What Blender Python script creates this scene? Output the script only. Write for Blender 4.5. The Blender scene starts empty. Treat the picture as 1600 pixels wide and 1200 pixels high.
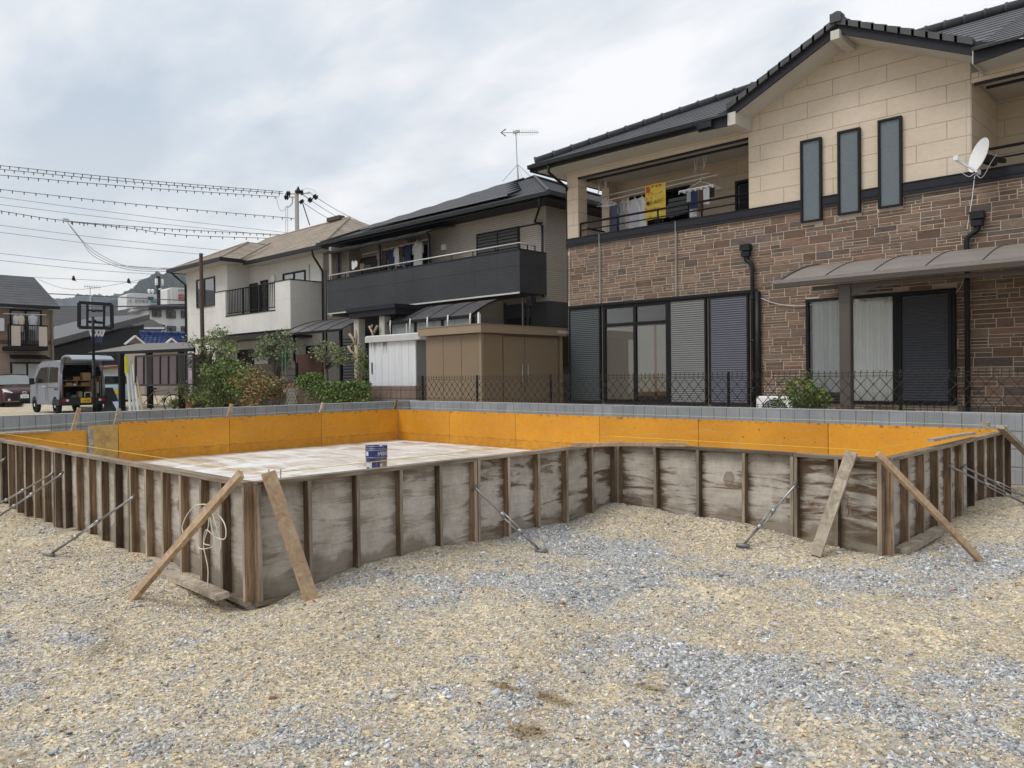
import bpy, math, random
import numpy as np
from mathutils import Vector, Matrix
random.seed(7); RNG = np.random.default_rng(11)
S = bpy.context.scene; COL = S.collection
# ------------------------------------------------------------------ camera, sky, sun, exposure
F_PX = 1234.2; CZ = 1.1
YAW, PITCH, ROLL = (math.radians(a) for a in (43.95, -0.54, -0.626))
_F = np.array([-math.sin(YAW)*math.cos(PITCH), math.cos(YAW)*math.cos(PITCH), math.sin(PITCH)])
_R = np.array([math.cos(YAW), math.sin(YAW), 0.0]); _U = np.cross(_R, _F)
CR = _R*math.cos(ROLL)+_U*math.sin(ROLL); CU = -_R*math.sin(ROLL)+_U*math.cos(ROLL)
CAMP = np.array([0, 0, CZ])
cam = bpy.data.objects.new('camera', bpy.data.cameras.new('camera')); COL.objects.link(cam)
cam.data.sensor_width = 36; cam.data.lens = 36*F_PX/1600; cam.data.clip_start = .05; cam.data.clip_end = 6000
cam.matrix_world = Matrix(((CR[0], CU[0], -_F[0], 0), (CR[1], CU[1], -_F[1], 0), (CR[2], CU[2], -_F[2], CZ), (0, 0, 0, 1)))
S.camera = cam
S.view_settings.view_transform = 'Standard'; S.view_settings.look = 'None'; S.view_settings.gamma = 1
S.view_settings.exposure = 0.30
S.cycles.max_bounces = 6; S.cycles.transparent_max_bounces = 12; S.cycles.use_adaptive_sampling = True

def ray(x, y): return _F+CR*(x-800)/F_PX-CU*(y-600)/F_PX
def onX(x, y, X): d = ray(x, y); return Vector(CAMP+d*(X/d[0]))
def onY(x, y, Y): d = ray(x, y); return Vector(CAMP+d*(Y/d[1]))
def onZ(x, y, Z): d = ray(x, y); return Vector(CAMP+d*((Z-CZ)/d[2]))
def atD(x, y, D): return Vector(CAMP+ray(x, y)*D)

SUN_EL, SUN_AZ = math.radians(52), math.radians(205)     # azimuth clockwise from +Y
w = bpy.data.worlds.new('World'); S.world = w; w.use_nodes = True
nt = w.node_tree; nt.nodes.clear()
def N(nt, t, **k):
    n = nt.nodes.new(t)
    for a, b in k.items():
        if a == 'inp':
            for i, v in b.items(): n.inputs[i].default_value = v
        else: setattr(n, a, b)
    return n
def world():
    L = nt.links.new
    out = N(nt, 'ShaderNodeOutputWorld')
    sky = N(nt, 'ShaderNodeTexSky', sky_type='NISHITA', sun_disc=False, sun_elevation=SUN_EL, sun_rotation=SUN_AZ, air_density=1.0, dust_density=2.0)
    b1 = N(nt, 'ShaderNodeBackground', inp={1: .12}); L(sky.outputs[0], b1.inputs[0])
    tc = N(nt, 'ShaderNodeTexCoord'); sp = N(nt, 'ShaderNodeSeparateXYZ'); L(tc.outputs['Generated'], sp.inputs[0])
    z = N(nt, 'ShaderNodeMath', operation='MAXIMUM', inp={1: 0.0}); L(sp.outputs[2], z.inputs[0])
    za = N(nt, 'ShaderNodeMath', operation='ADD', inp={1: .22}); L(z.outputs[0], za.inputs[0])
    dx = N(nt, 'ShaderNodeMath', operation='DIVIDE'); L(sp.outputs[0], dx.inputs[0]); L(za.outputs[0], dx.inputs[1])
    dy = N(nt, 'ShaderNodeMath', operation='DIVIDE'); L(sp.outputs[1], dy.inputs[0]); L(za.outputs[0], dy.inputs[1])
    cb = N(nt, 'ShaderNodeCombineXYZ', inp={2: 3.7}); L(dx.outputs[0], cb.inputs[0]); L(dy.outputs[0], cb.inputs[1])
    n1 = N(nt, 'ShaderNodeTexNoise', inp={'Scale': .95, 'Detail': 6, 'Roughness': .5, 'Distortion': .25}); L(cb.outputs[0], n1.inputs['Vector'])
    mp = N(nt, 'ShaderNodeMapping', inp={'Location': (3.1, 1.3, 0), 'Rotation': (0, 0, .6), 'Scale': (1, 2.2, 1)}); L(cb.outputs[0], mp.inputs[0])
    n2 = N(nt, 'ShaderNodeTexNoise', inp={'Scale': 2.3, 'Detail': 7, 'Roughness': .55, 'Distortion': .3}); L(mp.outputs[0], n2.inputs['Vector'])
    ad = N(nt, 'ShaderNodeMath', operation='MULTIPLY_ADD', inp={1: .35}); L(n2.outputs[0], ad.inputs[0]); L(n1.outputs[0], ad.inputs[2])
    r = N(nt, 'ShaderNodeValToRGB'); L(ad.outputs[0], r.inputs[0])
    e = r.color_ramp; e.elements[0].position = .56; e.elements[0].color = (.56, .64, .73, 1); e.elements[1].position = .80; e.elements[1].color = (1.0, 1.0, 1.02, 1)
    m = e.elements.new(.655); m.color = (.70, .765, .835, 1); m = e.elements.new(.715); m.color = (.83, .86, .90, 1)
    # thinner, warmer, brighter cloud towards the horizon
    h = N(nt, 'ShaderNodeMapRange', inp={1: 0.0, 2: .30, 3: .7, 4: 0.0}); L(sp.outputs[2], h.inputs[0])
    mx = N(nt, 'ShaderNodeMixRGB', inp={2: (.98, .97, .92, 1)}); L(h.outputs[0], mx.inputs[0]); L(r.outputs[0], mx.inputs[1])
    gz = N(nt, 'ShaderNodeMapRange', inp={1: -.02, 2: 0.0, 3: 1.0, 4: 0.0}); L(sp.outputs[2], gz.inputs[0])
    mg = N(nt, 'ShaderNodeMixRGB', inp={2: (.3, .29, .26, 1)}); L(gz.outputs[0], mg.inputs[0]); L(mx.outputs[0], mg.inputs[1])
    b2 = N(nt, 'ShaderNodeBackground', inp={1: .86}); L(mg.outputs[0], b2.inputs[0])
    ms = N(nt, 'ShaderNodeMixShader', inp={0: .93}); L(b1.outputs[0], ms.inputs[1]); L(b2.outputs[0], ms.inputs[2]); L(ms.outputs[0], out.inputs[0])
world()
sun = bpy.data.objects.new('sun', bpy.data.lights.new('sun', 'SUN')); COL.objects.link(sun)
sun.data.energy = 1.5; sun.data.angle = math.radians(24); sun.data.color = (1, .96, .9)
sd = Vector((math.sin(SUN_AZ)*math.cos(SUN_EL), math.cos(SUN_AZ)*math.cos(SUN_EL), math.sin(SUN_EL)))
sun.rotation_euler = sd.to_track_quat('Z', 'Y').to_euler(); sun.location = (0, -5, 30)

# ------------------------------------------------------------------ mesh helpers
class MB:
    def __init__(s): s.v = []; s.f = []; s.m = []; s.mi = 0
    def add(s, vs, fs):
        b = len(s.v); s.v += [tuple(q) for q in vs]
        for f in fs: s.f.append(tuple(b+i for i in f)); s.m.append(s.mi)
        return s
    def box(s, x0, x1, y0, y1, z0, z1):
        if x0 > x1: x0, x1 = x1, x0
        if y0 > y1: y0, y1 = y1, y0
        if z0 > z1: z0, z1 = z1, z0
        return s.add([(x0,y0,z0),(x1,y0,z0),(x1,y1,z0),(x0,y1,z0),(x0,y0,z1),(x1,y0,z1),(x1,y1,z1),(x0,y1,z1)],
                     [(0,3,2,1),(4,5,6,7),(0,1,5,4),(1,2,6,5),(2,3,7,6),(3,0,4,7)])
    def cbox(s, x0, x1, y0, y1, z0, z1, c=.01):
        # box with chamfered vertical and top edges
        P = []
        for z, k in ((z0, 0), (z1-c, 0), (z1, c)):
            for (x, y, sx, sy) in ((x0,y0,1,1),(x1,y0,-1,1),(x1,y1,-1,-1),(x0,y1,1,-1)):
                a = (x+sx*(c+k), y+sy*k, z); b = (x+sx*k, y+sy*(c+k), z)
                P += [b, a] if (sx*sy) > 0 else [a, b]
        F = [tuple(reversed(range(8))), tuple(range(16, 24))]
        for l in (0, 8):
            for i in range(8): F.append((l+i, l+(i+1) % 8, l+8+(i+1) % 8, l+8+i))
        return s.add(P, F)
    def beam(s, a, b, w, h, up=(0, 0, 1)):
        a, b = Vector(a), Vector(b); d = (b-a).normalized(); u = Vector(up)
        if abs(d.dot(u)) > .98: u = Vector((0, 1, 0))
        r = d.cross(u).normalized(); u = r.cross(d).normalized()
        P = []
        for c in (a, b):
            for i, j in ((-1,-1),(1,-1),(1,1),(-1,1)): P.append(c+r*(i*w/2)+u*(j*h/2))
        return s.add(P, [(0,3,2,1) if 0 else (3,2,1,0),(4,5,6,7),(0,1,5,4),(1,2,6,5),(2,3,7,6),(3,0,4,7)])
    def tube(s, pts, r, n=8, caps=True):
        pts = [Vector(p) for p in pts]; rs = r if isinstance(r, (list, tuple)) else [r]*len(pts)
        b = len(s.v); up = Vector((0, 0, 1)); pr = None
        for i, p in enumerate(pts):
            d = (pts[min(i+1, len(pts)-1)]-pts[max(i-1, 0)])
            d = d.normalized() if d.length > 1e-9 else up
            if pr is None: pr = d.orthogonal().normalized()
            pr = (pr-d*pr.dot(d)); pr = pr.normalized() if pr.length > 1e-6 else d.orthogonal().normalized()
            q = d.cross(pr)
            for k in range(n):
                a = 2*math.pi*k/n; s.v.append(tuple(p+(pr*math.cos(a)+q*math.sin(a))*rs[i]))
        for i in range(len(pts)-1):
            for k in range(n):
                s.f.append((b+i*n+k, b+i*n+(k+1) % n, b+(i+1)*n+(k+1) % n, b+(i+1)*n+k)); s.m.append(s.mi)
        if caps:
            s.f.append(tuple(b+k for k in reversed(range(n)))); s.m.append(s.mi)
            e = b+(len(pts)-1)*n; s.f.append(tuple(e+k for k in range(n))); s.m.append(s.mi)
        return s
    def lathe(s, c, prof, n=24, ax='Z', cap=True):
        b = len(s.v); c = Vector(c)
        for r, z in prof:
            for k in range(n):
                a = 2*math.pi*k/n; p = (r*math.cos(a), r*math.sin(a), z)
                if ax == 'X': p = (p[2], p[0], p[1])
                if ax == 'Y': p = (p[0], p[2], p[1])
                s.v.append(tuple(c+Vector(p)))
        for i in range(len(prof)-1):
            for k in range(n):
                s.f.append((b+i*n+k, b+i*n+(k+1) % n, b+(i+1)*n+(k+1) % n, b+(i+1)*n+k)); s.m.append(s.mi)
        if cap:
            s.f.append(tuple(b+k for k in reversed(range(n)))); s.m.append(s.mi)
            e = b+(len(prof)-1)*n; s.f.append(tuple(e+k for k in range(n))); s.m.append(s.mi)
        return s
    def prism(s, poly, d):
        # poly: list of 3-D points (planar), extruded by vector d
        n = len(poly); d = Vector(d); P = [Vector(p) for p in poly]; P += [p+d for p in P]
        return s.add(P, [tuple(range(n))[::-1], tuple(range(n, 2*n))]+[(i, (i+1) % n, n+(i+1) % n, n+i) for i in range(n)])
    def quad(s, a, b, c, d): return s.add([a, b, c, d], [(0, 1, 2, 3)])
    def build(s, name, mat, parent=None, smooth=False, local=False, fix=True):
        me = bpy.data.meshes.new(name)
        v = np.array(s.v, dtype=float)
        if parent is not None and not local: v = v-np.array(wloc(parent))
        o = bpy.data.objects.new(name, me)
        if parent is None and not local and len(v):
            base = np.array([(v[:, 0].min()+v[:, 0].max())/2, (v[:, 1].min()+v[:, 1].max())/2, v[:, 2].min()])
            v = v-base; o.location = base; o['_w'] = list(base)
        me.from_pydata(v.tolist(), [], s.f)
        for mm in (mat if isinstance(mat, (list, tuple)) else [mat]): me.materials.append(mm)
        if isinstance(mat, (list, tuple)): me.polygons.foreach_set('material_index', s.m)
        if smooth: me.polygons.foreach_set('use_smooth', [True]*len(me.polygons))
        if fix:
            import bmesh
            bm = bmesh.new(); bm.from_mesh(me); bmesh.ops.recalc_face_normals(bm, faces=bm.faces); bm.to_mesh(me); bm.free()
        COL.objects.link(o)
        if parent is not None: o.parent = parent
        return o
def wloc(o):
    p = Vector((0, 0, 0))
    while o is not None:
        p += Vector(o.location); o = o.parent
    return p
def thing(name, label, cat, loc, rz=0, group=None):
    o = bpy.data.objects.new(name, None); COL.objects.link(o); o.location = loc; o.rotation_euler = (0, 0, rz); o.empty_display_size = .2
    return tag(o, label, cat, group)
def tag(o, label=None, cat=None, group=None, kind=None):
    if label: o['label'] = label
    if cat: o['category'] = cat
    if group: o['group'] = group
    if kind: o['kind'] = kind
    return o
def text(body, size, mat, parent, M, name='lettering', ext=.002, align='CENTER', sx=1):
    c = bpy.data.curves.new(name, 'FONT'); c.body = body; c.size = size; c.align_x = align; c.align_y = 'CENTER'; c.extrude = ext
    o = bpy.data.objects.new(name, c); COL.objects.link(o); bpy.context.view_layer.update()
    me = bpy.data.meshes.new_from_object(o.evaluated_get(bpy.context.evaluated_depsgraph_get()))
    bpy.data.objects.remove(o); me.materials.clear(); me.materials.append(mat)
    me.transform(Matrix(M) @ Matrix.Scale(sx, 4, (1, 0, 0)))
    o = bpy.data.objects.new(name, me); COL.objects.link(o); o.parent = parent
    return o
def frame(org, xd, yd):
    x = Vector(xd).normalized(); y = Vector(yd).normalized(); z = x.cross(y)
    return Matrix(((x[0], y[0], z[0], org[0]), (x[1], y[1], z[1], org[1]), (x[2], y[2], z[2], org[2]), (0, 0, 0, 1)))

# ------------------------------------------------------------------ materials
def newmat(name):
    m = bpy.data.materials.new(name); m.use_nodes = True; t = m.node_tree; return m, t, t.nodes['Principled BSDF']
def pos(t): return N(t, 'ShaderNodeNewGeometry').outputs['Position']
def mapd(t, src, scale=(1,1,1), loc=(0,0,0), rot=(0,0,0)):
    n = N(t, 'ShaderNodeMapping', inp={'Scale': scale, 'Location': loc, 'Rotation': rot}); t.links.new(src, n.inputs[0]); return n.outputs[0]
def noise(t, src, scale, detail=4, rough=.55, dist=0):
    n = N(t, 'ShaderNodeTexNoise', inp={'Scale': scale, 'Detail': detail, 'Roughness': rough, 'Distortion': dist}); t.links.new(src, n.inputs['Vector']); return n.outputs[0]
def ramp(t, src, stops):
    n = N(t, 'ShaderNodeValToRGB'); t.links.new(src, n.inputs[0]); e = n.color_ramp
    e.elements[0].position = stops[0][0]; e.elements[1].position = stops[-1][0]
    def c4(c): return (c, c, c, 1) if not isinstance(c, tuple) else (*c, 1)[:4]
    e.elements[0].color = c4(stops[0][1]); e.elements[1].color = c4(stops[-1][1])
    for p, c in stops[1:-1]: q = e.elements.new(p); q.color = c4(c)
    return n.outputs[0]
def mix(t, fac, a, b, mode='MIX'):
    n = N(t, 'ShaderNodeMixRGB', blend_type=mode)
    for i, v in enumerate((fac, a, b)):
        if hasattr(v, 'links'): t.links.new(v, n.inputs[i])
        elif i == 0: n.inputs[0].default_value = v
        else: n.inputs[i].default_value = (*v, 1)[:4] if isinstance(v, tuple) else (v, v, v, 1)
    return n.outputs[0]
def math_(t, op, a, b=None, c=None):
    n = N(t, 'ShaderNodeMath', operation=op)
    for i, v in enumerate((a, b, c)):
        if v is None: continue
        if hasattr(v, 'links'): t.links.new(v, n.inputs[i])
        else: n.inputs[i].default_value = v
    return n.outputs[0]
def bump(t, bs, h, strength=.5, dist=.01):
    n = N(t, 'ShaderNodeBump', inp={'Strength': strength, 'Distance': dist}); t.links.new(h, n.inputs['Height'])
    l = bs.inputs['Normal'].links
    if l: t.links.new(l[0].from_socket, n.inputs['Normal'])
    t.links.new(n.outputs[0], bs.inputs['Normal'])
def sep(t, src):
    n = N(t, 'ShaderNodeSeparateXYZ'); t.links.new(src, n.inputs[0]); return n.outputs
def mat(name, col, rough=.7, var=.12, vs=2.5, bmp=0, bs_=60, bd=.003, metal=0, spec=.4, dirt=0, grime=(.12, .10, .08), sc=(1,1,1), rnd=0):
    m, t, b = newmat(name); p = mapd(t, pos(t), sc); L = t.links.new
    a = noise(t, p, vs, 5); a2 = noise(t, p, vs*9, 4)
    f = math_(t, 'ADD', math_(t, 'MULTIPLY', a, .65), math_(t, 'MULTIPLY', a2, .35))
    c = ramp(t, f, [(.3, tuple(x*(1-var) for x in col)), (.7, tuple(min(1, x*(1+var)) for x in col))])
    if rnd:
        oi = N(t, 'ShaderNodeObjectInfo').outputs['Random']
        c = mix(t, 1, c, ramp(t, oi, [(0, 1-rnd), (1, 1+rnd*.6)]), 'MULTIPLY')
    if dirt:
        q = mapd(t, pos(t), (3, 3, .35)); d = ramp(t, noise(t, q, 2.2, 6, .65), [(.52, 0.0), (.75, dirt)])
        c = mix(t, d, c, grime)
    L(c, b.inputs['Base Color']); b.inputs['Roughness'].default_value = rough; b.inputs['Metallic'].default_value = metal
    b.inputs['Specular IOR Level'].default_value = spec
    if rough > .15:
        L(math_(t, 'ADD', math_(t, 'MULTIPLY', a2, .25), rough-.12), b.inputs['Roughness'])
    if bmp: bump(t, b, noise(t, p, bs_, 4), bmp, bd)
    return m
def wood(name, c0, c1, axis='Z', rough=.8, grain=1.0, rnd=.3, stain=0, scol=(.05, .03, .018)):
    m, t, b = newmat(name); L = t.links.new
    sc = {'Z': (60, 60, 3), 'X': (3, 60, 60), 'Y': (60, 3, 60)}[axis] if axis in 'XYZ' else (25, 25, 25)
    oi = N(t, 'ShaderNodeObjectInfo'); off = N(t, 'ShaderNodeVectorMath', operation='ADD'); L(pos(t), off.inputs[0]); L(oi.outputs['Location'], off.inputs[1])
    p = mapd(t, off.outputs[0], sc)
    g = noise(t, p, .5, 6, .62, 1.6)
    g2 = noise(t, mapd(t, off.outputs[0], tuple(x*.12 for x in sc)), 1.2, 4)
    c = ramp(t, g, [(.32, c0), (.66, c1)])
    c = mix(t, .6, c, ramp(t, g2, [(.3, .62), (.7, 1.2)]), 'MULTIPLY')
    if stain:
        s = ramp(t, noise(t, off.outputs[0], 2.8, 5, .6, .4), [(.45, 0.0), (.62, stain)]); c = mix(t, s, c, scol)
    c = mix(t, 1, c, ramp(t, oi.outputs['Random'], [(0, 1-rnd), (1, 1+rnd)]), 'MULTIPLY')
    L(c, b.inputs['Base Color']); b.inputs['Roughness'].default_value = rough; b.inputs['Specular IOR Level'].default_value = .25
    bump(t, b, g, .35*grain, .003)
    return m
MT = {}
def c255(r, g, b, k=1.0):
    f = lambda u: ((u/255+.055)/1.055)**2.4 if u > 10 else u/255/12.92
    return (f(r)*k, f(g)*k, f(b)*k)
MT['stud'] = wood('weathered brown timber', (.085, .05, .028), (.31, .215, .135), 'Z', stain=.5, rnd=.6)
MT['studface'] = wood('paler stud face', (.19, .145, .10), (.42, .36, .29), 'Z', stain=.35, rnd=.35)  # paler timber colour for the outward narrow face of every stud
MT['studdark'] = wood('dark joint timber', (.04, .028, .018), (.09, .06, .04), 'Z')
MT['rail'] = wood('grey brown batten', (.13, .10, .07), (.34, .28, .21), 'X', stain=.3)
MT['railY'] = wood('grey brown batten along', (.13, .10, .07), (.34, .28, .21), 'Y', stain=.3)
MT['fresh'] = wood('fresh sawn timber', (.32, .21, .125), (.52, .38, .25), 'N', rnd=.12)
MT['oldtop'] = wood('bleached timber', (.26, .21, .16), (.50, .43, .34), 'N', rnd=.15)
def ply(S0=.25, S1=.8, TH=0.0, nm='cement stained plywood'):
    m, t, b = newmat(nm); L = t.links.new
    P = pos(t); s = sep(t, P); oi = N(t, 'ShaderNodeObjectInfo')
    off = N(t, 'ShaderNodeVectorMath', operation='ADD'); L(P, off.inputs[0])
    rr = N(t, 'ShaderNodeVectorMath', operation='SCALE', inp={'Scale': 3.0}); L(oi.outputs['Location'], rr.inputs[0]); L(rr.outputs[0], off.inputs[1])
    Q = off.outputs[0]
    grain = noise(t, mapd(t, Q, (2.5, 2.5, 26)), 1.0, 6, .6, 2.2)
    blot = noise(t, Q, 3.0, 6, .6, .6); fine = noise(t, Q, 40, 4)
    c = ramp(t, blot, [(.28, (.33, .285, .235)), (.5, (.46, .415, .36)), (.72, (.58, .535, .475))])
    c = mix(t, .55, c, ramp(t, grain, [(.3, .72), (.65, 1.12)]), 'MULTIPLY')
    c = mix(t, .4, c, ramp(t, fine, [(.3, .8), (.7, 1.15)]), 'MULTIPLY')
    # brown knots and weather streaks along the grain
    eg = N(t, 'ShaderNodeAttribute', attribute_name='edge').outputs['Fac']
    st = ramp(t, math_(t, 'ADD', noise(t, mapd(t, Q, (1.5, 1.5, 9), (3, 1, 7)), 1.3, 9, .68, .8), math_(t, 'MULTIPLY_ADD', eg, .13, -.03)), [(.53-TH, 0.0), (.575-TH, .6), (.63-TH, 1.0)])
    st2 = ramp(t, oi.outputs['Random'], [(0, S0), (1, S1)])
    c = mix(t, mix(t, 1, st, st2, 'MULTIPLY'), c, (.125, .080, .050))
    vsp = N(t, 'ShaderNodeTexVoronoi', inp={'Scale': 2.3}); L(mapd(t, Q, (1, 1, .8)), vsp.inputs['Vector'])
    vd = math_(t, 'ADD', vsp.outputs['Distance'], math_(t, 'MULTIPLY', noise(t, Q, 9, 5), .22))
    vm = ramp(t, vd, [(.20, .75), (.235, .95), (.25, 0.0)]); vm = mix(t, 1, vm, ramp(t, sep(t, vsp.outputs['Color'])[0], [(.60, 0.0), (.64, .8)]), 'MULTIPLY'); c = mix(t, vm, c, (.17, .125, .085))
    sp2 = ramp(t, noise(t, mapd(t, Q, (1, 1, .35)), 7, 6, .7), [(.60, 0.0), (.68, .6)]); c = mix(t, sp2, c, (.52, .49, .44))
    # dark damp line that wanders near the ground
    zl = math_(t, 'ADD', s[2], math_(t, 'MULTIPLY', noise(t, mapd(t, Q, (2.2, 2.2, .6)), 1.4, 4), -.55))
    d = ramp(t, zl, [(-.36, .72), (-.31, .55), (-.295, 0.0)]) if 0 else N(t, 'ShaderNodeMapRange', inp={1: -.30, 2: -.34, 3: 0.0, 4: .62}).outputs[0]
    t.links.new(zl, d.node.inputs[0])
    c = mix(t, d, c, (.17, .135, .095))
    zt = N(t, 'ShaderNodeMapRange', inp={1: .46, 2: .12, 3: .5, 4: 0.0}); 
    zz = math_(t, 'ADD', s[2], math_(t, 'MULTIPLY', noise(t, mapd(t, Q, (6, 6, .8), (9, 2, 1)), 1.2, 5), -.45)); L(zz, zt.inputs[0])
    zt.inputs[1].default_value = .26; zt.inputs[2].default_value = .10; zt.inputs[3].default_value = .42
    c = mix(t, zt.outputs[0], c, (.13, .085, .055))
    L(c, b.inputs['Base Color']); b.inputs['Roughness'].default_value = .85; b.inputs['Specular IOR Level'].default_value = .25
    bump(t, b, grain, .25, .003); bump(t, b, fine, .2, .002)
    return m
MT['ply'] = ply(.2, .85, .002); MT['plyS'] = ply(.85, 1.0, .02, 'rust streaked plywood'); MT['plyD'] = ply(1, 1, .075, 'dark streaked plywood')
def orange():
    m, t, b = newmat('orange coated form board'); L = t.links.new
    P = pos(t); s = sep(t, P)
    big = noise(t, P, 1.1, 5, .6); fine = noise(t, P, 22, 5, .6)
    c = ramp(t, big, [(.3, (.54, .225, .012)), (.7, (.70, .315, .022))])
    c = mix(t, 1, c, ramp(t, N(t, 'ShaderNodeObjectInfo').outputs['Random'], [(0, .86), (1, 1.08)]), 'MULTIPLY')
    scf = ramp(t, noise(t, mapd(t, P, (.8, .8, 4), (5, 2, 1)), 3.5, 8, .75, .6), [(.54, 0.0), (.63, .5)]); c = mix(t, scf, c, (.48, .30, .12))
    c = mix(t, .3, c, ramp(t, fine, [(.3, .8), (.7, 1.1)]), 'MULTIPLY')
    # scuffed dirty specks
    v = noise(t, mapd(t, P, (3, 3, 9)), 6, 6, .7); sp = ramp(t, v, [(.615, 0.0), (.66, .8)]); c = mix(t, sp, c, (.13, .07, .03))
    vo = N(t, 'ShaderNodeTexVoronoi', inp={'Scale': 5.5}); L(P, vo.inputs['Vector']); ho = ramp(t, vo.outputs['Distance'], [(.045, .85), (.07, 0.0)]); c = mix(t, ho, c, (.06, .035, .02))
    ln = math_(t, 'ADD', s[2], math_(t, 'MULTIPLY', noise(t, P, 7, 5), .06))
    band = ramp(t, math_(t, 'ADD', ln, .5), [(.50, .30), (.582, .28), (.592, .85), (.606, 0.0)])
    band = mix(t, 1, band, ramp(t, noise(t, P, 9, 4), [(.42, .25), (.6, 1.0)]), 'MULTIPLY')
    c = mix(t, band, c, (.26, .12, .02))
    top = ramp(t, math_(t, 'ADD', s[2], math_(t, 'MULTIPLY', noise(t, P, 14, 5), -.16)), [(.385, 0.0), (.42, .75)]) if 1 else None
    top = mix(t, 1, top, ramp(t, noise(t, P, 18, 3), [(.5, 0.0), (.62, 1.0)]), 'MULTIPLY'); c = mix(t, top, c, (.10, .06, .03))
    L(c, b.inputs['Base Color']); b.inputs['Roughness'].default_value = .5; b.inputs['Specular IOR Level'].default_value = .35
    bump(t, b, fine, .1, .002); return m
MT['orange'] = orange()
# ------------------------------------------------------------------ site ground and gravel
def vnoise(x, y, seed=0):
    xi = np.floor(x).astype(int); yi = np.floor(y).astype(int); xf = x-xi; yf = y-yi
    u = xf*xf*(3-2*xf); v = yf*yf*(3-2*yf)
    def h(a, b):
        n = (a*374761393+b*668265263+seed*974634777) & 0x7fffffff
        n = ((n ^ (n >> 13))*1274126177) & 0x7fffffff
        return ((n ^ (n >> 16)) & 0xffff)/65535.0
    return (h(xi, yi)*(1-u)+h(xi+1, yi)*u)*(1-v)+(h(xi, yi+1)*(1-u)+h(xi+1, yi+1)*u)*v
def fbm(x, y, sc, oc=4, seed=0):
    s = 0; a = 1; tt = 0
    for i in range(oc): s = s+a*vnoise(x*sc*2**i, y*sc*2**i, seed+i*7); tt += a; a *= .55
    return s/tt
def smooth(a, b, x): t = np.clip((x-a)/(b-a), 0, 1); return t*t*(3-2*t)
MOUNDS = []   # (x, y, rx, ry, h)
for px, py, rx, ry, h in ((965, 815, .55, .5, .12), (1080, 832, .6, .3, .08), (835, 838, .3, .35, .05), (700, 875, .45, .6, .06), (590, 890, .3, .5, .05), (1200, 850, .5, .3, .07),
                          (1230, 1075, .28, .2, .05), (860, 1000, .4, .3, .04), (1150, 925, .9, .12, .05), (1300, 1130, .5, .2, .05), (240, 872, .6, .3, .05), (120, 835, .7, .3, .04), (500, 960, .5, .3, .03), (1500, 800, .6, .8, .06)):
    p = onZ(px, py, -.2); MOUNDS.append((p[0], p[1], rx, ry, h))
DIPS = [(onZ(*q, -.22), r, h) for q, r, h in (((350, 935), .4, -.05), ((395, 950), .3, -.03), ((1440, 850), .4, -.03), ((640, 1100), .8, -.03))]
def gz(x, y):
    z = -.195+.05*(fbm(x, y, .45, 3, 3)-.5)*2+.042*(fbm(x, y, 2.2, 4, 9)-.5)*2
    z = z+.06*smooth(3, 9, y)*smooth(-6, -1, x)
    for a, b, rx, ry, h in MOUNDS: z = z+h*np.exp(-((x-a)/rx)**2-((y-b)/ry)**2)
    for p, r, h in DIPS: z = z+h*np.exp(-((x-p[0])**2+(y-p[1])**2)/r/r)
    # neighbouring lots behind the block walls
    out = np.maximum(smooth(-12.80, -12.86, x), smooth(10.24, 10.30, y))
    lot = np.where(y > 10.26, .12+0*x, -.02+0*x)
    z = z*(1-out)+lot*out
    sl = smooth(-12.5, -12.0, x)*smooth(9.7, 9.3, y)*smooth(2.2, 2.6, y)*np.where(x < -4.33, 1, smooth(5.7, 6.1, y)*smooth(-1.9, -2.2, x))
    return z-.12*sl*(1-out)
PATCH = []
for px, py, rx, ry, k in ((1000, 880, .9, .45, 1.0), (880, 860, .5, .3, .7), (1160, 915, .9, .22, .8), (1060, 1020, .55, .3, 1.1), (930, 1035, .4, .2, .9), (1150, 1060, .5, .35, 1.0), (1560, 885, .6, .4, .9), (1330, 1120, .6, .12, .8),
                          (1280, 900, .8, .3, .9), (1500, 1150, .35, .25, 1.0), (1060, 985, .4, .2, .7), (720, 925, .4, .2, .5), (130, 1010, 1.0, .6, .32), (60, 1120, .6, .5, .4), (780, 1090, .5, .4, .4), (380, 1020, .8, .5, .25), (1230, 1040, .5, .3, .6), (1450, 980, .8, .4, .5),
                          (1000, 965, 1.9, .8, .60), (700, 1060, 1.3, .6, .36), (250, 1060, 1.6, .7, .36), (1400, 1010, 1.2, .7, .42), (1100, 1140, .9, .4, .42),
                          (300, 1180, .5, .3, .5), (930, 1140, .5, .3, .4), (560, 1160, .5, .3, .3)):
    p = onZ(px, py, -.2); PATCH.append((p[0], p[1], rx, ry, k))
def patch(x, y):
    s = np.zeros_like(x)
    for a, b, rx, ry, k in PATCH: s = np.maximum(s, k*np.exp(-((x-a)/rx)**2-((y-b)/ry)**2))
    n = fbm(x, y, 1.3, 4, 21); n2 = fbm(x, y, 6, 3, 33)
    return np.clip(smooth(.15, 1.0, s*1.05+(n-.5)*1.6+(n2-.5)*1.5)+smooth(.42, .66, n)*.30, 0, 1)
WET = [(onZ(*q, -.2), rx, ry) for q, rx, ry in (((825, 1142), .10, .07), ((1010, 1075), .12, .03), ((790, 1075), .10, .04), ((860, 1090), .12, .05))]
def wetf(x, y):
    s = np.zeros_like(x)
    for p, rx, ry in WET: s = np.maximum(s, np.exp(-((x-p[0])/rx)**2-((y-p[1])/ry)**2))
    return np.clip(smooth(.35, .8, s+(fbm(x, y, 9, 3, 5)-.5)*.6)*smooth(.05, .3, s), 0, 1)
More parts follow.
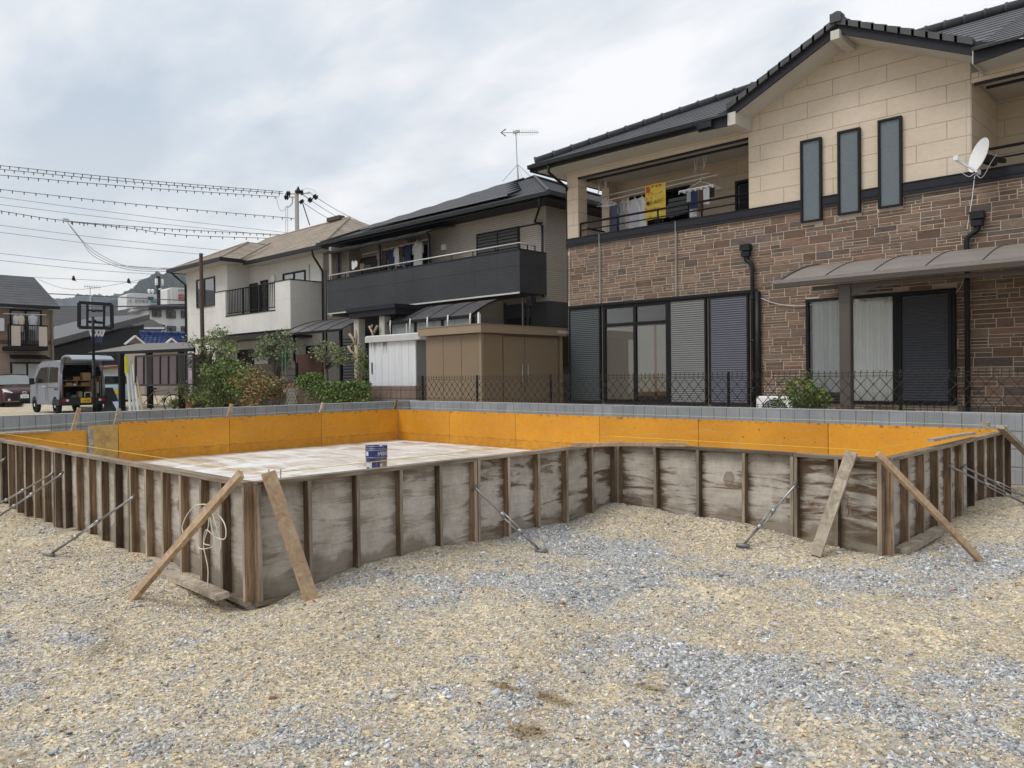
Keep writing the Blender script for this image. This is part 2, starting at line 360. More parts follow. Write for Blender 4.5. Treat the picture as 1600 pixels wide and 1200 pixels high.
def ground():
    xs = np.unique(np.concatenate([-np.geomspace(2500, 16, 26), np.arange(-15.5, -13, .25), np.arange(-13, -4.5, .07), np.arange(-4.5, 3, .035), np.arange(3, 10, .4), np.geomspace(10, 2500, 22)]).round(3))
    ys = np.unique(np.concatenate([-np.geomspace(2500, 3, 24), np.arange(-3, .8, .2), np.arange(.8, 6.4, .035), np.arange(6.4, 10.2, .08), np.arange(10.2, 10.4, .05), np.arange(10.5, 16, .5), np.geomspace(16, 2500, 26)]).round(3))
    X, Y = np.meshgrid(xs, ys); Z = gz(X, Y)
    V = np.stack([X.ravel(), Y.ravel(), Z.ravel()], 1); nx = len(xs)
    i = (np.arange(len(ys)-1)[:, None]*nx+np.arange(nx-1)[None, :]).ravel()
    Fc = np.stack([i, i+1, i+nx+1, i+nx], 1)
    me = bpy.data.meshes.new('ground'); me.from_pydata(V.tolist(), [], Fc.tolist())
    me.polygons.foreach_set('use_smooth', [True]*len(me.polygons))
    at = me.color_attributes.new('patch', 'FLOAT_COLOR', 'POINT'); pv = patch(X.ravel(), Y.ravel()); a = np.stack([pv, pv, pv, np.ones_like(pv)], 1)
    at.data.foreach_set('color', a.ravel().astype(np.float32))
    at = me.color_attributes.new('wet', 'FLOAT_COLOR', 'POINT'); pv = wetf(X.ravel(), Y.ravel()); a = np.stack([pv, pv, pv, np.ones_like(pv)], 1); at.data.foreach_set('color', a.ravel().astype(np.float32))
    m, t, b = newmat('gravelly earth'); L = t.links.new; P = pos(t)
    vc = N(t, 'ShaderNodeAttribute', attribute_name='patch').outputs['Fac']
    big = noise(t, P, 1.6, 6, .62); fine = noise(t, P, 75, 5, .7); mid = noise(t, P, 14, 5, .6)
    wet = N(t, 'ShaderNodeAttribute', attribute_name='wet').outputs['Fac']
    tan = ramp(t, big, [(.3, (.46, .37, .24)), (.5, (.60, .495, .325)), (.72, (.70, .595, .41))])
    gry = ramp(t, mid, [(.3, (.26, .27, .28)), (.7, (.50, .52, .54))])
    vo = N(t, 'ShaderNodeTexVoronoi', inp={'Scale': 62.0, 'Randomness': 1.0}); L(P, vo.inputs['Vector'])
    vo2 = N(t, 'ShaderNodeTexVoronoi', inp={'Scale': 150.0}); L(P, vo2.inputs['Vector'])
    cr = sep(t, vo.outputs['Color'])[0]
    st = ramp(t, cr, [(0, .55), (.35, .85), (.7, 1.1), (1, 1.45)])
    hue = ramp(t, sep(t, vo.outputs['Color'])[1], [(.0, (.20, .22, .25)), (.3, (.36, .37, .38)), (.5, (.42, .34, .24)), (.8, (.50, .45, .36)), (1, (.30, .24, .17))])
    c = mix(t, vc, tan, gry)
    c = mix(t, math_(t, 'MULTIPLY', ramp(t, mid, [(.4, .15), (.62, .9)]), .75), c, hue)
    c = mix(t, .9, c, st, 'MULTIPLY'); c = mix(t, .5, c, ramp(t, fine, [(.3, .6), (.7, 1.3)]), 'MULTIPLY')
    c = mix(t, math_(t, 'MULTIPLY', ramp(t, noise(t, P, 2.3, 5, .6), [(.60, 0.0), (.68, 1.0)]), .45), c, (.20, .15, .09))
    c = mix(t, math_(t, 'MULTIPLY', wet, .8), c, (.25, .18, .10))
    L(c, b.inputs['Base Color']); b.inputs['Roughness'].default_value = .95; b.inputs['Specular IOR Level'].default_value = .2
    bump(t, b, vo.outputs['Distance'], -.9 if 0 else .8, .008); bump(t, b, vo2.outputs['Distance'], .5, .003); bump(t, b, fine, .5, .004)
    me.materials.append(m)
    o = bpy.data.objects.new('ground', me); COL.objects.link(o); o['kind'] = 'structure'
ground()
def inslab(x, y):
    a = (x > -12.1) & (y > 2.2) & (y < 9.4) & ((x < -4.26) | ((y > 5.76) & (x < -1.9)))
    return a | (y > 10.0) | (x < -12.6)
def stones(name, n, sampler, size, label, grey_only, cap=.0125):
    x, y = sampler(n); ok = ~inslab(x, y); x, y = x[ok], y[ok]
    pv = patch(x, y); n = len(x)
    if grey_only:
        k = RNG.random(n) < pv; x, y, pv = x[k], y[k], pv[k]; n = len(x)
    s = np.minimum(size(n, pv), cap)
    base = np.array([(-1,-1,-1),(1,-1,-1),(1,1,-1),(-1,1,-1),(-1,-1,1),(1,-1,1),(1,1,1),(-1,1,1)], float)
    fc = np.array([(0,3,2,1),(4,5,6,7),(0,1,5,4),(1,2,6,5),(2,3,7,6),(3,0,4,7)])
    V = base[None]*(1+(RNG.random((n, 8, 3))-.5)*1.5); V[:, 4:, :2] *= (.35+.5*RNG.random((n, 1, 1)))
    V *= s[:, None, None]*np.stack([.55+.75*RNG.random(n), .35+.35*RNG.random(n), .16+.26*RNG.random(n)], 1)[:, None, :]
    ti = (RNG.random(n)-.5)*1.3; c_, s_ = np.cos(ti)[:, None], np.sin(ti)[:, None]
    V[..., 0], V[..., 2] = V[..., 0]*c_-V[..., 2]*s_, V[..., 0]*s_+V[..., 2]*c_
    an = RNG.random(n)*6.283; c_, s_ = np.cos(an)[:, None], np.sin(an)[:, None]
    V[..., 0], V[..., 1] = V[..., 0]*c_-V[..., 1]*s_, V[..., 0]*s_+V[..., 1]*c_
    V += np.stack([x, y, gz(x, y)+s*.10], 1)[:, None, :]
    nf = 6*n; me = bpy.data.meshes.new(name); me.vertices.add(8*n); me.vertices.foreach_set('co', V.reshape(-1).astype(np.float32))
    me.loops.add(4*nf); me.polygons.add(nf)
    me.loops.foreach_set('vertex_index', (fc[None]+8*np.arange(n)[:, None, None]).reshape(-1).astype(np.int32))
    me.polygons.foreach_set('loop_start', (np.arange(nf)*4).astype(np.int32)); me.polygons.foreach_set('loop_total', np.full(nf, 4, np.int32))
    me.update(calc_edges=True)
    at = me.color_attributes.new('col', 'FLOAT_COLOR', 'POINT')
    gr = np.array([(.20,.205,.21),(.37,.38,.39),(.51,.525,.535),(.63,.64,.645),(.30,.30,.295),(.45,.45,.44)])
    tn = np.array([(.56,.46,.30),(.70,.61,.44),(.50,.41,.27),(.60,.51,.35),(.38,.30,.19),(.54,.49,.40),(.40,.38,.34),(.64,.58,.48),(.24,.21,.17),(.50,.40,.25),(.46,.44,.41)])
    pick = RNG.random(n) < (.28+.58*pv)
    col = np.where(pick[:, None], gr[RNG.integers(0, len(gr), n)], tn[RNG.integers(0, len(tn), n)])
    col *= (.92+.38*RNG.random((n, 1))); wv = wetf(x, y)[:, None]; col = col*(1-.6*wv)*(1-wv*np.array([0, .12, .3])); red = RNG.random(n) < .006; col[red] = (.30, .13, .09)
    cc = np.concatenate([col, np.ones((n, 1))], 1)
    at.data.foreach_set('color', np.repeat(cc, 8, 0).reshape(-1).astype(np.float32))
    me.materials.append(MT['stone']); o = bpy.data.objects.new(name, me); COL.objects.link(o)
    tag(o, label, 'gravel', kind='stuff'); return o
m, t, b = newmat('crushed stone'); vcc = N(t, 'ShaderNodeAttribute', attribute_name='col').outputs['Color']
cst = mix(t, .45, vcc, ramp(t, noise(t, pos(t), 130, 4), [(.3, .7), (.7, 1.25)]), 'MULTIPLY'); t.links.new(cst, b.inputs['Base Color'])
b.inputs['Roughness'].default_value = .9; b.inputs['Specular IOR Level'].default_value = .25; MT['stone'] = m
def wedge(d0, d1, pw):
    # points over the yard in front of the camera, denser near it
    def f(n):
        d = (d0**pw+(d1**pw-d0**pw)*RNG.random(n))**(1/pw); a = YAW+np.radians((RNG.random(n)-.5)*92)
        return -np.sin(a)*d, np.cos(a)*d
    return f
stones('gravel', 190000, wedge(2.0, 7.0, 1.45), lambda n, p: .0043*np.exp(RNG.normal(0, .42, n))*(1+.25*p), 'fine mixed tan and grey gravel spread over the yard', False)
stones('gravel', 80000, wedge(6.0, 17, 1.3), lambda n, p: .008*np.exp(RNG.normal(0, .40, n)), 'gravel of the yard farther off around the formwork', False)
stones('crushed_stone', 70000, wedge(2.2, 9.5, 1.5), lambda n, p: .0078*np.exp(RNG.normal(0, .42, n)), 'blue grey crushed stone lying in patches on the tan yard', True, .017)
stones('crushed_stone', 1500, wedge(2.2, 8, 1.6), lambda n, p: .014*np.exp(RNG.normal(0, .30, n)), 'larger loose stones scattered on the yard', False, .021)

# ------------------------------------------------------------------ slab and formwork
TOP = .5
def slabm():
    m, t, b = newmat('blinding concrete'); L = t.links.new; P = pos(t)
    n1 = noise(t, mapd(t, P, (.5, 2.2, 1), rot=(0, 0, .35)), 1.5, 6, .62, 1.0); n2 = noise(t, mapd(t, P, (1.2, .35, 1), rot=(0, 0, -.3)), 2.2, 6, .65, 1.2)
    c = ramp(t, n1, [(.34, (.38, .30, .24)), (.47, (.54, .47, .40)), (.58, (.64, .61, .57))])
    c = mix(t, ramp(t, n2, [(.54, 0.0), (.60, .8)]), c, (.78, .78, .77)); c = mix(t, .4, c, ramp(t, noise(t, P, 8, 5), [(.3, .8), (.7, 1.1)]), 'MULTIPLY')
    L(c, b.inputs['Base Color']); b.inputs['Roughness'].default_value = .8; b.inputs['Specular IOR Level'].default_value = .3; bump(t, b, n1, .1, .01); return m
MT['slab'] = slabm()
SLAB = MB(); SLAB.prism([(-12.6, 1.9, -.34), (-4.345, 1.9+.39, -.34), (-4.345, 5.845, -.34), (-1.995, 5.845, -.34), (-1.995, 9.31, -.34), (-12.6, 9.31, -.34)], (0, 0, .26))
SLAB.v = [(x, max(y, 2.295), z) for x, y, z in SLAB.v]
o = SLAB.build('concrete_slab', MT['slab']); tag(o, 'smeared white and brown blinding slab inside the timber formwork', 'slab')
ZB = -.235
def panel(label, ax, c, a0, a1, out, studs, pm='ply', rail=True, base=True, group='timber formwork panels', top=TOP, bottom=ZB, name='formwork_panel'):
    """ax 'X': runs along X at Y=c, outside direction out (+-1) along Y; ax 'Y': runs along Y at X=c."""
    T = .012; SD = .055; SW = .027
    def bx(mb, p0, p1, q0, q1, z0, z1):
        if ax == 'X': mb.box(p0, p1, c+out*q0, c+out*q1, z0, z1)
        else: mb.box(c+out*q0, c+out*q1, p0, p1, z0, z1)
        return mb
    mid = (a0+a1)/2; loc = (mid, c, bottom) if ax == 'X' else (c, mid, bottom)
    r = thing(name, label, 'formwork', loc, group=group)
    g = .0015; tz = top+random.uniform(-.004, .004)
    mb = bx(MB(), a0+g, a1-g, -T, -.0005, bottom+.02, tz-.026); base_n = len(mb.v); nu, nv = 70, 8
    us = np.linspace(a0+g, a1-g, nu+1); zs = np.linspace(bottom+.02, tz-.026, nv+1); eg = [0.0]*base_n
    for z in zs:
        for u in us: mb.v.append((u, c, z) if ax == 'X' else (c, u, z)); eg.append(math.exp(-(min(abs(u-s) for s in studs)/.055)**1.5))
    for j in range(nv):
        for i in range(nu): k = base_n+j*(nu+1)+i; mb.f.append((k, k+1, k+nu+2, k+nu+1)); mb.m.append(0)
    o = mb.build('plywood_sheet', MT[pm], r); at = o.data.color_attributes.new('edge', 'FLOAT_COLOR', 'POINT'); at.data.foreach_set('color', np.repeat(np.array(eg, np.float32)[:, None], 4, 1).reshape(-1))
    bx(MB(), a0+g, a1-g, -T-.001, SD+.003, tz-.025, tz).build('top_rail', MT['rail' if ax == 'X' else 'railY'], r)
    if base: bx(MB(), a0+g, a1-g, .0, SD*.8, bottom, bottom+.03).build('bottom_rail', MT['rail' if ax == 'X' else 'railY'], r)
    for s in studs:
        j = random.uniform(-.003, .003); w2 = SW*random.uniform(.9, 1.15)/2; lean = random.uniform(-.006, .006)
        mb = MB(); z0, z1 = bottom+.031, tz-.0255
        pts = []
        for zz, l in ((z0, 0), (z1, lean)):
            for p, q in ((s-w2+l, .001), (s+w2+l, .001), (s+w2+l, SD+j), (s-w2+l, SD+j)):
                pts.append((p, c+out*q, zz) if ax == 'X' else (c+out*q, p, zz))
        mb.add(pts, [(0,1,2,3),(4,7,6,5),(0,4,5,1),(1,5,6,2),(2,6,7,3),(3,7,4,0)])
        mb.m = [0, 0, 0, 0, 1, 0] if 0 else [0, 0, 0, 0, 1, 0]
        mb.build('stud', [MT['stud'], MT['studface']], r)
    return r
def studs(a0, a1, n): e = .016; return [a0+e]+[a0+(a1-a0)*i/n for i in range(1, n)]+[a1-e]
XA, YA, YB, XC, YC, XL = -4.33, 2.28, 5.83, -1.98, 9.33, -12.02
panel('grey formwork panel just right of the near corner, behind the wide leaning board', 'Y', XA, YA, 4.05, 1, studs(YA, 4.05, 5))
panel('stained formwork panel running back from the steel prop to the inner corner', 'Y', XA, 4.05, YB, 1, studs(4.05, YB-.04, 5), 'plyS')
panel('formwork panel of the recess, brown streaked below the loose board', 'X', YB, XA+.06, -2.62, -1, studs(XA+.06, -2.62, 4), 'plyS')
panel('short dark streaked formwork panel at the outer corner of the recess', 'X', YB, -2.62, XC, -1, studs(-2.62, XC, 2), 'plyD')
panel('formwork panel of the right side nearest the outer corner, with dark studs', 'Y', XC, YB, 7.58, 1, studs(YB, 7.58, 5))
panel('last formwork panel of the right side, reaching the block wall end', 'Y', XC, 7.58, YC, 1, studs(7.58, YC, 5))
panel('formwork panel left of the near corner, behind the roped diagonal board', 'X', YA, -6.08, XA, -1, studs(-6.08, XA, 6))
panel('formwork panel of the left side holding the single steel prop', 'X', YA, -7.83, -6.08, -1, studs(-7.83, -6.08, 6))
panel('formwork panel of the left side where the two crossing steel props end', 'X', YA, -9.58, -7.83, -1, studs(-9.58, -7.83, 6))
panel('formwork panel cut by the left edge of the photo', 'X', YA, -11.4, -9.58, -1, studs(-11.4, -9.58, 6))
def opanel(label, ax, c, a0, a1, inn, mt='orange', top=TOP):
    """orange faced panels, seen from inside; inn = direction of the inner face."""
    mid = (a0+a1)/2; r = thing('orange_form_panel', label, 'formwork', (mid, c, ZB) if ax == 'X' else (c, mid, ZB), group='orange coated form panels')
    def bx(mb, p0, p1, q0, q1, z0, z1):
        if ax == 'X': mb.box(p0, p1, c-inn*q0, c-inn*q1, z0, z1)
        else: mb.box(c-inn*q0, c-inn*q1, p0, p1, z0, z1)
        return mb
    g = .004; tz = top+random.uniform(-.004, .004)
    bx(MB(), a0-.01, a0+.03, .0125, .0129, ZB+.02, tz-.031).build('joint_strip', MT['studdark'], r)
    bx(MB(), a0+g, a1-g, 0, .012, ZB+.02, tz).build('coated_board', MT[mt], r)
    bx(MB(), a0+g, a1-g, .013, .06, tz-.03, tz-.003).build('top_rail', MT['rail' if ax == 'X' else 'railY'], r)
    for s in studs(a0, a1, 4): bx(MB(), s-.013, s+.013, .013, .06, ZB, tz-.031).build('stud', MT['stud'], r)
oj = [XL, -10.55, -8.92, -7.2, -5.54, -3.8, XC]
on = ['in the far corner of the slab, right side', 'second from the far corner along the house side', 'third from the far corner along the house side', 'facing us behind the middle of the front wall', 'behind the loose board laid on the recess', 'rightmost, running to the right side of the formwork']
for i in range(6): opanel('orange form panel '+on[i], 'X', YC, oj[i], oj[i+1], -1)
ol = [YC, 7.64, 5.95, 4.26]
onl = ['in the far corner of the slab, left side', 'on the left wall between the two leaning stake tips', 'scuffed, on the left wall beside the pale patched piece']
for i in range(3): opanel('orange form panel '+onl[i], 'Y', XL, ol[i+1], ol[i], 1)
MT['pale'] = mat('cement smeared orange board', (.46, .30, .10), .8, .45, 7, .2, 40)
opanel('short cement smeared form panel beside the leaning grey stake', 'Y', XL, 3.86, 4.26, 1, 'pale', .47)
opanel('orange form panel nearest the left edge, lower than the rest', 'Y', -11.4, 2.30, 3.64, 1, 'orange', .45)
o = MB().box(-11.40, -11.34, 3.65, 3.71, ZB, .47).build('form_post', MT['oldtop']); tag(o, 'grey post standing between the orange panels at left', 'post')
o = MB().box(-11.5, -11.34, 2.5, 3.2, .452, .472).build('loose_plank', MT['oldtop']); tag(o, 'thin plank lying on the low orange panel at the left', 'plank')

# loose boards and braces
def board(label, a, b, w, h, m, up=(0, 0, 1), name='brace_board', cat='board', notch=False, group=None):
    a, b = Vector(a), Vector(b); mb = MB(); n = 6
    d = (b-a).normalized(); u = Vector(up); r = d.cross(u).normalized(); u = r.cross(d).normalized()
    P = []
    for i in range(n+1):
        c = a.lerp(b, i/n)+u*(math.sin(i/n*math.pi)*.004)
        for x, y in ((-1,-1),(-.9,-1.0),(.9,-1.0),(1,-1),(1,1),(-1,1)):
            P.append(c+r*(x*w/2*(1+.01*math.sin(i*2.1)))+u*(y*h/2))
    Fs = [tuple(reversed(range(6))), tuple(range(n*6, n*6+6))]
    for i in range(n):
        for k in range(6): Fs.append((i*6+k, i*6+(k+1) % 6, (i+1)*6+(k+1) % 6, (i+1)*6+k))
    mb.add(P, Fs); o = mb.build(name, MT[m])
    return tag(o, label, cat, group)
# diagonal with the rope: leans on the left wall just left of the near corner
b1t = onY(377, 740, YA-.10); b1b = onZ(196, 949, -.24)
board('sawn diagonal brace with a tangle of white cord tied round it', b1t, b1b, .055, .030, 'fresh', up=(0.2, -.8, .6))
b2t = onX(419, 738, XA+.09); b2b = onZ(492, 953, -.245)
board('wide pale board leaning on the front wall right of the near corner', b2t, b2b, .082, .026, 'fresh', up=(1, -.1, .4))
b3t = onY(1331, 706, YB-.09); b3b = onZ(1274, 868, -.18)
board('wide weathered plank leaning on the recess panel with nail holes', b3t, b3b, .080, .026, 'oldtop', up=(.1, -1, .3))
b4t = onX(1371, 709, XC+.08); b4b = onZ(1532, 876, -.16)
board('reddish sawn brace leaning on the right outer corner of the formwork', b4t, b4b, .040, .034, 'fresh', up=(0, -.7, .7))
b5t = onX(1563, 667, XC+.08); b5b = b5t+(onZ(1640, 745, -.1)-b5t)
board('pale brace at the far right end leaning out towards the photo edge', b5t, b5b, .07, .035, 'oldtop', up=(0, -.7, .7))
for (x0, y0, x1, y1, ax, lab, mm) in ((124, 637, 112, 668, 'L', 'brown stake tip rising behind the orange panel, left of the grey one', 'fresh'), (186, 638, 178, 664, 'L', 'grey stake tip behind the pale patched panel', 'oldtop'),
        (362, 631, 352, 657, 'L', 'pale stake tip above the second orange panel joint', 'fresh'), (505, 629, 497, 646, 'L', 'small stake tip above the far orange panel joint', 'oldtop'), (620, 625, 613, 642, 'L', 'brown stake tip in the far corner of the formwork', 'stud')):
    X = XL-.10; board(lab, onX(x0, y0, X), onX(x1, y1+10, X-.0)+Vector((0, 0, 0)), .05, .03, mm, up=(1, 0, 0), name='stake', cat='stake')
o = MB().add([], []); 
board('flat board lying at the foot of the left wall by the near corner', onZ(258, 896, -.165)+Vector((0, .0, 0)), onZ(348, 932, -.175), .085, .035, 'oldtop', name='ground_board')
board('short block of wood on the gravel below the left props', onZ(92, 836, -.18), onZ(120, 828, -.18), .09, .04, 'oldtop', name='wood_block', cat='wood block')
board('grey board on the gravel along the right side of the formwork', onZ(1408, 862, -.17), onZ(1476, 824, -.15), .09, .045, 'oldtop', name='ground_board')
o = board('loose batten laid along the top of the recess at the inner corner', onZ(893, 695, TOP+.022), onZ(1073, 694.5, TOP+.022), .05, .03, 'fresh', name='loose_batten')
board('pale batten lying on top of the right side rail', onX(1454, 690, XC+.02)+Vector((0, 0, .01)), onX(1521, 679, XC+.02)+Vector((0, 0, .012)), .05, .022, 'oldtop', name='loose_batten')
board('small offcut sitting on the far orange rail at right', onY(1534, 665, YC+.02)+Vector((0, 0, .012)), onY(1546, 665.5, YC+.02)+Vector((0, 0, .012)), .07, .045, 'oldtop', name='wood_block', cat='wood block')
# steel turnbuckle props
MT['steel'] = mat('galvanised steel', (.38, .39, .40), .42, .2, 9, .1, 60, metal=.85)
MT['steeld'] = mat('dull steel', (.2, .2, .2), .55, .3, 12, .1, 60, metal=.7)
def prop(label, a, b):
    a, b = Vector(a), Vector(b); r = thing('steel_prop', label, 'prop', tuple(b), group='steel turnbuckle props bracing the formwork')
    m1, m2 = a.lerp(b, .42), a.lerp(b, .68)
    d = (b-a).normalized(); u = d.orthogonal().normalized(); v = d.cross(u)
    hk = a+(d*-.02)+Vector((0, 0, .0))
    MB().tube([a+Vector((0, 0, .005)), a.lerp(b, .04), m1], .0085, 8).build('upper_rod', MT['steel'], r, True)
    MB().tube([m2, b], .010, 8).build('lower_rod', MT['steeld'], r, True)
    mb = MB()
    for s in (-1, 1): mb.tube([m1+u*s*.013, m2+u*s*.013], .0055, 6)
    for q in (m1, m2): mb.tube([q-d*.018, q-d*.008, q+d*.02], [.011, .017, .017], 8)
    mb.build('turnbuckle', MT['steel'], r, True)
    MB().tube([b-Vector((.04, .02, -.002)), b+Vector((.045, .02, .004))], .016, 8).build('foot_plate', MT['steeld'], r, True)
    # hook plate on the stud
    MB().tube([a-u*.03, a+u*.03], .009, 6).build('hook', MT['steeld'], r, True)
prop('steel prop on the left wall, the single one nearest the near corner', onY(208, 777, YA-.065), onZ(76, 868, -.19))
prop('upper of the two steel props at the left photo edge', onY(82, 740, YA-.065), onZ(-20, 798, -.2))
prop('lower of the two steel props at the left photo edge', onY(96, 741, YA-.065), onZ(-10, 812, -.2))
prop('steel prop bracing the front wall in the middle of the photo', onX(742, 762, XA+.065), onZ(846, 862, -.17))
prop('steel prop in front of the recess with a bent top end', onY(1243, 758, YB-.065), onZ(1160, 853, -.17))
prop('nearer steel prop on the right side of the formwork', onX(1484, 728, XC+.065), onZ(1612, 792, -.14))
prop('farther steel prop on the right side of the formwork', onX(1505, 729, XC+.065), onZ(1625, 787, -.14))
prop('short steel prop at the left edge with only its end in view', onY(6, 718, YA-.065), onZ(-90, 770, -.2))
# cords
def m1(name, col, rough=.6): return mat(name, col, rough, .06)
MT['cord'] = m1('white cord', (.75, .72, .64)); MT['yline'] = m1('yellow mason line', (.78, .60, .08)); MT['gline'] = m1('pale green line', (.55, .68, .42)); MT['hemp'] = m1('hemp tie', (.50, .42, .28))
def line(label, pts, r, m, name='string_line', cat='string'):
    o = MB().tube(pts, r, 5).build(name, MT[m]); return tag(o, label, cat)
zz = TOP+.022
line('yellow mason line along the left side of the formwork', [(XL+.4, YA+.16, zz-.01), (XA-.12, YA+.15, zz)], .0022, 'yline')
line('yellow mason line along the front wall and round the recess', [(XA-.12, YA+.15, zz), (XA-.13, YB+.12, zz+.012), (XC-.14, YB+.13, zz+.01), (XC-.13, YC-.1, zz)], .0022, 'yline')
line('pale green line along the block wall behind the orange panels', [(XL-.1, YC+.10, TOP+.035), (XC, YC+.10, TOP+.035)], .0022, 'gline')
line('pale green line behind the left orange panels', [(XL-.1, YC+.1, TOP+.034), (XL-.1, 4.2, TOP+.03), (XL+.1, 2.4, TOP-.02)], .0022, 'gline')
def pl(px, y, k=YA-.14): return onY(px, y, k)
kn = pl(322, 793)
rope = thing('cord_tangle', 'white cord tied and dangling in loops from the diagonal brace', 'cord', tuple(kn))
def curve(pts, n=5):
    out = []
    for i in range(len(pts)-1):
        p0, p1, p2, p3 = pts[max(i-1, 0)], pts[i], pts[i+1], pts[min(i+2, len(pts)-1)]
        for k in range(n):
            u = k/n; out.append(.5*((2*p1)+(p2-p0)*u+(2*p0-5*p1+4*p2-p3)*u*u+(3*p1-p0-3*p2+p3)*u**3))
    return out+[pts[-1]]
for i, L_ in enumerate((((322, 788), (305, 790), (292, 805), (285, 822), (286, 832), (290, 845), (278, 853)), ((322, 795), (315, 815), (310, 840), (312, 857), (330, 855), (335, 848), (330, 820), (326, 795)),
                       ((328, 793), (342, 805), (352, 822), (351, 842), (335, 838), (322, 828), (318, 848), (328, 852)), ((325, 797), (326, 820), (318, 850), (321, 868), (325, 890), (324, 918)), ((330, 796), (340, 830), (345, 850), (341, 868)),
                       ((290, 832), (290, 845), (283, 852), (270, 862), (258, 870), (254, 882), (250, 897), (240, 922)))):
    MB().tube(curve([pl(x, y, YA-.14-.02*(i % 3)) for x, y in L_]), .0032, 5).build('cord_loop', MT['cord'], rope)
mb = MB()
for k in range(4): mb.tube([kn+Vector((math.cos(a)*.04, math.sin(a)*.028, math.sin(a)*.02+k*.008-.01+math.cos(a)*.02)) for a in np.linspace(0, 6.283, 12)], .004, 5)
mb.build('knot', MT['hemp'], rope)
line('white cord lying on the gravel left of the roped brace', curve([onZ(x, y, -.185) for x, y in ((132, 932), (150, 929), (172, 926), (190, 919), (212, 908))]), .0035, 'cord', 'cord', 'cord')
def rebar(px, lab):
    p = onZ(px, 752, TOP); mb = MB()
    q = Vector((px, 0, 0))
# short wire pins at the near corner
for i, (dx, dy) in enumerate(((-.10, .16), (-.03, .2))):
    o = MB().tube([(XA+dx, YA+dy, TOP-.2), (XA+dx+.004, YA+dy, TOP+.05)], .003, 5).build('marker_pin', MT['steeld']); tag(o, ('left' if i == 0 else 'right')+' one of the two thin pins at the near corner of the formwork', 'pin')
# paint tin
def tin():
    c = onZ(588, 737, -.08); c = onZ(588, 697, .275); c = Vector((c[0], c[1], -.078)); H = .36; R_ = .133
    r = thing('paint_tin', 'open blue and white metal tin standing on the slab', 'tin', tuple(c))
    MT['blue'] = mat('blue tin paint', (.025, .035, .15), .4, .3, 14, dirt=.8, grime=(.35, .33, .3)); MT['tinrim'] = mat('bare tin', (.36, .37, .40), .35, .2, 20, metal=.8)
    MT['tinlabel'] = mat('scuffed tin label', (.52, .54, .55), .6, .35, 18)
    MT['tinbrown'] = mat('stained tin label', (.28, .21, .15), .6, .4, 18)
    prof = [(R_*.93, 0), (R_*.95, H*.30), (R_*.97, H*.60), (R_, H*.615), (R_*.98, H*.66), (R_*.985, H*.84), (R_*1.01, H*.855), (R_*.985, H*.9), (R_*1.0, H), (R_*.95, H*.985), (R_*.93, H*.5), (R_*.9, H*.02)]
    MB().lathe(c, [(a, z) for a, z in prof], 36, cap=False).build('shell', MT['blue'], r, True)
    for hh in (.62, .865, .915, 1.0): MB().tube([c+Vector((R_*1.005*math.cos(a), R_*1.005*math.sin(a), H*hh)) for a in np.linspace(0, 6.2832, 37)], .0035, 6, False).build('hoop', MT['tinrim'], r, True)
    MB().lathe(c+Vector((0, 0, H*.72)), [(R_*.93, 0), (0.001, .002)], 24, cap=False).build('content', MT['slab'], r)
    va = math.atan2(-c[1], -c[0])
    def patchm(a0, a1, z0, z1, m, nm='paper_label', k=1.004):
        mb = MB(); n = 8
        P = []
        for i in range(n+1):
            a = va+a0+(a1-a0)*i/n
            for z in (z0, z1): rr = R_*(.955 if z < H*.61 else .99)*k; P.append((c[0]+rr*math.cos(a), c[1]+rr*math.sin(a), c[2]+z))
        mb.add(P, [(2*i, 2*i+2, 2*i+3, 2*i+1) for i in range(n)]); mb.build(nm, MT[m], r)
    patchm(-1.3, -.45, .02*H, .55*H, 'tinlabel'); patchm(.35, 1.35, .1*H, .42*H, 'tinlabel'); patchm(.55, 1.2, .15*H, .55*H, 'tinbrown', k=1.009); patchm(-1.1, -.75, .05*H, .3*H, 'blue', k=1.009); patchm(-1.0, -.6, .45*H, .5*H, 'blue', k=1.009); patchm(-1.2, -.8, .68*H, .82*H, 'tinlabel')
    # pale capitals round the upper band
    for i, ch in enumerate('IWOKO'):
        a = va+.16+i*.21; rr = R_*.99*1.01
        n_ = Vector((math.cos(a), math.sin(a), 0)); xdir = Vector((0, 0, 1)).cross(n_)
        text(ch, .058, MT['tinlabel'], r, Matrix.Translation(-Vector(c)) @ frame(c+n_*rr+Vector((0, 0, H*.745)), xdir, (0, 0, 1)), ext=.001)
    # handle
    MB().tube([c+Vector((R_*1.02*math.cos(va-1.5), R_*1.02*math.sin(va-1.5), H*.42)) , c+Vector((R_*1.12*math.cos(va-1.5), R_*1.12*math.sin(va-1.5), H*.38)), c+Vector((R_*1.02*math.cos(va-1.5), R_*1.02*math.sin(va-1.5), H*.32))], .004, 6).build('handle_lug', MT['tinrim'], r, True)
    mb = MB(); q = c+Vector((R_*.5*math.cos(va+.9), R_*.5*math.sin(va+.9), H*.9))
    o = MB().add([q+Vector(v) for v in ((-.05, -.02, 0), (.05, -.03, 0), (.04, .04, .005), (0, 0, .045), (-.03, .04, .0))], [(0, 1, 3), (1, 2, 3), (2, 4, 3), (4, 0, 3), (0, 4, 2, 1)]).build('plastic_bag', MT['bag'] if 'bag' in MT else m1('white plastic', (.8, .8, .8), .4))
    tag(o, 'white crumpled plastic sticking out of the blue tin', 'plastic')
tin()
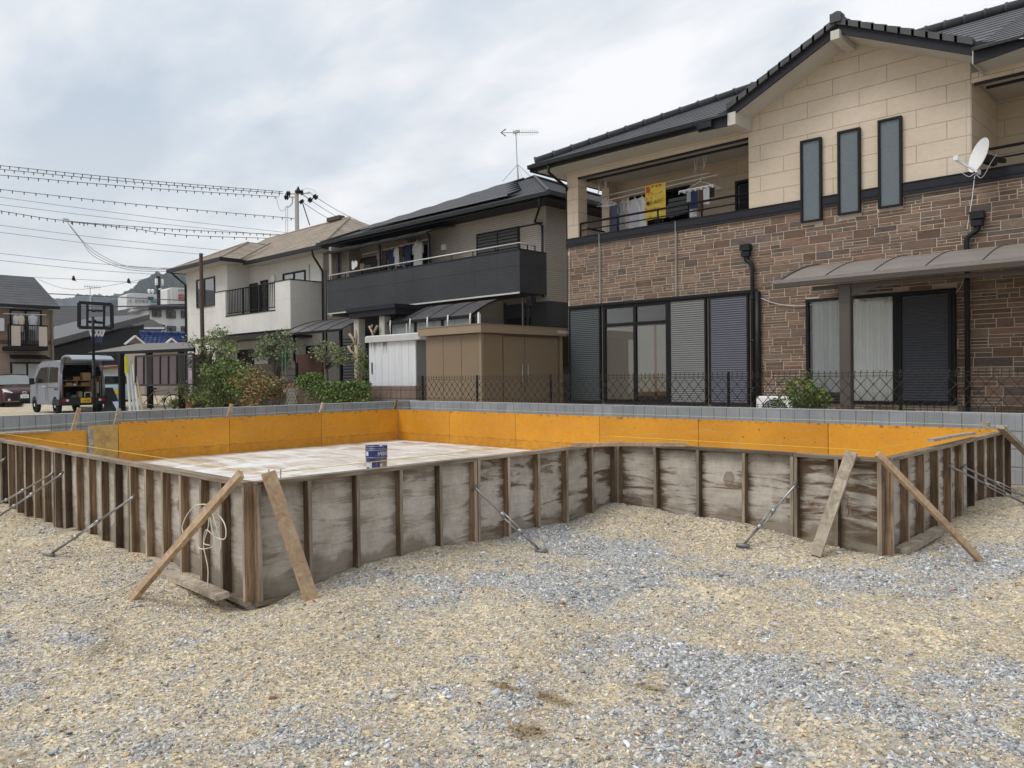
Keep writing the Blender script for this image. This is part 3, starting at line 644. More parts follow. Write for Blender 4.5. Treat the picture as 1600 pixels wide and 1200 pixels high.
# ------------------------------------------------------------------ block walls, fences
def groove(t, c, period, width, off=0.0):
    a = math_(t, 'ADD', c, off+1000*period); f = math_(t, 'FRACT', math_(t, 'DIVIDE', a, period))
    d = math_(t, 'MINIMUM', f, math_(t, 'SUBTRACT', 1.0, f))
    n = N(t, 'ShaderNodeMapRange', inp={1: width/period*.5, 2: width/period*1.0, 3: 1.0, 4: 0.0}); t.links.new(d, n.inputs[0]); return n.outputs[0]
def uv(t, ax):
    s = sep(t, pos(t)); return (s[0] if ax == 'X' else s[1]), s[2]
def blockmat(ax, name):
    m, t, b = newmat(name); L = t.links.new; u, z = uv(t, ax)
    P = pos(t); a = noise(t, P, 2.2, 5, .6); f = noise(t, P, 90, 3, .7)
    c = ramp(t, a, [(.3, (.25, .265, .285)), (.7, (.345, .36, .375))]); c = mix(t, .5, c, ramp(t, f, [(.3, .75), (.7, 1.2)]), 'MULTIPLY')
    pb = math_(t, 'FLOOR', math_(t, 'DIVIDE', u, .4)); pc = math_(t, 'FLOOR', math_(t, 'DIVIDE', z, .2))
    wn = N(t, 'ShaderNodeTexWhiteNoise', noise_dimensions='2D'); cb = N(t, 'ShaderNodeCombineXYZ'); L(pb, cb.inputs[0]); L(pc, cb.inputs[1]); L(cb.outputs[0], wn.inputs['Vector'])
    c = mix(t, 1, c, ramp(t, wn.outputs[0], [(0, .90), (1, 1.08)]), 'MULTIPLY')
    g = groove(t, u, .2, .007); g2 = groove(t, math_(t, 'ADD', z, -.629), .2, .009); rb = groove(t, u, .0333, .004, .003)
    rb = math_(t, 'MULTIPLY', rb, ramp(t, noise(t, mapd(t, P, (9, 9, .2)), 3, 3), [(.42, 0.0), (.58, .6)]))
    al = math_(t, 'MAXIMUM', math_(t, 'MAXIMUM', g, g2), math_(t, 'MULTIPLY', rb, .7))
    c = mix(t, math_(t, 'MULTIPLY', al, .6), c, (.09, .09, .09)); L(c, b.inputs['Base Color']); b.inputs['Roughness'].default_value = .9; b.inputs['Specular IOR Level'].default_value = .2
    bump(t, b, math_(t, 'SUBTRACT', math_(t, 'MULTIPLY', f, .15), al), .6, .008); return m
MT['blockX'] = blockmat('X', 'grey ribbed block'); MT['blockY'] = blockmat('Y', 'grey ribbed block along')
MT['cap'] = mat('cement wall top', (.50, .50, .49), .9, .12, 5, .3, 80)
WX, WY, WT = -12.76, 10.2, .629
r = thing('block_wall', 'grey ribbed concrete block wall below the black diamond fence', 'wall', (-5.8, WY, -.25))
MB().box(WX, 4.5, WY, WY+.12, -.3, WT-.004).build('blocks', MT['blockX'], r); MB().box(WX-.0, 4.5, WY+.002, WY+.118, WT-.004, WT).build('wall_top', MT['cap'], r)
r = thing('block_wall', 'grey concrete block wall running left in front of the parked van', 'wall', (WX-.06, 5, -.25))
MB().box(WX-.12, WX, -4, WY-.002, -.3, WT-.004).build('blocks', MT['blockY'], r); MB().box(WX-.118, WX-.002, -4, WY+.12, WT-.004, WT).build('wall_top', MT['cap'], r)
MT['black'] = mat('black powder coat', (.009, .009, .010), .5, .1, spec=.2); MT['dbrown'] = mat('dark brown aluminium', (.035, .028, .024), .4, .1)
MT['blackfence'] = mat('dark bronze wire', (.022, .018, .016), .5, .1)
def fence(x0, x1, y, zb, zt, label, cell=.155, posts=(), thick=.0046):
    r = thing('mesh_fence', label, 'fence', ((x0+x1)/2, y, zb)); mb = MB(); H = zt-zb
    z0, z1 = zb+.06, zt-.085; rows = 2; rh = (z1-z0)/2
    n = int(round((x1-x0)/cell))
    for i in range(-3, n+1):                       # crossing slanted wires, clipped to the panel
        for s in (1, -1):
            xa = x0+i*cell if s > 0 else x0+i*cell+cell*3; xb = xa+s*cell*3*.667*1.0
            xa_, xb_ = xa, xa+s*cell*2
            za, zc = z0, z1
            def cl(xa, za, xb, zb_):
                if xa == xb: return None
                t0, t1 = 0.0, 1.0
                for X in (x0, x1):
                    t_ = (X-xa)/(xb-xa)
                    if (X == x0) == (xb > xa): t0 = max(t0, t_)
                    else: t1 = min(t1, t_)
                if t1-t0 < .03: return None
                return (xa+(xb-xa)*t0, za+(zb_-za)*t0), (xa+(xb-xa)*t1, za+(zb_-za)*t1)
            q = cl(xa_, za, xb_, zc)
            if q: mb.tube([(q[0][0], y+.004*s, q[0][1]), (q[1][0], y+.004*s, q[1][1])], thick, 4, False)
    for i in range(n):                             # knots where the wires cross
        for k in range(4):
            zz_ = z0+(z1-z0)*(k+.0)/4+((z1-z0)/8 if 0 else 0); xx = x0+(i+.5*(k % 2))*cell
            mb.box(xx-.008, xx+.008, y-.008, y+.008, zz_-.010, zz_+.010)
        xx = x0+(i+.5)*cell                          # hooked tops and bottom stubs
        for o_ in (0, .5):
            xq = x0+(i+o_)*cell; mb.tube([(xq, y, z1-.01), (xq, y, zt-.015), (xq+.012, y-.012, zt), (xq+.02, y-.02, zt-.02)], thick*.9, 4, False)
            mb.tube([(xq, y, zb+.0), (xq, y, zb+.07)], thick*.9, 4, False)
    for z in (zb+.018, zb+.045, z1+.015, zt-.03): mb.tube([(x0, y, z), (x1, y, z)], thick, 4, False)
    mb.build('wire_mesh', MT['blackfence'], r, fix=False)
    for px in posts: MB().tube([(px, y+.045, zb-.1), (px, y+.045, zt+.005)], .021, 10).build('post', MT['black'], r)
def xw(px, y): return onY(px, 620, y)[0]
fy = WY+.06
fence(xw(655, fy), 4.0, fy, WT, WT+.50, 'black diamond wire fence along the block wall before the shed and brick house', posts=[xw(p, fy) for p in (658, 743, 858, 992, 1152 if 0 else 1136, 1405)])
# ------------------------------------------------------------------ shared house bits
def siding(name, c0, c1, ax, bw=.91, bh=.303, off=.5, gw=.006, gcol=None, bs_=14, bst=.5, zoff=0.0, uoff=0.0, fine=0):
    m, t, b = newmat(name); L = t.links.new; u, z = uv(t, ax); P = pos(t)
    z = math_(t, 'ADD', z, zoff); u = math_(t, 'ADD', u, uoff)
    row = math_(t, 'FLOOR', math_(t, 'DIVIDE', z, bh)); par = math_(t, 'FRACT', math_(t, 'MULTIPLY', math_(t, 'ADD', row, 1000), .5))
    us = math_(t, 'ADD', u, math_(t, 'MULTIPLY', par, bw*off*2)) if off else u
    n1 = noise(t, P, .8, 5); n2 = noise(t, mapd(t, P, (1, 1, 1.4)), bs_, 5, .6, .4)
    c = ramp(t, n1, [(.3, c0), (.7, c1)]); c = mix(t, .35, c, ramp(t, n2, [(.3, .85), (.7, 1.12)]), 'MULTIPLY')
    g = groove(t, z, bh, gw); 
    if bw: g = math_(t, 'MAXIMUM', g, groove(t, us, bw, gw))
    c = mix(t, math_(t, 'MULTIPLY', g, .75), c, gcol or tuple(v*.3 for v in c0))
    if fine:
        fz = groove(t, math_(t, 'ADD', z, math_(t, 'MULTIPLY', noise(t, mapd(t, P, (3, 3, .3)), 4, 3), .03)), fine, fine*.35); c = mix(t, math_(t, 'MULTIPLY', fz, .45), c, tuple(v*.35 for v in c0))
        bump(t, b, fz, -.5 if 0 else .4, -.004 if 0 else .004)
    L(c, b.inputs['Base Color']); b.inputs['Roughness'].default_value = .8; b.inputs['Specular IOR Level'].default_value = .25
    bump(t, b, math_(t, 'SUBTRACT', math_(t, 'MULTIPLY', n2, bst), g), .8, .01); return m
MT['navy'] = mat('dark navy metal trim', (.014, .015, .021), .5, .12, 3, spec=.25)
MT['gutter'] = mat('black gutter', (.010, .011, .014), .45, .12, 3, spec=.28)
MT['soffit'] = mat('cream soffit', (.52, .50, .46), .8, .05)
MT['glassdark'] = None
def glass(name, tint=(.86, .88, .88), tr=.65, rough=.02):
    m, t, b = newmat(name); L = t.links.new; o = t.nodes['Material Output']
    tb = N(t, 'ShaderNodeBsdfTransparent', inp={0: (*tint, 1)}); gl = N(t, 'ShaderNodeBsdfGlossy', inp={0: (1, 1, 1, 1), 'Roughness': rough})
    fr = N(t, 'ShaderNodeFresnel', inp={0: 1.5}); f2 = math_(t, 'MULTIPLY', fr.outputs[0], .9)
    ms = N(t, 'ShaderNodeMixShader'); L(f2, ms.inputs[0]); L(tb.outputs[0], ms.inputs[1]); L(gl.outputs[0], ms.inputs[2]); L(ms.outputs[0], o.inputs[0])
    return m
MT['glass'] = glass('window glass', (.95, .96, .96)); MT['dglass'] = glass('dark window glass', (.12, .13, .14))
MT['room'] = mat('dim room', (.05, .045, .04), .9, .2, 1); MT['darkroom'] = mat('dark room', (.008, .008, .008), .9, .2, 1)
MT['curtain'] = mat('white net curtain', (.80, .80, .78), .9, .05); MT['curtaingrey'] = mat('grey curtain', (.50, .51, .51), .9, .08)
def slats(mb, x0, x1, y, z0, z1, n, d=.014, ax='X', out=-1):
    h = (z1-z0)/n
    for i in range(n):
        a = z0+i*h
        for (p, q) in (((x0, y+out*.002, a), (x0, y+out*d, a+h*.35)), ):
            pass
        P = [(x0, 0, a+h*.12), (x1, 0, a+h*.12), (x1, out*d, a+h*.45), (x0, out*d, a+h*.45), (x1, out*d*.6, a+h*.95), (x0, out*d*.6, a+h*.95), (x1, 0, a+h), (x0, 0, a+h)]
        if ax == 'X': P = [(u, y+v, w_) for u, v, w_ in P]
        else: P = [(y+v, u, w_) for u, v, w_ in P]
        mb.add(P, [(0, 1, 2, 3), (3, 2, 4, 5), (5, 4, 6, 7)])
    if ax == 'X': mb.box(x0, x1, y, y+.01*(-out), z0, z1)
    else: mb.box(y, y+.01*(-out), x0, x1, z0, z1)
    return mb
def bxa(mb, ax, u0, u1, c, d0, d1, z0, z1, out):
    """box along axis ax at plane c, from depth d0 to d1 outwards."""
    if ax == 'X': mb.box(u0, u1, c+out*d0, c+out*d1, z0, z1)
    else: mb.box(c+out*d0, c+out*d1, u0, u1, z0, z1)
    return mb
def framem(ax, u0, u1, c, z0, z1, out, w=.045, d0=0, d1=.05, vs=(), hs=()):
    mb = MB(); bxa(mb, ax, u0, u0+w, c, d0, d1, z0, z1, out); bxa(mb, ax, u1-w, u1, c, d0, d1, z0, z1, out)
    bxa(mb, ax, u0+w, u1-w, c, d0, d1, z0, z0+w, out); bxa(mb, ax, u0+w, u1-w, c, d0, d1, z1-w, z1, out)
    for v in vs: bxa(mb, ax, v-w/2, v+w/2, c, d0, d1-.004, z0+w, z1-w, out)
    for h_ in hs: bxa(mb, ax, u0+w, u1-w, c, d0, d1-.006, h_-w/2, h_+w/2, out)
    return mb
def curtainm(ax, u0, u1, c, z0, z1, out, amp=.025, per=.09):
    mb = MB(); n = max(6, int(abs(u1-u0)/per*6)); P = []
    for i in range(n+1):
        u = u0+(u1-u0)*i/n; d = amp*math.sin(i*1.05+math.sin(i*.37)*1.5)
        for z in (z0, z1): P.append((u, c+out*d, z) if ax == 'X' else (c+out*d, u, z))
    mb.add(P, [(2*i, 2*i+2, 2*i+3, 2*i+1) for i in range(n)]); return mb
def window(par, ax, u0, u1, c, z0, z1, out, fm='black', vs=(), hs=(), cur=None, w=.045, room='room', gm='glass', cr=(0, 1), pane=True, proud=.05, label=None):
    """frame part with pane, curtain and dark interior recess as its sub-parts."""
    f = framem(ax, u0, u1, c, z0, z1, out, w, -.02, proud, vs, hs).build('window', MT[fm], par)
    if label: f['label'] = label
    e = .008
    if pane: bxa(MB(), ax, u0+w, u1-w, c, .012, .016, z0+w, z1-w, out).build('pane', MT[gm], f)
    mb = MB(); bxa(mb, ax, u0+w, u1-w, c, .0015, .003, z0+w, z1-w, out)
    if cur: 
        uu0, uu1 = u0+w+(u1-u0-2*w)*cr[0], u0+w+(u1-u0-2*w)*cr[1]
        # curtain just behind the glass
        curtainm(ax, uu0, uu1, c+out*.0085, z0+w, z1-w, out, .0028, .07).build('curtain', MT[cur], f)
    mb.build('backing', MT[room], f); return f
def pipe(par, pts, r=.035, m='gutter', name='downpipe'): return MB().tube(pts, r, 10).build(name, MT[m], par, True)
def roofplane(mb, a, b, c, d, n, th=.03, lip=.013):
    """tiled slope: a-b eave, d-c ridge; n stepped courses."""
    a, b, c, d = map(Vector, (a, b, c, d)); nm = (b-a).cross(d-a).normalized()
    if nm[2] < 0: nm = -nm
    for i in range(n):
        t0, t1 = i/n, (i+1)/n; p = [a.lerp(d, t0)+nm*lip, b.lerp(c, t0)+nm*lip, b.lerp(c, t1)+nm*.002, a.lerp(d, t1)+nm*.002, a.lerp(d, t0)-nm*th, b.lerp(c, t0)-nm*th, b.lerp(c, t1)-nm*th, a.lerp(d, t1)-nm*th]
        mb.add(p, [(0, 1, 2, 3), (4, 5, 1, 0), (7, 6, 5, 4), (1, 5, 6, 2), (0, 3, 7, 4)])
    return mb
def ridgecaps(mb, a, b, r=.085, step=.36, th=.05):
    a, b = Vector(a), Vector(b); n = max(1, int((b-a).length/step)); d = (b-a)/n; dn = d.normalized()
    for i in range(n):
        p = a+d*i; q = p+d; up = Vector((0, 0, 1))
        mb.tube([p, p+dn*.045, p+dn*.05, q], [r*1.18, r*1.18, r, r*.96], 10)
    return mb
MT['tile'] = mat('charcoal roof tile', (.055, .057, .062), .55, .35, 3, .2, 40, spec=.4, dirt=.25, grime=(.11, .10, .085))
def tilewave(name, col, ax, per=.3, var=.3, wig=.6, gap=.28, rough=.55):
    m, t, b = newmat(name); u, z = uv(t, ax); P = pos(t); L = t.links.new
    w_ = math_(t, 'SINE', math_(t, 'MULTIPLY', u, 6.283/per)); n1 = noise(t, P, 1.5, 5); n2 = noise(t, P, 25, 4)
    c = ramp(t, n1, [(.3, tuple(v*(1-var) for v in col)), (.7, tuple(v*(1+var) for v in col))]); c = mix(t, .4, c, ramp(t, n2, [(.3, .75), (.7, 1.2)]), 'MULTIPLY')
    g = groove(t, u, per, .012); c = mix(t, math_(t, 'MULTIPLY', g, .5), c, tuple(v*.3 for v in col))
    L(c, b.inputs['Base Color']); b.inputs['Roughness'].default_value = rough; b.inputs['Specular IOR Level'].default_value = .4
    bump(t, b, w_, wig*.5, .02); return m
MT['tileX'] = tilewave('charcoal tiles in rows', (.060, .063, .070), 'X'); MT['tileY'] = tilewave('charcoal tiles in rows side', (.060, .063, .070), 'Y')

# ------------------------------------------------------------------ brick faced house (right)
HY = 14.0; GZ = .12
MT['cream'] = siding('sand cut-stone siding', (.52, .44, .345), (.61, .525, .42), 'X', .91, .2905, .5, .0055, (.31, .25, .185), 9, .8, zoff=-4.24, uoff=.12)
MT['creamY'] = siding('sand cut-stone siding side', (.52, .44, .345), (.61, .525, .42), 'Y', .91, .2905, .5, .0055, (.31, .25, .185), 9, .8, zoff=-4.24)
MT['mortar'] = mat('beige mortar', (.50, .42, .33), .9, .08, 6, .3, 90)
def stonem():
    m, t, b = newmat('brown ledge stone'); L = t.links.new; P = pos(t)
    vc = N(t, 'ShaderNodeAttribute', attribute_name='col').outputs['Color']
    n = noise(t, mapd(t, P, (5, 5, 22)), 1.5, 6, .65, 1.0); n2 = noise(t, mapd(t, P, (1, 1, 3)), 4, 5, .6)
    c = mix(t, .65, vc, ramp(t, n, [(.3, .55), (.5, .97), (.72, 1.4)]), 'MULTIPLY'); c = mix(t, .5, c, ramp(t, n2, [(.3, .7), (.7, 1.35)]), 'MULTIPLY')
    L(c, b.inputs['Base Color']); b.inputs['Roughness'].default_value = .85; b.inputs['Specular IOR Level'].default_value = .25; bump(t, b, n, .8, .012); return m
MT['ledge'] = stonem()
def cladding(par, ax, u0, u1, c, z0, z1, out, holes, seed=3):
    rg = random.Random(seed); mb = MB(); cols = []
    pal = [(.17, .112, .084), (.15, .10, .077), (.135, .102, .084), (.195, .125, .093), (.175, .125, .097), (.125, .10, .09), (.19, .14, .108), (.16, .11, .085), (.18, .135, .105), (.18, .118, .088)]
    # repeating factory panel rows: 0.455 m boards split in random ashlar pieces
    pat = []
    z = z0
    while z < z1-.02:
        rows = rg.choice([[.075, .075], [.15], [.05, .05, .05], [.1, .05], [.05, .1], [.15]]) if 0 else None
        H = .15; u = u0-rg.random()*.3
        while u < u1:
            W = rg.choice([.24, .3, .36, .42, .54]); k = rg.random()
            if k < .27: subs = [(0, H, [(0, W)])]
            elif k < .55: subs = [(0, H*.5, [(0, W)]), (H*.5, H, [(0, W)])] if rg.random() < .4 else [(0, H*.5, [(0, W*.55), (W*.55, W)]), (H*.5, H, [(0, W)])]
            elif k < .8: subs = [(0, H/3, [(0, W)]), (H/3, H*2/3, [(0, W*.4), (W*.4, W)]), (H*2/3, H, [(0, W)])]
            else: subs = [(0, H*.33, [(0, W*.62), (W*.62, W)]), (H*.33, H, [(0, W)])]
            for a, b_, us in subs:
                for p, q in us:
                    U0, U1, Z0, Z1 = max(u+p, u0)+.0065, min(u+q, u1)-.0065, z+a+.0055, min(z+b_, z1)-.0055
                    if U1-U0 < .03 or Z1-Z0 < .015: continue
                    bad = False
                    for h in holes:
                        if U1 > h[0] and U0 < h[1] and Z1 > h[2] and Z0 < h[3]:
                            if U0 < h[0] and h[0]-U0 > .03: U1 = h[0]-.003
                            elif U1 > h[1] and U1-h[1] > .03: U0 = h[1]+.003
                            else: bad = True
                    if bad: continue
                    d = .004+rg.random()*.007; e = .004
                    P = [(U0, .001, Z0), (U1, .001, Z0), (U1, .001, Z1), (U0, .001, Z1), (U0+e, d, Z0+e), (U1-e, d, Z0+e), (U1-e, d, Z1-e), (U0+e, d, Z1-e)]
                    P = [(x, c+out*y, zz_) if ax == 'X' else (c+out*y, x, zz_) for x, y, zz_ in P]
                    mb.add(P, [(4, 5, 6, 7), (0, 1, 5, 4), (1, 2, 6, 5), (2, 3, 7, 6), (3, 0, 4, 7)])
                    cc = rg.choice(pal); k_ = .8+.5*rg.random(); cols += [tuple(v*k_ for v in cc)+(1,)]*8
            u += W
        z += H
    o = mb.build('stone_cladding', MT['ledge'], par)
    at = o.data.color_attributes.new('col', 'FLOAT_COLOR', 'POINT'); at.data.foreach_set('color', np.array(cols, np.float32).reshape(-1)); return o
def H3():
    r = thing('brick_house', 'two storey house with brown stone lower walls, sand siding above and a charcoal tiled gable', 'house', (-5, HY, GZ))
    X0, X1 = -11.67, 4.2; BZ0, BZ1 = 4.03, 4.235; GXL, GXR = -7.18, -3.42; D = 8
    MB().box(X0, X1, HY, HY+D, GZ, BZ0).build('lower_wall', MT['mortar'], r)
    g0x0, g0x1 = onY(890.7, 500, HY)[0], onY(1184, 500, HY)[0]; wz0, wz1 = .50, 2.64
    a0, a1 = onY(1262, 500, HY)[0], onY(1495, 500, HY)[0]; az0, az1 = .56, 2.41+.02
    nw = [(onY(p, 300, HY)[0], onY(q, 300, HY)[0], zb, zt) for p, q, zb, zt in ((1253, 1285.5, 3.81, 5.29), (1311, 1346, 3.85, 5.31), (1374, 1411, 3.86, 5.35))]
    holes = [(g0x0, g0x1, wz0-.06, wz1), (a0, a1, az0, az1)]+[(a, b, c, d) for a, b, c, d in nw]
    cladding(r, 'X', X0, X1, HY, GZ+.0, BZ0, -1, holes)
    o = MB()
    seg = [X0-.02]+[v for a in nw for v in (a[0]+.01, a[1]-.01)]+[X1]
    for i in range(0, len(seg), 2):
        o.box(seg[i], seg[i+1], HY-.045, HY+.02, BZ0, BZ1-.012); o.box(seg[i], seg[i+1], HY-.06, HY+.02, BZ1-.012, BZ1); o.box(seg[i], seg[i+1], HY-.055, HY-.045, BZ0+.06, BZ0+.075)
    o.box(X0-.02, X0, HY+.02, HY+D, BZ0, BZ1); o.build('trim_band', MT['navy'], r)
    # upper walls
    BY = HY+1.65; SZ = 5.60; EZ = 5.79
    pk = (GXL+GXR)/2+.05; m = .47
    gz_ = lambda x: 6.86-m*abs(x-pk)
    mb = MB(); mb.prism([(GXL, HY, BZ1), (GXR, HY, BZ1), (GXR, HY, gz_(GXR)), (pk, HY, gz_(pk)), (GXL, HY, gz_(GXL))], (0, 3.2, 0)); mb.build('gable_wall', MT['cream'], r)
    mb = MB(); mb.box(X0+.0, GXL, BY, HY+D, BZ0-.9, 5.9); mb.box(GXR, X1, BY, HY+D, BZ0-.9, 5.9); mb.build('upper_wall', MT['cream'], r)
    mb = MB(); mb.box(GXR+.001, GXR+.012, HY+.012, BY-.01, BZ1, 5.72); mb.build('balcony_side_wall', MT['creamY'], r)
    MB().box(X0, X0+.32, HY, HY+.32, BZ1, SZ).build('corner_pillar', MT['cream'], r)
    MB().box(X0, X0+.22, HY+1.30, HY+1.648, BZ1, SZ).build('corner_pillar', MT['cream'], r)
    mb = MB(); mb.box(X0, GXL-.002, HY, HY+.2, SZ, 5.78); mb.box(X0, X0+.2, HY+.2, BY, SZ, 5.78); mb.box(GXR+.013, X1, HY, HY+.2, SZ+.02, 5.78); mb.build('balcony_header', MT['cream'], r)
    mb = MB(); mb.box(X0+.32, GXL-.003, HY-.012, HY+.06, SZ-.035, SZ-.002); mb.box(X0+.3, GXL-.003, HY+.30, HY+.36, SZ-.04, SZ-.005); mb.box(GXR+.05, X1, HY-.012, HY+.06, SZ-.015, SZ+.018); mb.box(GXR+.15, X1, HY+.28, HY+.34, SZ-.02, SZ+.015); mb.build('header_trim', MT['navy'], r)
    mb = MB(); mb.box(X0+.2, GXL-.003, HY+.2, BY, 5.74, 5.78); mb.box(GXR+.013, X1, HY+.2, BY, 5.74, 5.78); mb.build('balcony_ceiling', MT['soffit'], r)
    mb = MB(); mb.box(X0+.02, GXL, HY+.1, BY, 3.2, 3.35); mb.box(GXR, X1, HY+.1, BY, 3.2, 3.35); mb.build('balcony_floor', MT['cap'], r)
    for lab, xa, xb, zz_ in (('left', X0+.33, GXL-.02, 0), ('right', GXR+.03, X1, 0)):
        mb = MB(); mb.tube([(xa, HY+.07, 4.56), (xb, HY+.07, 4.56)], .024, 8); mb.tube([(xa, HY+.07, 4.40), (xb, HY+.07, 4.40)], .015, 8)
        n = int((xb-xa)/1.15)+1
        for i in range(n+1): mb.box(xa+(xb-xa)*i/n-.012, xa+(xb-xa)*i/n+.012, HY+.055, HY+.085, BZ1, 4.55)
        mb.build('balcony_rail', MT['black'], r, True)
    mb = MB(); mb.tube([(X0+.07, HY+.4, 4.56), (X0+.07, HY+1.28, 4.56)], .024, 8); mb.tube([(X0+.07, HY+.4, 4.40), (X0+.07, HY+1.28, 4.40)], .015, 8); mb.build('balcony_rail', MT['black'], r, True)
    # windows on the balcony
    xq = lambda px: onY(px, 300, BY)[0]
    window(r, 'X', xq(985), xq(1079), BY, 3.36, 5.36, -1, 'black', vs=(xq(1032),), room='darkroom', gm='dglass')
    f = window(r, 'X', xq(1150), xq(1196), BY, 3.9, 5.24, -1, 'navy', room='darkroom', gm='dglass'); slats(MB(), xq(1150)+.1, xq(1196)-.1, BY-.04, 4.0, 5.16, 12).build('louvre', MT['navy'], f)
    # three tall narrow windows
    MT['frost'] = mat('frosted blue grey glazing', (.115, .14, .158), .28, .0, 1, spec=.5)
    for i, (a, b, zb, zt) in enumerate(nw):
        f = framem('X', a, b, HY, zb, zt, -1, .035, -.01, .075).build('window', MT['black'], r)
        MB().box(a+.034, b-.034, HY-.04, HY-.035, zb+.034, zt-.034).build('pane', MT['frost'], f)
        MB().box(a-.012, b+.012, HY-.028, HY-.005, zb-.012, zb).build('sill', MT['cap'], f)
    # ground floor left: shutters and sliding door group
    c = HY; px = lambda p: onY(p, 550, HY)[0]
    MB().box(g0x0, g0x1, HY-.09, HY-.0, wz1-.005, wz1+.05).build('shutter_head', MT['black'], r)
    MB().box(g0x0-.02, g0x1, HY-.14, HY-.02, wz0-.16, wz0-.03).build('door_sill', MT['black'], r)
    MT['shut1'] = mat('grey green shutter', (.060, .072, .076), .5, .05, 1); MT['shut2'] = mat('pale shutter', (.17, .178, .178), .5, .05, 1); MT['shut3'] = mat('slate blue shutter', (.095, .10, .13), .5, .05, 1); MT['shut4'] = mat('dark blue shutter', (.055, .06, .075), .5, .05, 1)
    for p, q, mm, lab in ((892, 941, 'shut1', None), (1048, 1106, 'shut2', 'pale grey slatted shutter'), (1110, 1172, 'shut3', 'slate blue slatted shutter')):
        f = framem('X', px(p), px(q), HY, wz0, wz1-.01, -1, .035, -.0, .07).build('shutter', MT['black'], r)
        if lab: f['label'] = lab
        slats(MB(), px(p)+.036, px(q)-.036, HY-.045, wz0+.036, wz1-.046, 48, .012).build('slats', MT[mm], f)
    w_ = .05; a, b = px(944), px(1047)
    mid = (a+b)/2
    f = window(r, 'X', a, b, HY, wz0, wz1-.01, -1, 'black', vs=(mid,), hs=(2.20,), w=.07, room='room', gm='glass')
    MT['tan'] = mat('drawn beige blind', (.30, .27, .225), .9, .04, 1)
    MB().box(a+.08, mid-.04, HY-.0085, HY-.006, wz0+.08, 2.14).build('blind', MT['tan'], f)
    MT['paper'] = mat('pale paper screen', (.36, .335, .28), .9, .05, 1); MT['hinoki'] = mat('screen timber', (.24, .12, .05), .6, .1, 2)
    MB().box(mid+.05, b-.09, HY-.0085, HY-.006, wz0+.25, 2.14).build('paper_screen', MT['paper'], f)
    MB().box(b-.38, b-.32, HY-.0105, HY-.009, wz0+.1, 2.14).add([], []).box(mid+.05, b-.08, HY-.0105, HY-.009, wz0+.16, wz0+.25).build('screen_frame', MT['hinoki'], f)
    # ground floor right: curtained door and wide shutter
    f = framem('X', a0, a1, HY, az0, az1, -1, .05, -.01, .09).build('window', MT['black'], r); s1 = px(1403)
    mdx = px(1330); MB().box(s1-.05, s1+.04, HY-.085, HY, az0+.05, az1-.05).box(mdx-.05, mdx+.05, HY-.06, HY, az0+.05, az1-.05).build('mullion', MT['black'], f)
    MB().box(a0+.06, s1-.06, HY-.012, HY-.010, az0+.06, az1-.06).build('backing', MT['room'], f)
    curtainm('X', a0+.10, mdx-.05, HY-.028, az0+.2, az1-.06, -1, .012, .08).build('curtain', MT['curtaingrey'], f)
    curtainm('X', mdx+.05, s1-.07, HY-.028, az0+.06, az1-.06, -1, .012, .06).build('curtain', MT['curtain'], f)
    MB().box(a0+.05, s1-.05, HY-.05, HY-.046, az0+.05, az1-.05).build('pane', MT['glass'], f)
    f = framem('X', s1+.04, a1-.05, HY, az0+.0, az1-.02, -1, .05, .02, .11).build('shutter', MT['black'], r)
    slats(MB(), s1+.095, a1-.105, HY-.08, az0+.06, az1-.075, 40, .014).build('slats', MT['shut4'], f)
    # roofs
    RE, RX0, RY = 5.90, -12.10, 13.28; mp = .47; RYR = 18.3
    zr = RE+mp*(RYR-RY); xh = RX0+(RYR-RY)
    vx = lambda x, zz_: RY+(zz_-RE)/mp
    mb = MB(); zg = 7.0; yv = RY+(zg-RE)/mp
    pkz = 7.0; vL, vR = pk-(pkz-6.05)/m, pk+(pkz-6.05)/m     # verge foot x
    roofplane(mb, (RX0, RY, RE), (vL-.0, RY, RE), (vL, RYR, zr), (xh, RYR, zr), 18)
    yb = 14.03-RY; roofplane(mb, (vL, RY+yb, RE+mp*yb), (vR, RY+yb, RE+mp*yb), (vR, RYR, zr), (vL, RYR, zr), 9)
    roofplane(mb, (vR, RY, RE), (X1+.5, RY, RE), (X1+.5, RYR, zr), (vR, RYR, zr), 18); mb.build('roof', MT['tileX'], r, fix=False)
    mb = MB(); roofplane(mb, (RX0, 22.6, RE), (RX0, RY, RE), (xh, RYR, zr), (xh, RYR, zr), 18); mb.build('roof', MT['tileY'], r, fix=False)
    # front gable roof
    GY0 = 13.38; mb = MB()
    for sx, xv in ((-1, vL), (1, vR)):
        zf = pkz-m*abs(xv-pk)
        roofplane(mb, (xv, GY0, zf), (xv, 17.4, zf), (pk, 17.4, pkz), (pk, GY0, pkz), 9, .02)
    mb.build('roof', MT['tileY'], r, fix=False)
    mb = MB(); ridgecaps(mb, (RX0+.05, RY+.05, RE+.07), (xh, RYR, zr+.08), .085, .42); mb.build('ridge_tiles', MT['tile'], r, True); mb = MB()
    ridgecaps(mb, (xh-.1, RYR, zr+.09), (X1+.5, RYR, zr+.09), .09, .36); mb.build('ridge_tiles', MT['tile'], r, True); mb = MB(); ridgecaps(mb, (pk, GY0-.03, pkz+.05), (pk, 17.3, pkz+.05), .085, .36); mb.build('ridge_tiles', MT['tile'], r, True)
    # stepped verge tiles, barge boards, soffits
    mb = MB()
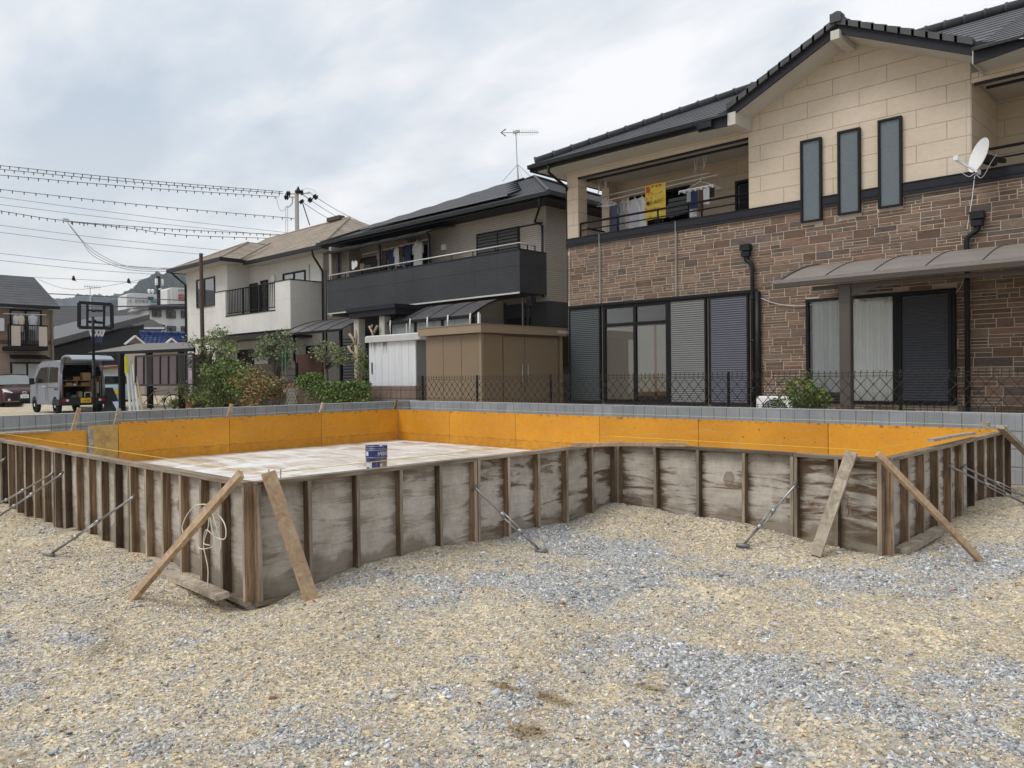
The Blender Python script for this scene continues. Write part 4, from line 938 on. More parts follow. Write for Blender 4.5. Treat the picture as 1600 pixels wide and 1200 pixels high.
    for sx, xv in ((-1, vL), (1, vR)):
        n = 10; zf = pkz-m*abs(xv-pk)
        for i in range(n):
            t0, t1 = i/n, (i+1)/n; xa, xb = xv+(pk-xv)*t0, xv+(pk-xv)*(t1+.02); za, zb = zf+(pkz-zf)*t0, zf+(pkz-zf)*(t1+.02)
            k = .022
            mb.prism([(xa, GY0-.06, za-.07), (xb, GY0-.06, zb-.07), (xb, GY0-.06, zb+.02), (xa, GY0-.06, za+k+.02)], (0, .26, 0))
    mb.box(pk-.09, pk+.09, GY0-.09, GY0+.1, pkz-.05, pkz+.10); mb.build('verge_tiles', MT['tile'], r)
    bb = MB(); so = MB()
    for sx, xv in ((-1, vL), (1, vR)):
        zf = pkz-m*abs(xv-pk)
        bb.prism([(xv, GY0, zf-.22), (pk-sx*-.002, GY0, pkz-.22), (pk-sx*-.002, GY0, pkz-.075), (xv, GY0, zf-.075)], (0, .04, 0))
        so.prism([(xv+sx*-.0, GY0+.041, zf-.20), (pk, GY0+.041, pkz-.20), (pk, GY0+.041, pkz-.18), (xv, GY0+.041, zf-.18)], (0, .66, 0))
    bb.build('barge_board', MT['navy'], r); so.build('verge_soffit', MT['soffit'], r)
    # boxed ends where the verge meets the eaves
    eb = 5.70
    mb = MB(); mb.prism([(vL-.62, GY0-.0, eb+.02), (vL-.002, GY0-.0, eb), (vL-.002, GY0-.0, 6.0), (vL-.12, GY0, 5.98), (vL-.62, GY0-.0, RE-.02)], (0, .03, 0))
    mb.prism([(vR+.002, GY0, eb), (vR+.70, GY0, eb+.08), (vR+.70, GY0, RE-.02), (vR+.002, GY0, 6.02)], (0, .03, 0)); mb.build('eave_return', MT['navy'], r)
    mb = MB(); mb.box(vL, vL+.16, GY0-.012, HY-.002, eb, 5.93); mb.box(vR-.012, vR, GY0-.01, HY-.002, eb, 5.9); mb.build('corner_return', MT['soffit'], r)
    mb = MB(); mb.box(X0-.35, vL+.0, RY+.12, HY+.0-.002, EZ-.055, EZ-.03); mb.box(vR+.003, X1+.5, RY+.135, HY-.002, EZ-.03, EZ-.005); mb.box(X0-.40, X0-.002, HY-.002, 22.5, EZ-.055, EZ-.03); mb.build('eave_soffit', MT['soffit'], r)
    for i, (p, q) in enumerate(((925, 965), (1075, 1125))):
        pa, pb = onZ(p+8, 262-(p-925)*.27, EZ-.056)[0], onZ(q, 250-(p-925)*.27, EZ-.056)[0]
        MB().box(-10.9 if i == 0 else -8.4, -10.4 if i == 0 else -7.7, RY+.28, RY+.48, EZ-.0585, EZ-.0555).build('soffit_vent', MT['curtaingrey'], r)
    so = MB()
    for k in range(14): so.box(pk-1.15-.003+0, pk-1.15, 0, 0, 0, 0) if 0 else None
    # exposed purlin end
    MB().cbox(pk-.075, pk+.075, GY0-.10, HY-.003, pkz-.34, pkz-.19, .006).build('purlin_end', MT['soffit'], r)
    mb = MB()
    def gutter(x0, x1, y, z):
        pr = [(0, 0), (-.10, 0), (-.115, .012), (-.12, .085), (-.108, .09), (-.10, .02), (-.012, .02), (-.01, .09), (0, .09)]
        mb.prism([(x0, y+a, z+b) for a, b in pr], (x1-x0, 0, 0))
    gutter(RX0-.06, vL-.62, RY+.02, RE-.115); gutter(vR+.68, X1+.5, RY+.02, RE-.095)
    mb.box(RX0-.03, vL-.3, RY+.02, RY+.05, EZ-.045, RE-.01); mb.box(vR+.7, X1+.5, RY+.02, RY+.05, EZ-.045, RE+.01); mb.box(RX0-.07, RX0-.03, RY, 22.6, EZ-.05, RE-.01); mb.build('gutter', MT['gutter'], r)
    a = onY(857, 262, RY-.03); pipe(r, [(a[0], RY-.04, RE-.1), (a[0], RY-.02, RE-.28), (X0+.02, HY-.05, 5.42), (X0-.04, HY+.05, 5.3), (X0-.05, HY+.1, .3)], .032)
    # hopper heads with downpipes
    def hopper(p1, y1, p2, z_end, off=.12):
        q = onY(p1, y1, HY-.09); h = MB(); h.cbox(q[0]-.10, q[0]+.10, HY-.15, HY-.02, q[2]-.02, q[2]+.10, .008); h.cbox(q[0]-.085, q[0]+.085, HY-.14, HY-.02, q[2]-.13, q[2]-.025, .02)
        hh = h.build('hopper', MT['gutter'], r)
        xx = onY(p2, 520, HY-.06)[0]
        MB().tube(curve([Vector((q[0], HY-.08, q[2]-.1)), Vector((q[0]+.0, HY-.08, q[2]-.19)), Vector(((q[0]+xx)/2, HY-.08, q[2]-.24)), Vector((xx, HY-.08, q[2]-.32)), Vector((xx, HY-.08, q[2]-.5))], 3)+[Vector((xx, HY-.08, z_end))], .038, 10).build('downpipe', MT['gutter'], r, True)
        mb = MB(); 
        for zz_ in (z_end+.5, z_end+1.4, z_end+2.2): mb.tube([(xx, HY-.08, zz_), (xx, HY-.08, zz_+.05)], .045, 10)
        mb.build('pipe_bracket', MT['gutter'], r, True)
    hopper(1165, 390, 1177, .3); hopper(1527, 340, 1512, .3)
    q = onY(1184, 455, HY-.05); MB().tube([(q[0], HY-.06, q[2]), (q[0], HY-.06, .35)], .055, 10).build('pipe_cover', MT['gutter'], r, True)
    pts = curve([onY(*p, HY-.04) for p in ((1189, 466), (1215, 475), (1250, 478), (1290, 472), (1310, 466), (1350, 458), (1400, 456), (1440, 459), (1480, 462), (1500, 450), (1508, 425), (1507, 410))], 3)
    MB().tube(pts, .009, 5).build('cable', MT['cap'], r)
    # wall joint sealant lines
    mb = MB()
    for p in (888+3, 939, 1058): 
        xx = onY(p, 430, HY)[0]; mb.box(xx-.003, xx+.003, HY-.062 if p > 900 else HY-.025, HY-.001, BZ0-.5 if 0 else wz1+.06, BZ1 if p > 900 else BZ0)
    xx = onY(1509, 200, HY)[0]; mb.box(xx-.006, xx+.006, HY-.006, HY+.001, BZ1, 5.68); mb.build('sealant_line', MT['soffit'], r)
    return dict(r=r, BY=BY, pk=pk, GXR=GXR)
H3()
# terrace canopy in front of the brick house
def canopy():
    r = thing('terrace_canopy', 'brown grey curved terrace roof on a single bronze post before the curtained window', 'canopy', (-5, 12.6, GZ))
    MT['poly'] = glass('smoked polycarbonate', (.5, .48, .46), .5, .25)
    m, t, b = newmat('smoked panel'); b.inputs['Base Color'].default_value = (.235, .215, .20, 1); b.inputs['Roughness'].default_value = .35
    c_ = mix(t, .5, (.235, .215, .20), ramp(t, noise(t, mapd(t, pos(t), (.6, 5, 1)), 3, 6, .7), [(.35, .8), (.7, 1.5)]), 'MULTIPLY'); t.links.new(c_, b.inputs['Base Color'])
    MT['smoke'] = m; MT['bronze'] = mat('bronze aluminium', (.085, .072, .062), .42, .08, 2)
    YF = 12.15; a = onY(1215, 441, YF); fz = a[2]; x0, x1 = a[0], 3.5; W = HY-.12-YF
    prof = [(YF+W*u, fz+.43*math.sin(u*1.45)) for u in np.linspace(0, 1, 9)]
    mb = MB(); P = [(x, y, z) for x in (x0, x1) for y, z in prof]; n = len(prof); mb.add(P, [(i, i+1, n+i+1, n+i) for i in range(n-1)]); P2 = [(x, y, z-.006) for x in (x0, x1) for y, z in prof]; mb.add(P2, [(i, n+i, n+i+1, i+1) for i in range(n-1)]); mb.build('roof_panel', MT['smoke'], r, True)
    mb = MB(); 
    k = 0
    while x0+k*.72 < x1: mb.tube([(x0+k*.72, y, z+.006) for y, z in prof], .008 if k else .02, 6); k += 1
    mb.build('rib', MT['bronze'], r, True)
    MB().prism([(x0-.03, YF-.07, fz-.10), (x0-.03, YF+.04, fz-.10), (x0-.03, YF+.05, fz+.02), (x0-.03, YF-.05, fz+.03), (x0-.03, YF-.085, fz-.03)], (x1-x0, 0, 0)).build('front_gutter', MT['bronze'], r)
    p = onY(1323, 480, YF+.25); px_ = p[0]
    MB().cbox(px_-.085, px_+.085, YF+.16, YF+.30, GZ, fz-.1, .012).build('post', MT['bronze'], r)
    MB().box(px_-.5, px_+3.2, YF+.17, YF+.27, fz-.16, fz-.105).build('beam', MT['bronze'], r)
    MB().cbox(px_-.09, px_+.09, YF+.15, YF+.31, fz-.38, fz-.10, .01).build('post_cap', MT['bronze'], r)
    MB().prism([(px_+.09, YF+.19, fz-.30), (px_+.09, YF+.19, fz-.16), (px_+.55, YF+.19, fz-.16)], (0, .06, 0)).build('bracket', MT['bronze'], r)
canopy()
# satellite dish
def dish():
    c = onY(1531, 243, 13.55); r = thing('satellite_dish', 'white oval satellite dish on the right balcony rail of the brick house', 'satellite dish', tuple(c))
    MT['dishw'] = mat('white painted metal', (.72, .73, .74), .35, .05)
    mb = MB(); R_ = .235; P = []; rings = 7; n = 32
    nrm = Vector((-.30, -.86, .32)).normalized()
    nrm = (nrm+Vector((-.55, .1, 0))).normalized()
    up = (Vector((0, 0, 1))-nrm*nrm[2]).normalized(); rt = up.cross(nrm).normalized()
    prof = [(R_*i/rings, .055*(i/rings)**2) for i in range(rings+1)]+[(R_*1.02, .058), (R_*1.02, .045)]+[(R_*i/rings, .055*(i/rings)**2-.008) for i in range(rings, -1, -1)]
    for a, z in prof:
        for k in range(n): th = 6.2832*k/n; P.append(c+rt*(a*math.cos(th))+up*(a*1.1*math.sin(th))+nrm*(z-.03))
    F = []
    for i in range(len(prof)-1):
        for k in range(n): F.append((i*n+k, i*n+(k+1) % n, (i+1)*n+(k+1) % n, (i+1)*n+k))
    mb.add(P, F); mb.build('reflector', MT['dishw'], r, True)
    foot = c-up*.25; l = onY(1503, 257, 13.2); lo = foot+nrm*.30+Vector((0, 0, .10))
    MB().beam(foot-nrm*.06, lo, .022, .03).build('feed_arm', MT['dishw'], r)
    MB().tube([lo-nrm*.05+up*.0, lo+nrm*.0+up*.05], [.028, .034], 10).box(lo[0]-.03, lo[0]+.03, lo[1]-.02, lo[1]+.02, lo[2]-.01, lo[2]+.06).build('feed_horn', MT['dishw'], r)
    bk = c-nrm*.14; MB().beam(c-nrm*.065-up*.03, bk-nrm*.12-up*.03, .1, .12).beam(bk-nrm*.1, Vector((bk[0]+.12, HY+.02, bk[2])), .06, .06).build('mount', MT['black'], r)
    MB().beam(foot-nrm*.07, foot+nrm*.02+rt*.06, .03, .06).build('lower_bracket', MT['dishw'], r)
    MB().tube(curve([lo-up*.02, lo-up*.12-nrm*.05, foot-up*.1+nrm*.08, foot-up*.03, foot-up*.08+rt*.04-nrm*.1, bk+rt*.1-up*.1, bk+rt*.2], 4), .0045, 5).build('cable', MT['dishw'], r)
    MB().tube([foot+Vector((0, .1, -.03)), onY(1523, 275, HY-.05), onY(1519, 310, HY-.05), onY(1511, 358, HY-.07)], .006, 5).build('cable', MT['dishw'], r)
dish()
# outdoor unit and small shrub are placed with the plants
def acunit():
    a = onY(1181, 619, 12.9); x0 = a[0]; r = thing('outdoor_unit', 'white air conditioner outdoor unit standing beside the shrub at the brick house', 'air conditioner', (x0+.4, 12.9, GZ))
    MB().cbox(x0, x0+.8, 12.9, 13.2, .18, a[2], .02).build('casing', MT['dishw'], r)
    cc = Vector((x0+.34, 12.895, a[2]-.30)); mb = MB()
    for q in range(8): mb.tube([cc+Vector((math.cos(t_)*(.04+.03*q), -.01, math.sin(t_)*(.04+.03*q))) for t_ in np.linspace(0, 6.2832, 25)], .004, 4, False)
    for t_ in np.linspace(0, 3.1416, 9)[:-1]: mb.beam(cc+Vector((math.cos(t_)*.25, -.012, math.sin(t_)*.25)), cc-Vector((math.cos(t_)*.25, .012, math.sin(t_)*.25)), .004, .004)
    mb.build('grille', MT['curtaingrey'], r); MB().lathe(cc+Vector((0, .0, 0)), [(.255, -.004), (.255, .0), (.0, .001)], 32, 'Y').build('fan_opening', MT['black'], r)
    MB().box(x0+.08, x0+.14, 12.9, 13.2, GZ, .18).box(x0+.66, x0+.72, 12.9, 13.2, GZ, .18).build('feet', MT['cap'], r)
acunit()
# ------------------------------------------------------------------ dark balcony house (middle)
MT['charX'] = siding('charcoal ribbed siding', (.046, .048, .054), (.064, .067, .074), 'X', .91, .455*9, 0, .005, (.018, .018, .02), 12, .6, fine=.05)
MT['charY'] = siding('charcoal ribbed siding side', (.046, .048, .054), (.064, .067, .074), 'Y', .91, .455*9, 0, .005, (.018, .018, .02), 12, .6, fine=.05)
MT['greigeX'] = siding('greige siding', (.33, .30, .26), (.42, .385, .34), 'X', .91, .455*9, 0, .004, (.2, .18, .15), 14, .5, fine=.06)
MT['greigeY'] = siding('greige siding side', (.33, .30, .26), (.42, .385, .34), 'Y', .91, .455*9, 0, .004, (.2, .18, .15), 14, .5, fine=.06)
MT['silver'] = mat('pale aluminium rail', (.55, .54, .52), .35, .08, 3, metal=.3)
MT['shutd'] = mat('dark grey rolling shutter', (.055, .056, .058), .5, .1, 2)
MT['awn'] = mat('smoky polycarbonate awning', (.085, .08, .083), .3, .15, 2)
MT['slate'] = tilewave('dark slate', (.05, .05, .054), 'X', .9, .35, .1, .2, .6)
MT['slateY'] = tilewave('dark slate side', (.05, .05, .054), 'Y', .9, .35, .1, .2, .6)
MT['solar'] = mat('solar panel', (.008, .009, .012), .45, .1, 2, spec=.2)
def awning(name_part, par, x0, x1, y0, y1, zf, rise, mat_, ribs=.9, rib='black', endcap=True):
    prof = [(y0+(y1-y0)*u, zf+rise*math.sin(u*1.5)) for u in np.linspace(0, 1, 8)]; n = len(prof)
    mb = MB(); mb.add([(x, y, z) for x in (x0, x1) for y, z in prof], [(i, i+1, n+i+1, n+i) for i in range(n-1)])
    mb.add([(x, y, z-.008) for x in (x0, x1) for y, z in prof], [(i, n+i, n+i+1, i+1) for i in range(n-1)]); o = mb.build(name_part, MT[mat_], par, True)
    mb = MB(); k = max(1, int(round((x1-x0)/ribs)))
    for i in range(k+1): mb.tube([(x0+(x1-x0)*i/k, y, z+.005) for y, z in prof], .016 if i in (0, k) else .010, 6)
    mb.build('awning_rib', MT[rib], o, True); MB().box(x0, x1, y0-.05, y0+.02, zf-.07, zf+.005).build('awning_edge', MT[rib], o); return o
def hiproof(par, x0, x1, y0, y1, z, p, mx, my, n=14, caps='tile'):
    hx, hy = (x1-x0)/2, (y1-y0)/2; k = min(hx, hy); zt = z+p*k
    A, B, C_, D_ = (x0, y0, z), (x1, y0, z), (x1, y1, z), (x0, y1, z)
    if hx >= hy: R1, R2 = (x0+k, y0+k, zt), (x1-k, y0+k, zt)
    else: R1, R2 = (x0+k, y0+k, zt), (x0+k, y1-k, zt)
    mb = MB()
    if hx >= hy:
        roofplane(mb, A, B, R2, R1, n); roofplane(mb, C_, D_, R1, R2, n); o = mb.build('roof', MT[mx], par, fix=False)
        m2 = MB(); roofplane(m2, B, C_, R2, R2, n); m2.build('roof', MT[my], par, fix=False); m2 = MB(); roofplane(m2, D_, A, R1, R1, n); m2.build('roof', MT[my], par, fix=False)
    else:
        roofplane(mb, A, B, R1, R1, n); roofplane(mb, C_, D_, R2, R2, n); o = mb.build('roof', MT[mx], par, fix=False)
        m2 = MB(); roofplane(m2, B, C_, R2, R1, n); roofplane(m2, D_, A, R1, R2, n); m2.build('roof', MT[my], par, fix=False)
    return R1, R2, o
def simplegutter(par, x0, x1, y0, y1, z, ov=.1, sides='SE'):
    mb = MB(); mb.box(x0, x1, y0-ov, y0, z-.12, z-.01)
    if 'E' in sides: mb.box(x1, x1+ov, y0-ov, y1, z-.12, z-.012)
    if 'W' in sides: mb.box(x0-ov, x0, y0-ov, y1, z-.12, z-.012)
    mb.build('gutter', MT['gutter'], par)
def H2():
    r = thing('dark_house', 'two storey house with a long charcoal balcony and solar panels on its roof', 'house', (-19, 16.6, GZ))
    XL_, XR = -23.87, -14.62; BYF, MY = 15.5, 16.6
    MB().box(XL_-.2, XR, MY, 25.5, 3.2, 5.95).build('upper_wall', MT['greigeX'], r)
    MB().box(XR-.001, XR+.01, MY+.002, 25.5, 3.21, 5.95).build('side_wall', MT['greigeY'], r)
    MB().box(XL_-.2, XR, MY, 25.5, GZ, 3.2).build('lower_wall', MT['charX'], r)
    MB().box(XR-.001, XR+.01, MY+.002, 25.5, GZ, 3.205).build('lower_side_wall', MT['charY'], r)
    zt, zb = 4.55, 3.37
    mb = MB(); mb.box(XL_, XR, BYF, BYF+.12, zb, zt-.03); mb.box(XL_, XR, BYF+.12, MY, zb, zb+.14); mb.build('balcony_front', MT['charX'], r)
    MB().box(XR-.12, XR+.0105, BYF+.001, MY-.002, zb+.001, zt-.03).build('balcony_side', MT['charY'], r)
    MB().box(XL_-.01, XR+.02, BYF-.015, BYF+.135, zt-.03, zt).box(XR-.13, XR+.02, BYF+.135, MY-.001, zt-.03, zt).build('balcony_coping', MT['gutter'], r)
    MB().box(XL_, XR+.01, BYF-.02, BYF-.0, zb-.03, zb+.012).build('drip_strip', MT['silver'], r)
    mb = MB(); mb.tube([(XL_, BYF+.06, zt+.16), (XR-.06, BYF+.06, zt+.16), (XR-.06, MY-.35, zt+.16)], .024, 8); mb.build('hand_rail', MT['silver'], r, True)
    mb = MB()
    for i in range(11): x = XL_+.1+(XR-.16-XL_)*i/10; mb.box(x-.012, x+.012, BYF+.05, BYF+.07, zt, zt+.15)
    for y in (15.9, 16.2): mb.box(XR-.075, XR-.05, y-.012, y+.012, zt, zt+.15)
    mb.build('rail_support', MT['black'], r)
    # windows with closed shutters
    q = lambda px: onY(px, 350, MY)[0]
    a, b = q(746), q(812); mid = q(779)
    f = framem('X', a, b, MY, 3.9, 5.42, -1, .05, 0, .06, vs=(mid,)).build('window', MT['black'], r)
    slats(MB(), a+.05, mid-.026, MY-.03, 3.95, 5.37, 15, .03).build('slats', MT['shutd'], f); slats(MB(), mid+.026, b-.05, MY-.03, 3.95, 5.37, 15, .03).build('slats', MT['shutd'], f)
    MB().box(b, XR-.12, MY-.02, MY-.001, 5.38, 5.42).build('trim_line', MT['black'], r)
    a, b = q(565), q(604); f = framem('X', a, b, MY, 3.6, 5.35, -1, .05, 0, .06).build('window', MT['black'], r); slats(MB(), a+.05, b-.05, MY-.03, 3.65, 5.3, 16, .03).build('slats', MT['shutd'], f)
    a, b = q(612), q(668); window(r, 'X', a, b, MY, 3.55, 5.4, -1, 'black', vs=((a+b)/2,), room='darkroom', gm='dglass')
    a = q(695); MB().cbox(a-.1, a+.1, MY-.09, MY-.001, 5.12, 5.3, .01).build('wall_lamp', MT['dishw'], r)
    # end wall of balcony at far left and awning above the drying area
    MB().box(XL_-.2, XL_-.05, BYF+.2, MY, 3.3, 5.75).build('wing_wall', MT['greigeX'], r)
    MB().box(q(551)-.0, q(563), MY-.5, MY-.001, 3.5, 5.75).build('wing_wall', MT['greigeX'], r)
    awning('balcony_awning', r, XL_-.1, onY(671, 360, BYF)[0], BYF-.06, MY-.02, 5.50, .30, 'awn')
    for p in (525 if 0 else 527, 592, 669): x = onY(p, 400, BYF+.12)[0]; MB().box(x-.035, x+.035, BYF+.13, BYF+.19, zt-.2, 5.46).build('awning_post', MT['gutter'], r)
    R1, R2, ro = hiproof(r, -24.9, -13.9, 15.9, 26.4, 6.0, .43, 'slate', 'slateY', 16)
    mb = MB(); 
    for a, b in (((-24.9, 15.9, 6.04), R1), ((-13.9, 15.9, 6.04), R2), (R1, R2), ((-13.9, 26.4, 6.04), R2)): mb.tube([a, Vector(b)+Vector((0, 0, .05))], .05, 6)
    mb.build('ridge_cap', MT['gutter'], r)
    simplegutter(r, -24.95, -13.85, 15.9, 26.4, 6.03, .11, 'SEW'); MB().box(-24.85, -13.95, 15.92, MY-.001, 5.86, 5.885).box(XR+.011, -13.95, MY+.0, 26.3, 5.86, 5.885).box(-24.85, XL_-.201, MY, 26.3, 5.86, 5.885).build('soffit', MT['gutter'], r)
    # solar array: rows ending in steps along the left hip
    s = .43; L_ = math.hypot(1, s)
    for k in range(7):
        u0, u1 = .55+k*.62, .55+k*.62+.60; x0 = -24.9+u1+.55; x1 = -15.35-k*.35 if k < 5 else -17.8
        x1 = min(x1, -13.9-u1-.9)
        if x1 <= x0+.6: continue
        y0, y1 = 15.9+u0, 15.9+u1; z0, z1 = 6.0+s*u0+.09, 6.0+s*u1+.09
        mb = MB(); mb.prism([(x0, y0, z0), (x1, y0, z0), (x1, y1, z1), (x0, y1, z1)], (0, -.02, .05)); o = mb.build('solar_panel', MT['solar'], r)
        MB().box(x0, x1, y0-.025, y0-.018, z0+.005, z0+.055).build('panel_edge', MT['steeld'], o)
    # downpipes
    pipe(r, [(-14.2, 15.86, 5.92), (-14.2, 15.9, 5.7), (XR-.35, MY-.08, 5.45), (XR-.05, MY-.1, 5.3), (XR-.05, MY-.1, 3.3)], .035)
    pipe(r, [(XR+.06, BYF+.06, 3.2), (XR+.06, BYF+.06, GZ)], .035); h = onX(829, 470, XR+.08); MB().cbox(XR+.02, XR+.2, h[1]-.12, h[1]+.12, 3.0, 3.28, .02).build('hopper', MT['gutter'], r)
    pipe(r, [(XR+.08, h[1], 3.05), (XR+.08, h[1]-.1, 2.85), (XR+.09, BYF+.25, 2.8), (XR+.09, BYF+.2, 2.6), (XR+.09, BYF+.2, GZ)], .035)
    pipe(r, [(XL_-.05, BYF-.04, 4.9), (XL_-.05, BYF-.04, GZ)], .03)
    # ground floor
    MB().box(XL_+.2, XR-.6, MY-.003, MY-.001, .5, 2.8).build('dark_wall_sheet', MT['darkroom'], r)  # flat near-black sheet just in front of the ground floor wall
    for p in (561, 601): x = onY(p, 560, 14.2)[0]; MB().cbox(x-.13, x+.13, 14.1, 14.36, GZ, 2.93, .02).build('porch_column', MT['column'] if 'column' in MT else MT.setdefault('column', mat('cream column', (.46, .45, .40), .7, .06)), r)
    a, b = onY(545, 485, 13.95)[0], onY(618, 488, 13.95)[0]
    mb = MB(); mb.box(a, b, 13.95, BYF-.001, 2.93, 3.10); mb.box(a-.05, b+.05, 13.88, BYF-.001, 3.10, 3.22); mb.build('porch_roof', MT['navy'], r)
    a, b = onY(607, 497, 14.1)[0], -15.05
    awning('terrace_roof', r, a, b, 14.1, BYF-.03, 2.72, .52, 'awn', .95)
    MB().box(a+.1, b-.05, 14.15, 14.2, 2.35, 2.66).build('terrace_glazing', MT['glassb'] if 'glassb' in MT else MT.setdefault('glassb', mat('milky side glazing', (.20, .22, .22), .15, .3, 2, spec=.6)), r)
    mb = MB(); mb.box(a, b, 14.12, 14.22, 2.2, 2.35); 
    for x in np.linspace(a+.03, b-.03, 4): mb.box(x-.04, x+.04, 14.12, 14.22, GZ, 2.68)
    mb.box(b-.06, b, 14.22, BYF, 2.2, 2.28); mb.box(b-.06, b, BYF-.15, BYF-.05, GZ, 3.1); mb.build('terrace_frame', MT['black'], r)
    MB().box(b-.035, b-.025, 14.22, BYF-.15, 2.28, 2.66).build('terrace_end_panel', MT['awn'], r)
    MB().prism([(b-.03, 14.14, 2.66), (b-.03, BYF-.16, 2.66), (b-.03, BYF-.16, 3.16), (b-.03, 15.0, 3.08), (b-.03, 14.5, 2.92)], (.004, 0, 0)).build('terrace_end_panel', mat('beige end sheet', (.10, .09, .065), .5, .1), r)
    for p in (610, 641, 668, 700, 735, 748): 
        x = onY(p, 495, 14.04)[0]; MB().tube([(x, 14.04, 2.76), (x+.01, 14.02, 2.62), (x, 14.03, 2.36)], [.02, .022, .008], 6).build('cloth_tie', MT['curtain'], r)
    x = onY(749, 500, 14.04)[0]; MB().box(x-.03, x+.03, 14.0, 14.06, 2.2, 2.72).build('white_post', MT['dishw'], r)
    x = onY(635, 500, 13.9)[0]; MB().tube([(x, 13.9, GZ), (x, 13.9, 2.62)], .012, 6).build('thin_pole', MT['dishw'], r)
    # sliding window on the shaded side
    f = window(r, 'Y', onX(848, 500, XR+.01)[1], onX(848, 500, XR+.01)[1]+2.2, XR+.01, 1.3, 2.5, 1, 'black', room='darkroom', gm='dglass', cur=None)
    a, b = onY(535, 560, MY)[0], onY(556, 560, MY)[0]; slats(MB(), a, b, MY-.03, GZ+.1, 2.6, 22, .03).build('side_shutter', MT['shutd'], r)
    return r
H2()
# ------------------------------------------------------------------ white house (left of the dark one)
MT['offX'] = siding('off white rough siding', (.60, .585, .55), (.70, .685, .65), 'X', .91, .455*9, 0, .004, (.45, .43, .4), 16, 1.4)
MT['offY'] = siding('off white rough siding side', (.60, .585, .55), (.70, .685, .65), 'Y', .91, .455*9, 0, .004, (.45, .43, .4), 16, 1.4)
MT['slateb'] = tilewave('weathered beige slate', (.285, .235, .185), 'X', .91, .22, .1, .2, .8); MT['slatebY'] = tilewave('weathered beige slate side', (.30, .25, .20), 'Y', .91, .22, .1, .2, .8)
def H1():
    r = thing('white_house', 'white two storey house with a beige hip roof and a black railed balcony', 'house', (-31, 16.9, GZ))
    BXL, BXR, BY, WY_, MY = -32.45, -26.37, 15.5, 15.9, 16.93
    MB().box(-36.2, -32.17, WY_, 24.5, GZ, 6.12).build('front_wall', MT['offX'], r)
    MB().box(-32.168, BXR, MY, 24.5, GZ, 6.0).build('upper_wall', MT['offX'], r); MB().box(-32.17, -32.155, WY_+.01, MY-.001, 3.0, 6.1).box(BXR-.002, BXR+.01, MY+.001, 24.5, GZ, 6.0).build('side_wall', MT['offY'], r)
    zt, zb = 4.80, 2.98; ga, gb = onY(352, 450, BY)[0], onY(430, 450, BY)[0]; lz = 3.72
    mb = MB(); mb.box(BXL, ga, BY, BY+.15, zb, zt); mb.box(gb, BXR, BY, BY+.15, zb, zt); mb.box(ga, gb, BY, BY+.15, zb, lz); mb.box(BXL, BXR-.001, BY+.15, MY-.001, zb, zb+.15); mb.build('balcony_front', MT['offX'], r)
    MB().box(BXR-.15, BXR+.0, BY+.151, MY-.001, zb+.151, zt-.001).add([], []).box(BXR-.0, BXR+.01, BY+.001, MY-.001, zb+.001, zt-.001).build('balcony_side', MT['offY'], r)
    MB().box(BXL, BXL+.15, BY+.151, WY_-.001, zb+.151, zt-.001).build('balcony_side', MT['offY'], r)
    mb = MB(); mb.box(gb, BXR+.03, BY-.02, BY+.17, zt, zt+.035); mb.box(BXR-.17, BXR+.03, BY+.17, MY, zt, zt+.035); mb.box(BXL-.02, ga, BY-.02, BY+.17, zt, zt+.035); mb.box(ga, gb, BY-.02, BY+.17, lz, lz+.04); mb.build('balcony_coping', MT['gutter'], r)
    mb = MB(); mb.tube([(ga, BY+.08, zt+.01), (gb, BY+.08, zt+.01)], .028, 6); mb.tube([(ga, BY+.08, lz+.14), (gb, BY+.08, lz+.14)], .02, 6)
    for i in range(30): x = ga+(gb-ga)*(i+.5)/30; mb.box(x-.011, x+.011, BY+.07, BY+.09, lz+.14, zt)
    for i in (10, 20): x = ga+(gb-ga)*i/30; mb.box(x-.05, x+.05, BY+.05, BY+.11, lz+.04, zt)
    mb.build('balcony_rail', MT['black'], r)
    window(r, 'X', onY(308, 470, WY_)[0], onY(336.5, 450, WY_)[0], WY_, 4.35, 5.62, -1, 'dbrown', vs=(onY(320, 450, WY_)[0],), cur='curtaingrey', w=.06)
    q = lambda px: onY(px, 440, MY)[0]
    window(r, 'X', q(391), q(403), MY, 3.4, 5.25, -1, 'black', room='darkroom', gm='dglass', w=.08); window(r, 'X', q(408), q(419), MY, 3.9, 5.30, -1, 'black', room='darkroom', gm='glass', w=.07)
    window(r, 'X', q(443), q(478), MY, 4.35, 5.42, -1, 'black', vs=(q(460),), cur='curtain', w=.06)
    MB().lathe((q(429), MY-.08, 5.3), [(.13, -.02), (.14, .0), (.13, .06)], 16, 'Y').build('wall_lamp', MT['dishw'], r)
    MB().box(q(484)-.03, q(484)+.02, MY-.05, MY-.001, 4.6, 5.6).build('wall_rail', MT['curtaingrey'], r)
    # roofs
    mb = MB(); z0 = 6.05; p = .53
    ER, EY, EL = -25.29, 16.2, -36.9
    k = 4.0; R2 = (ER-k, EY+k, z0+p*k); R1 = (EL+.2, EY+k, z0+p*k)
    roofplane(mb, (EL, EY, z0), (ER, EY, z0), R2, R1, 16); roofplane(mb, (ER, EY+2*k, z0), (EL, EY+2*k, z0), R1, R2, 12)
    A, B = (-36.35, 15.2, 6.16), (-31.26, 15.2, 6.16); pm = .47; kx = (B[0]-A[0])/2; PK = (A[0]+kx, 15.2+kx, 6.16+pm*kx)
    roofplane(mb, A, B, PK, PK, 11); mb.build('roof', MT['slateb'], r, fix=False)
    mb = MB(); roofplane(mb, (ER, EY, z0), (ER, EY+2*k, z0), R2, R2, 16); mb.build('roof', MT['slatebY'], r, fix=False); mb = MB()
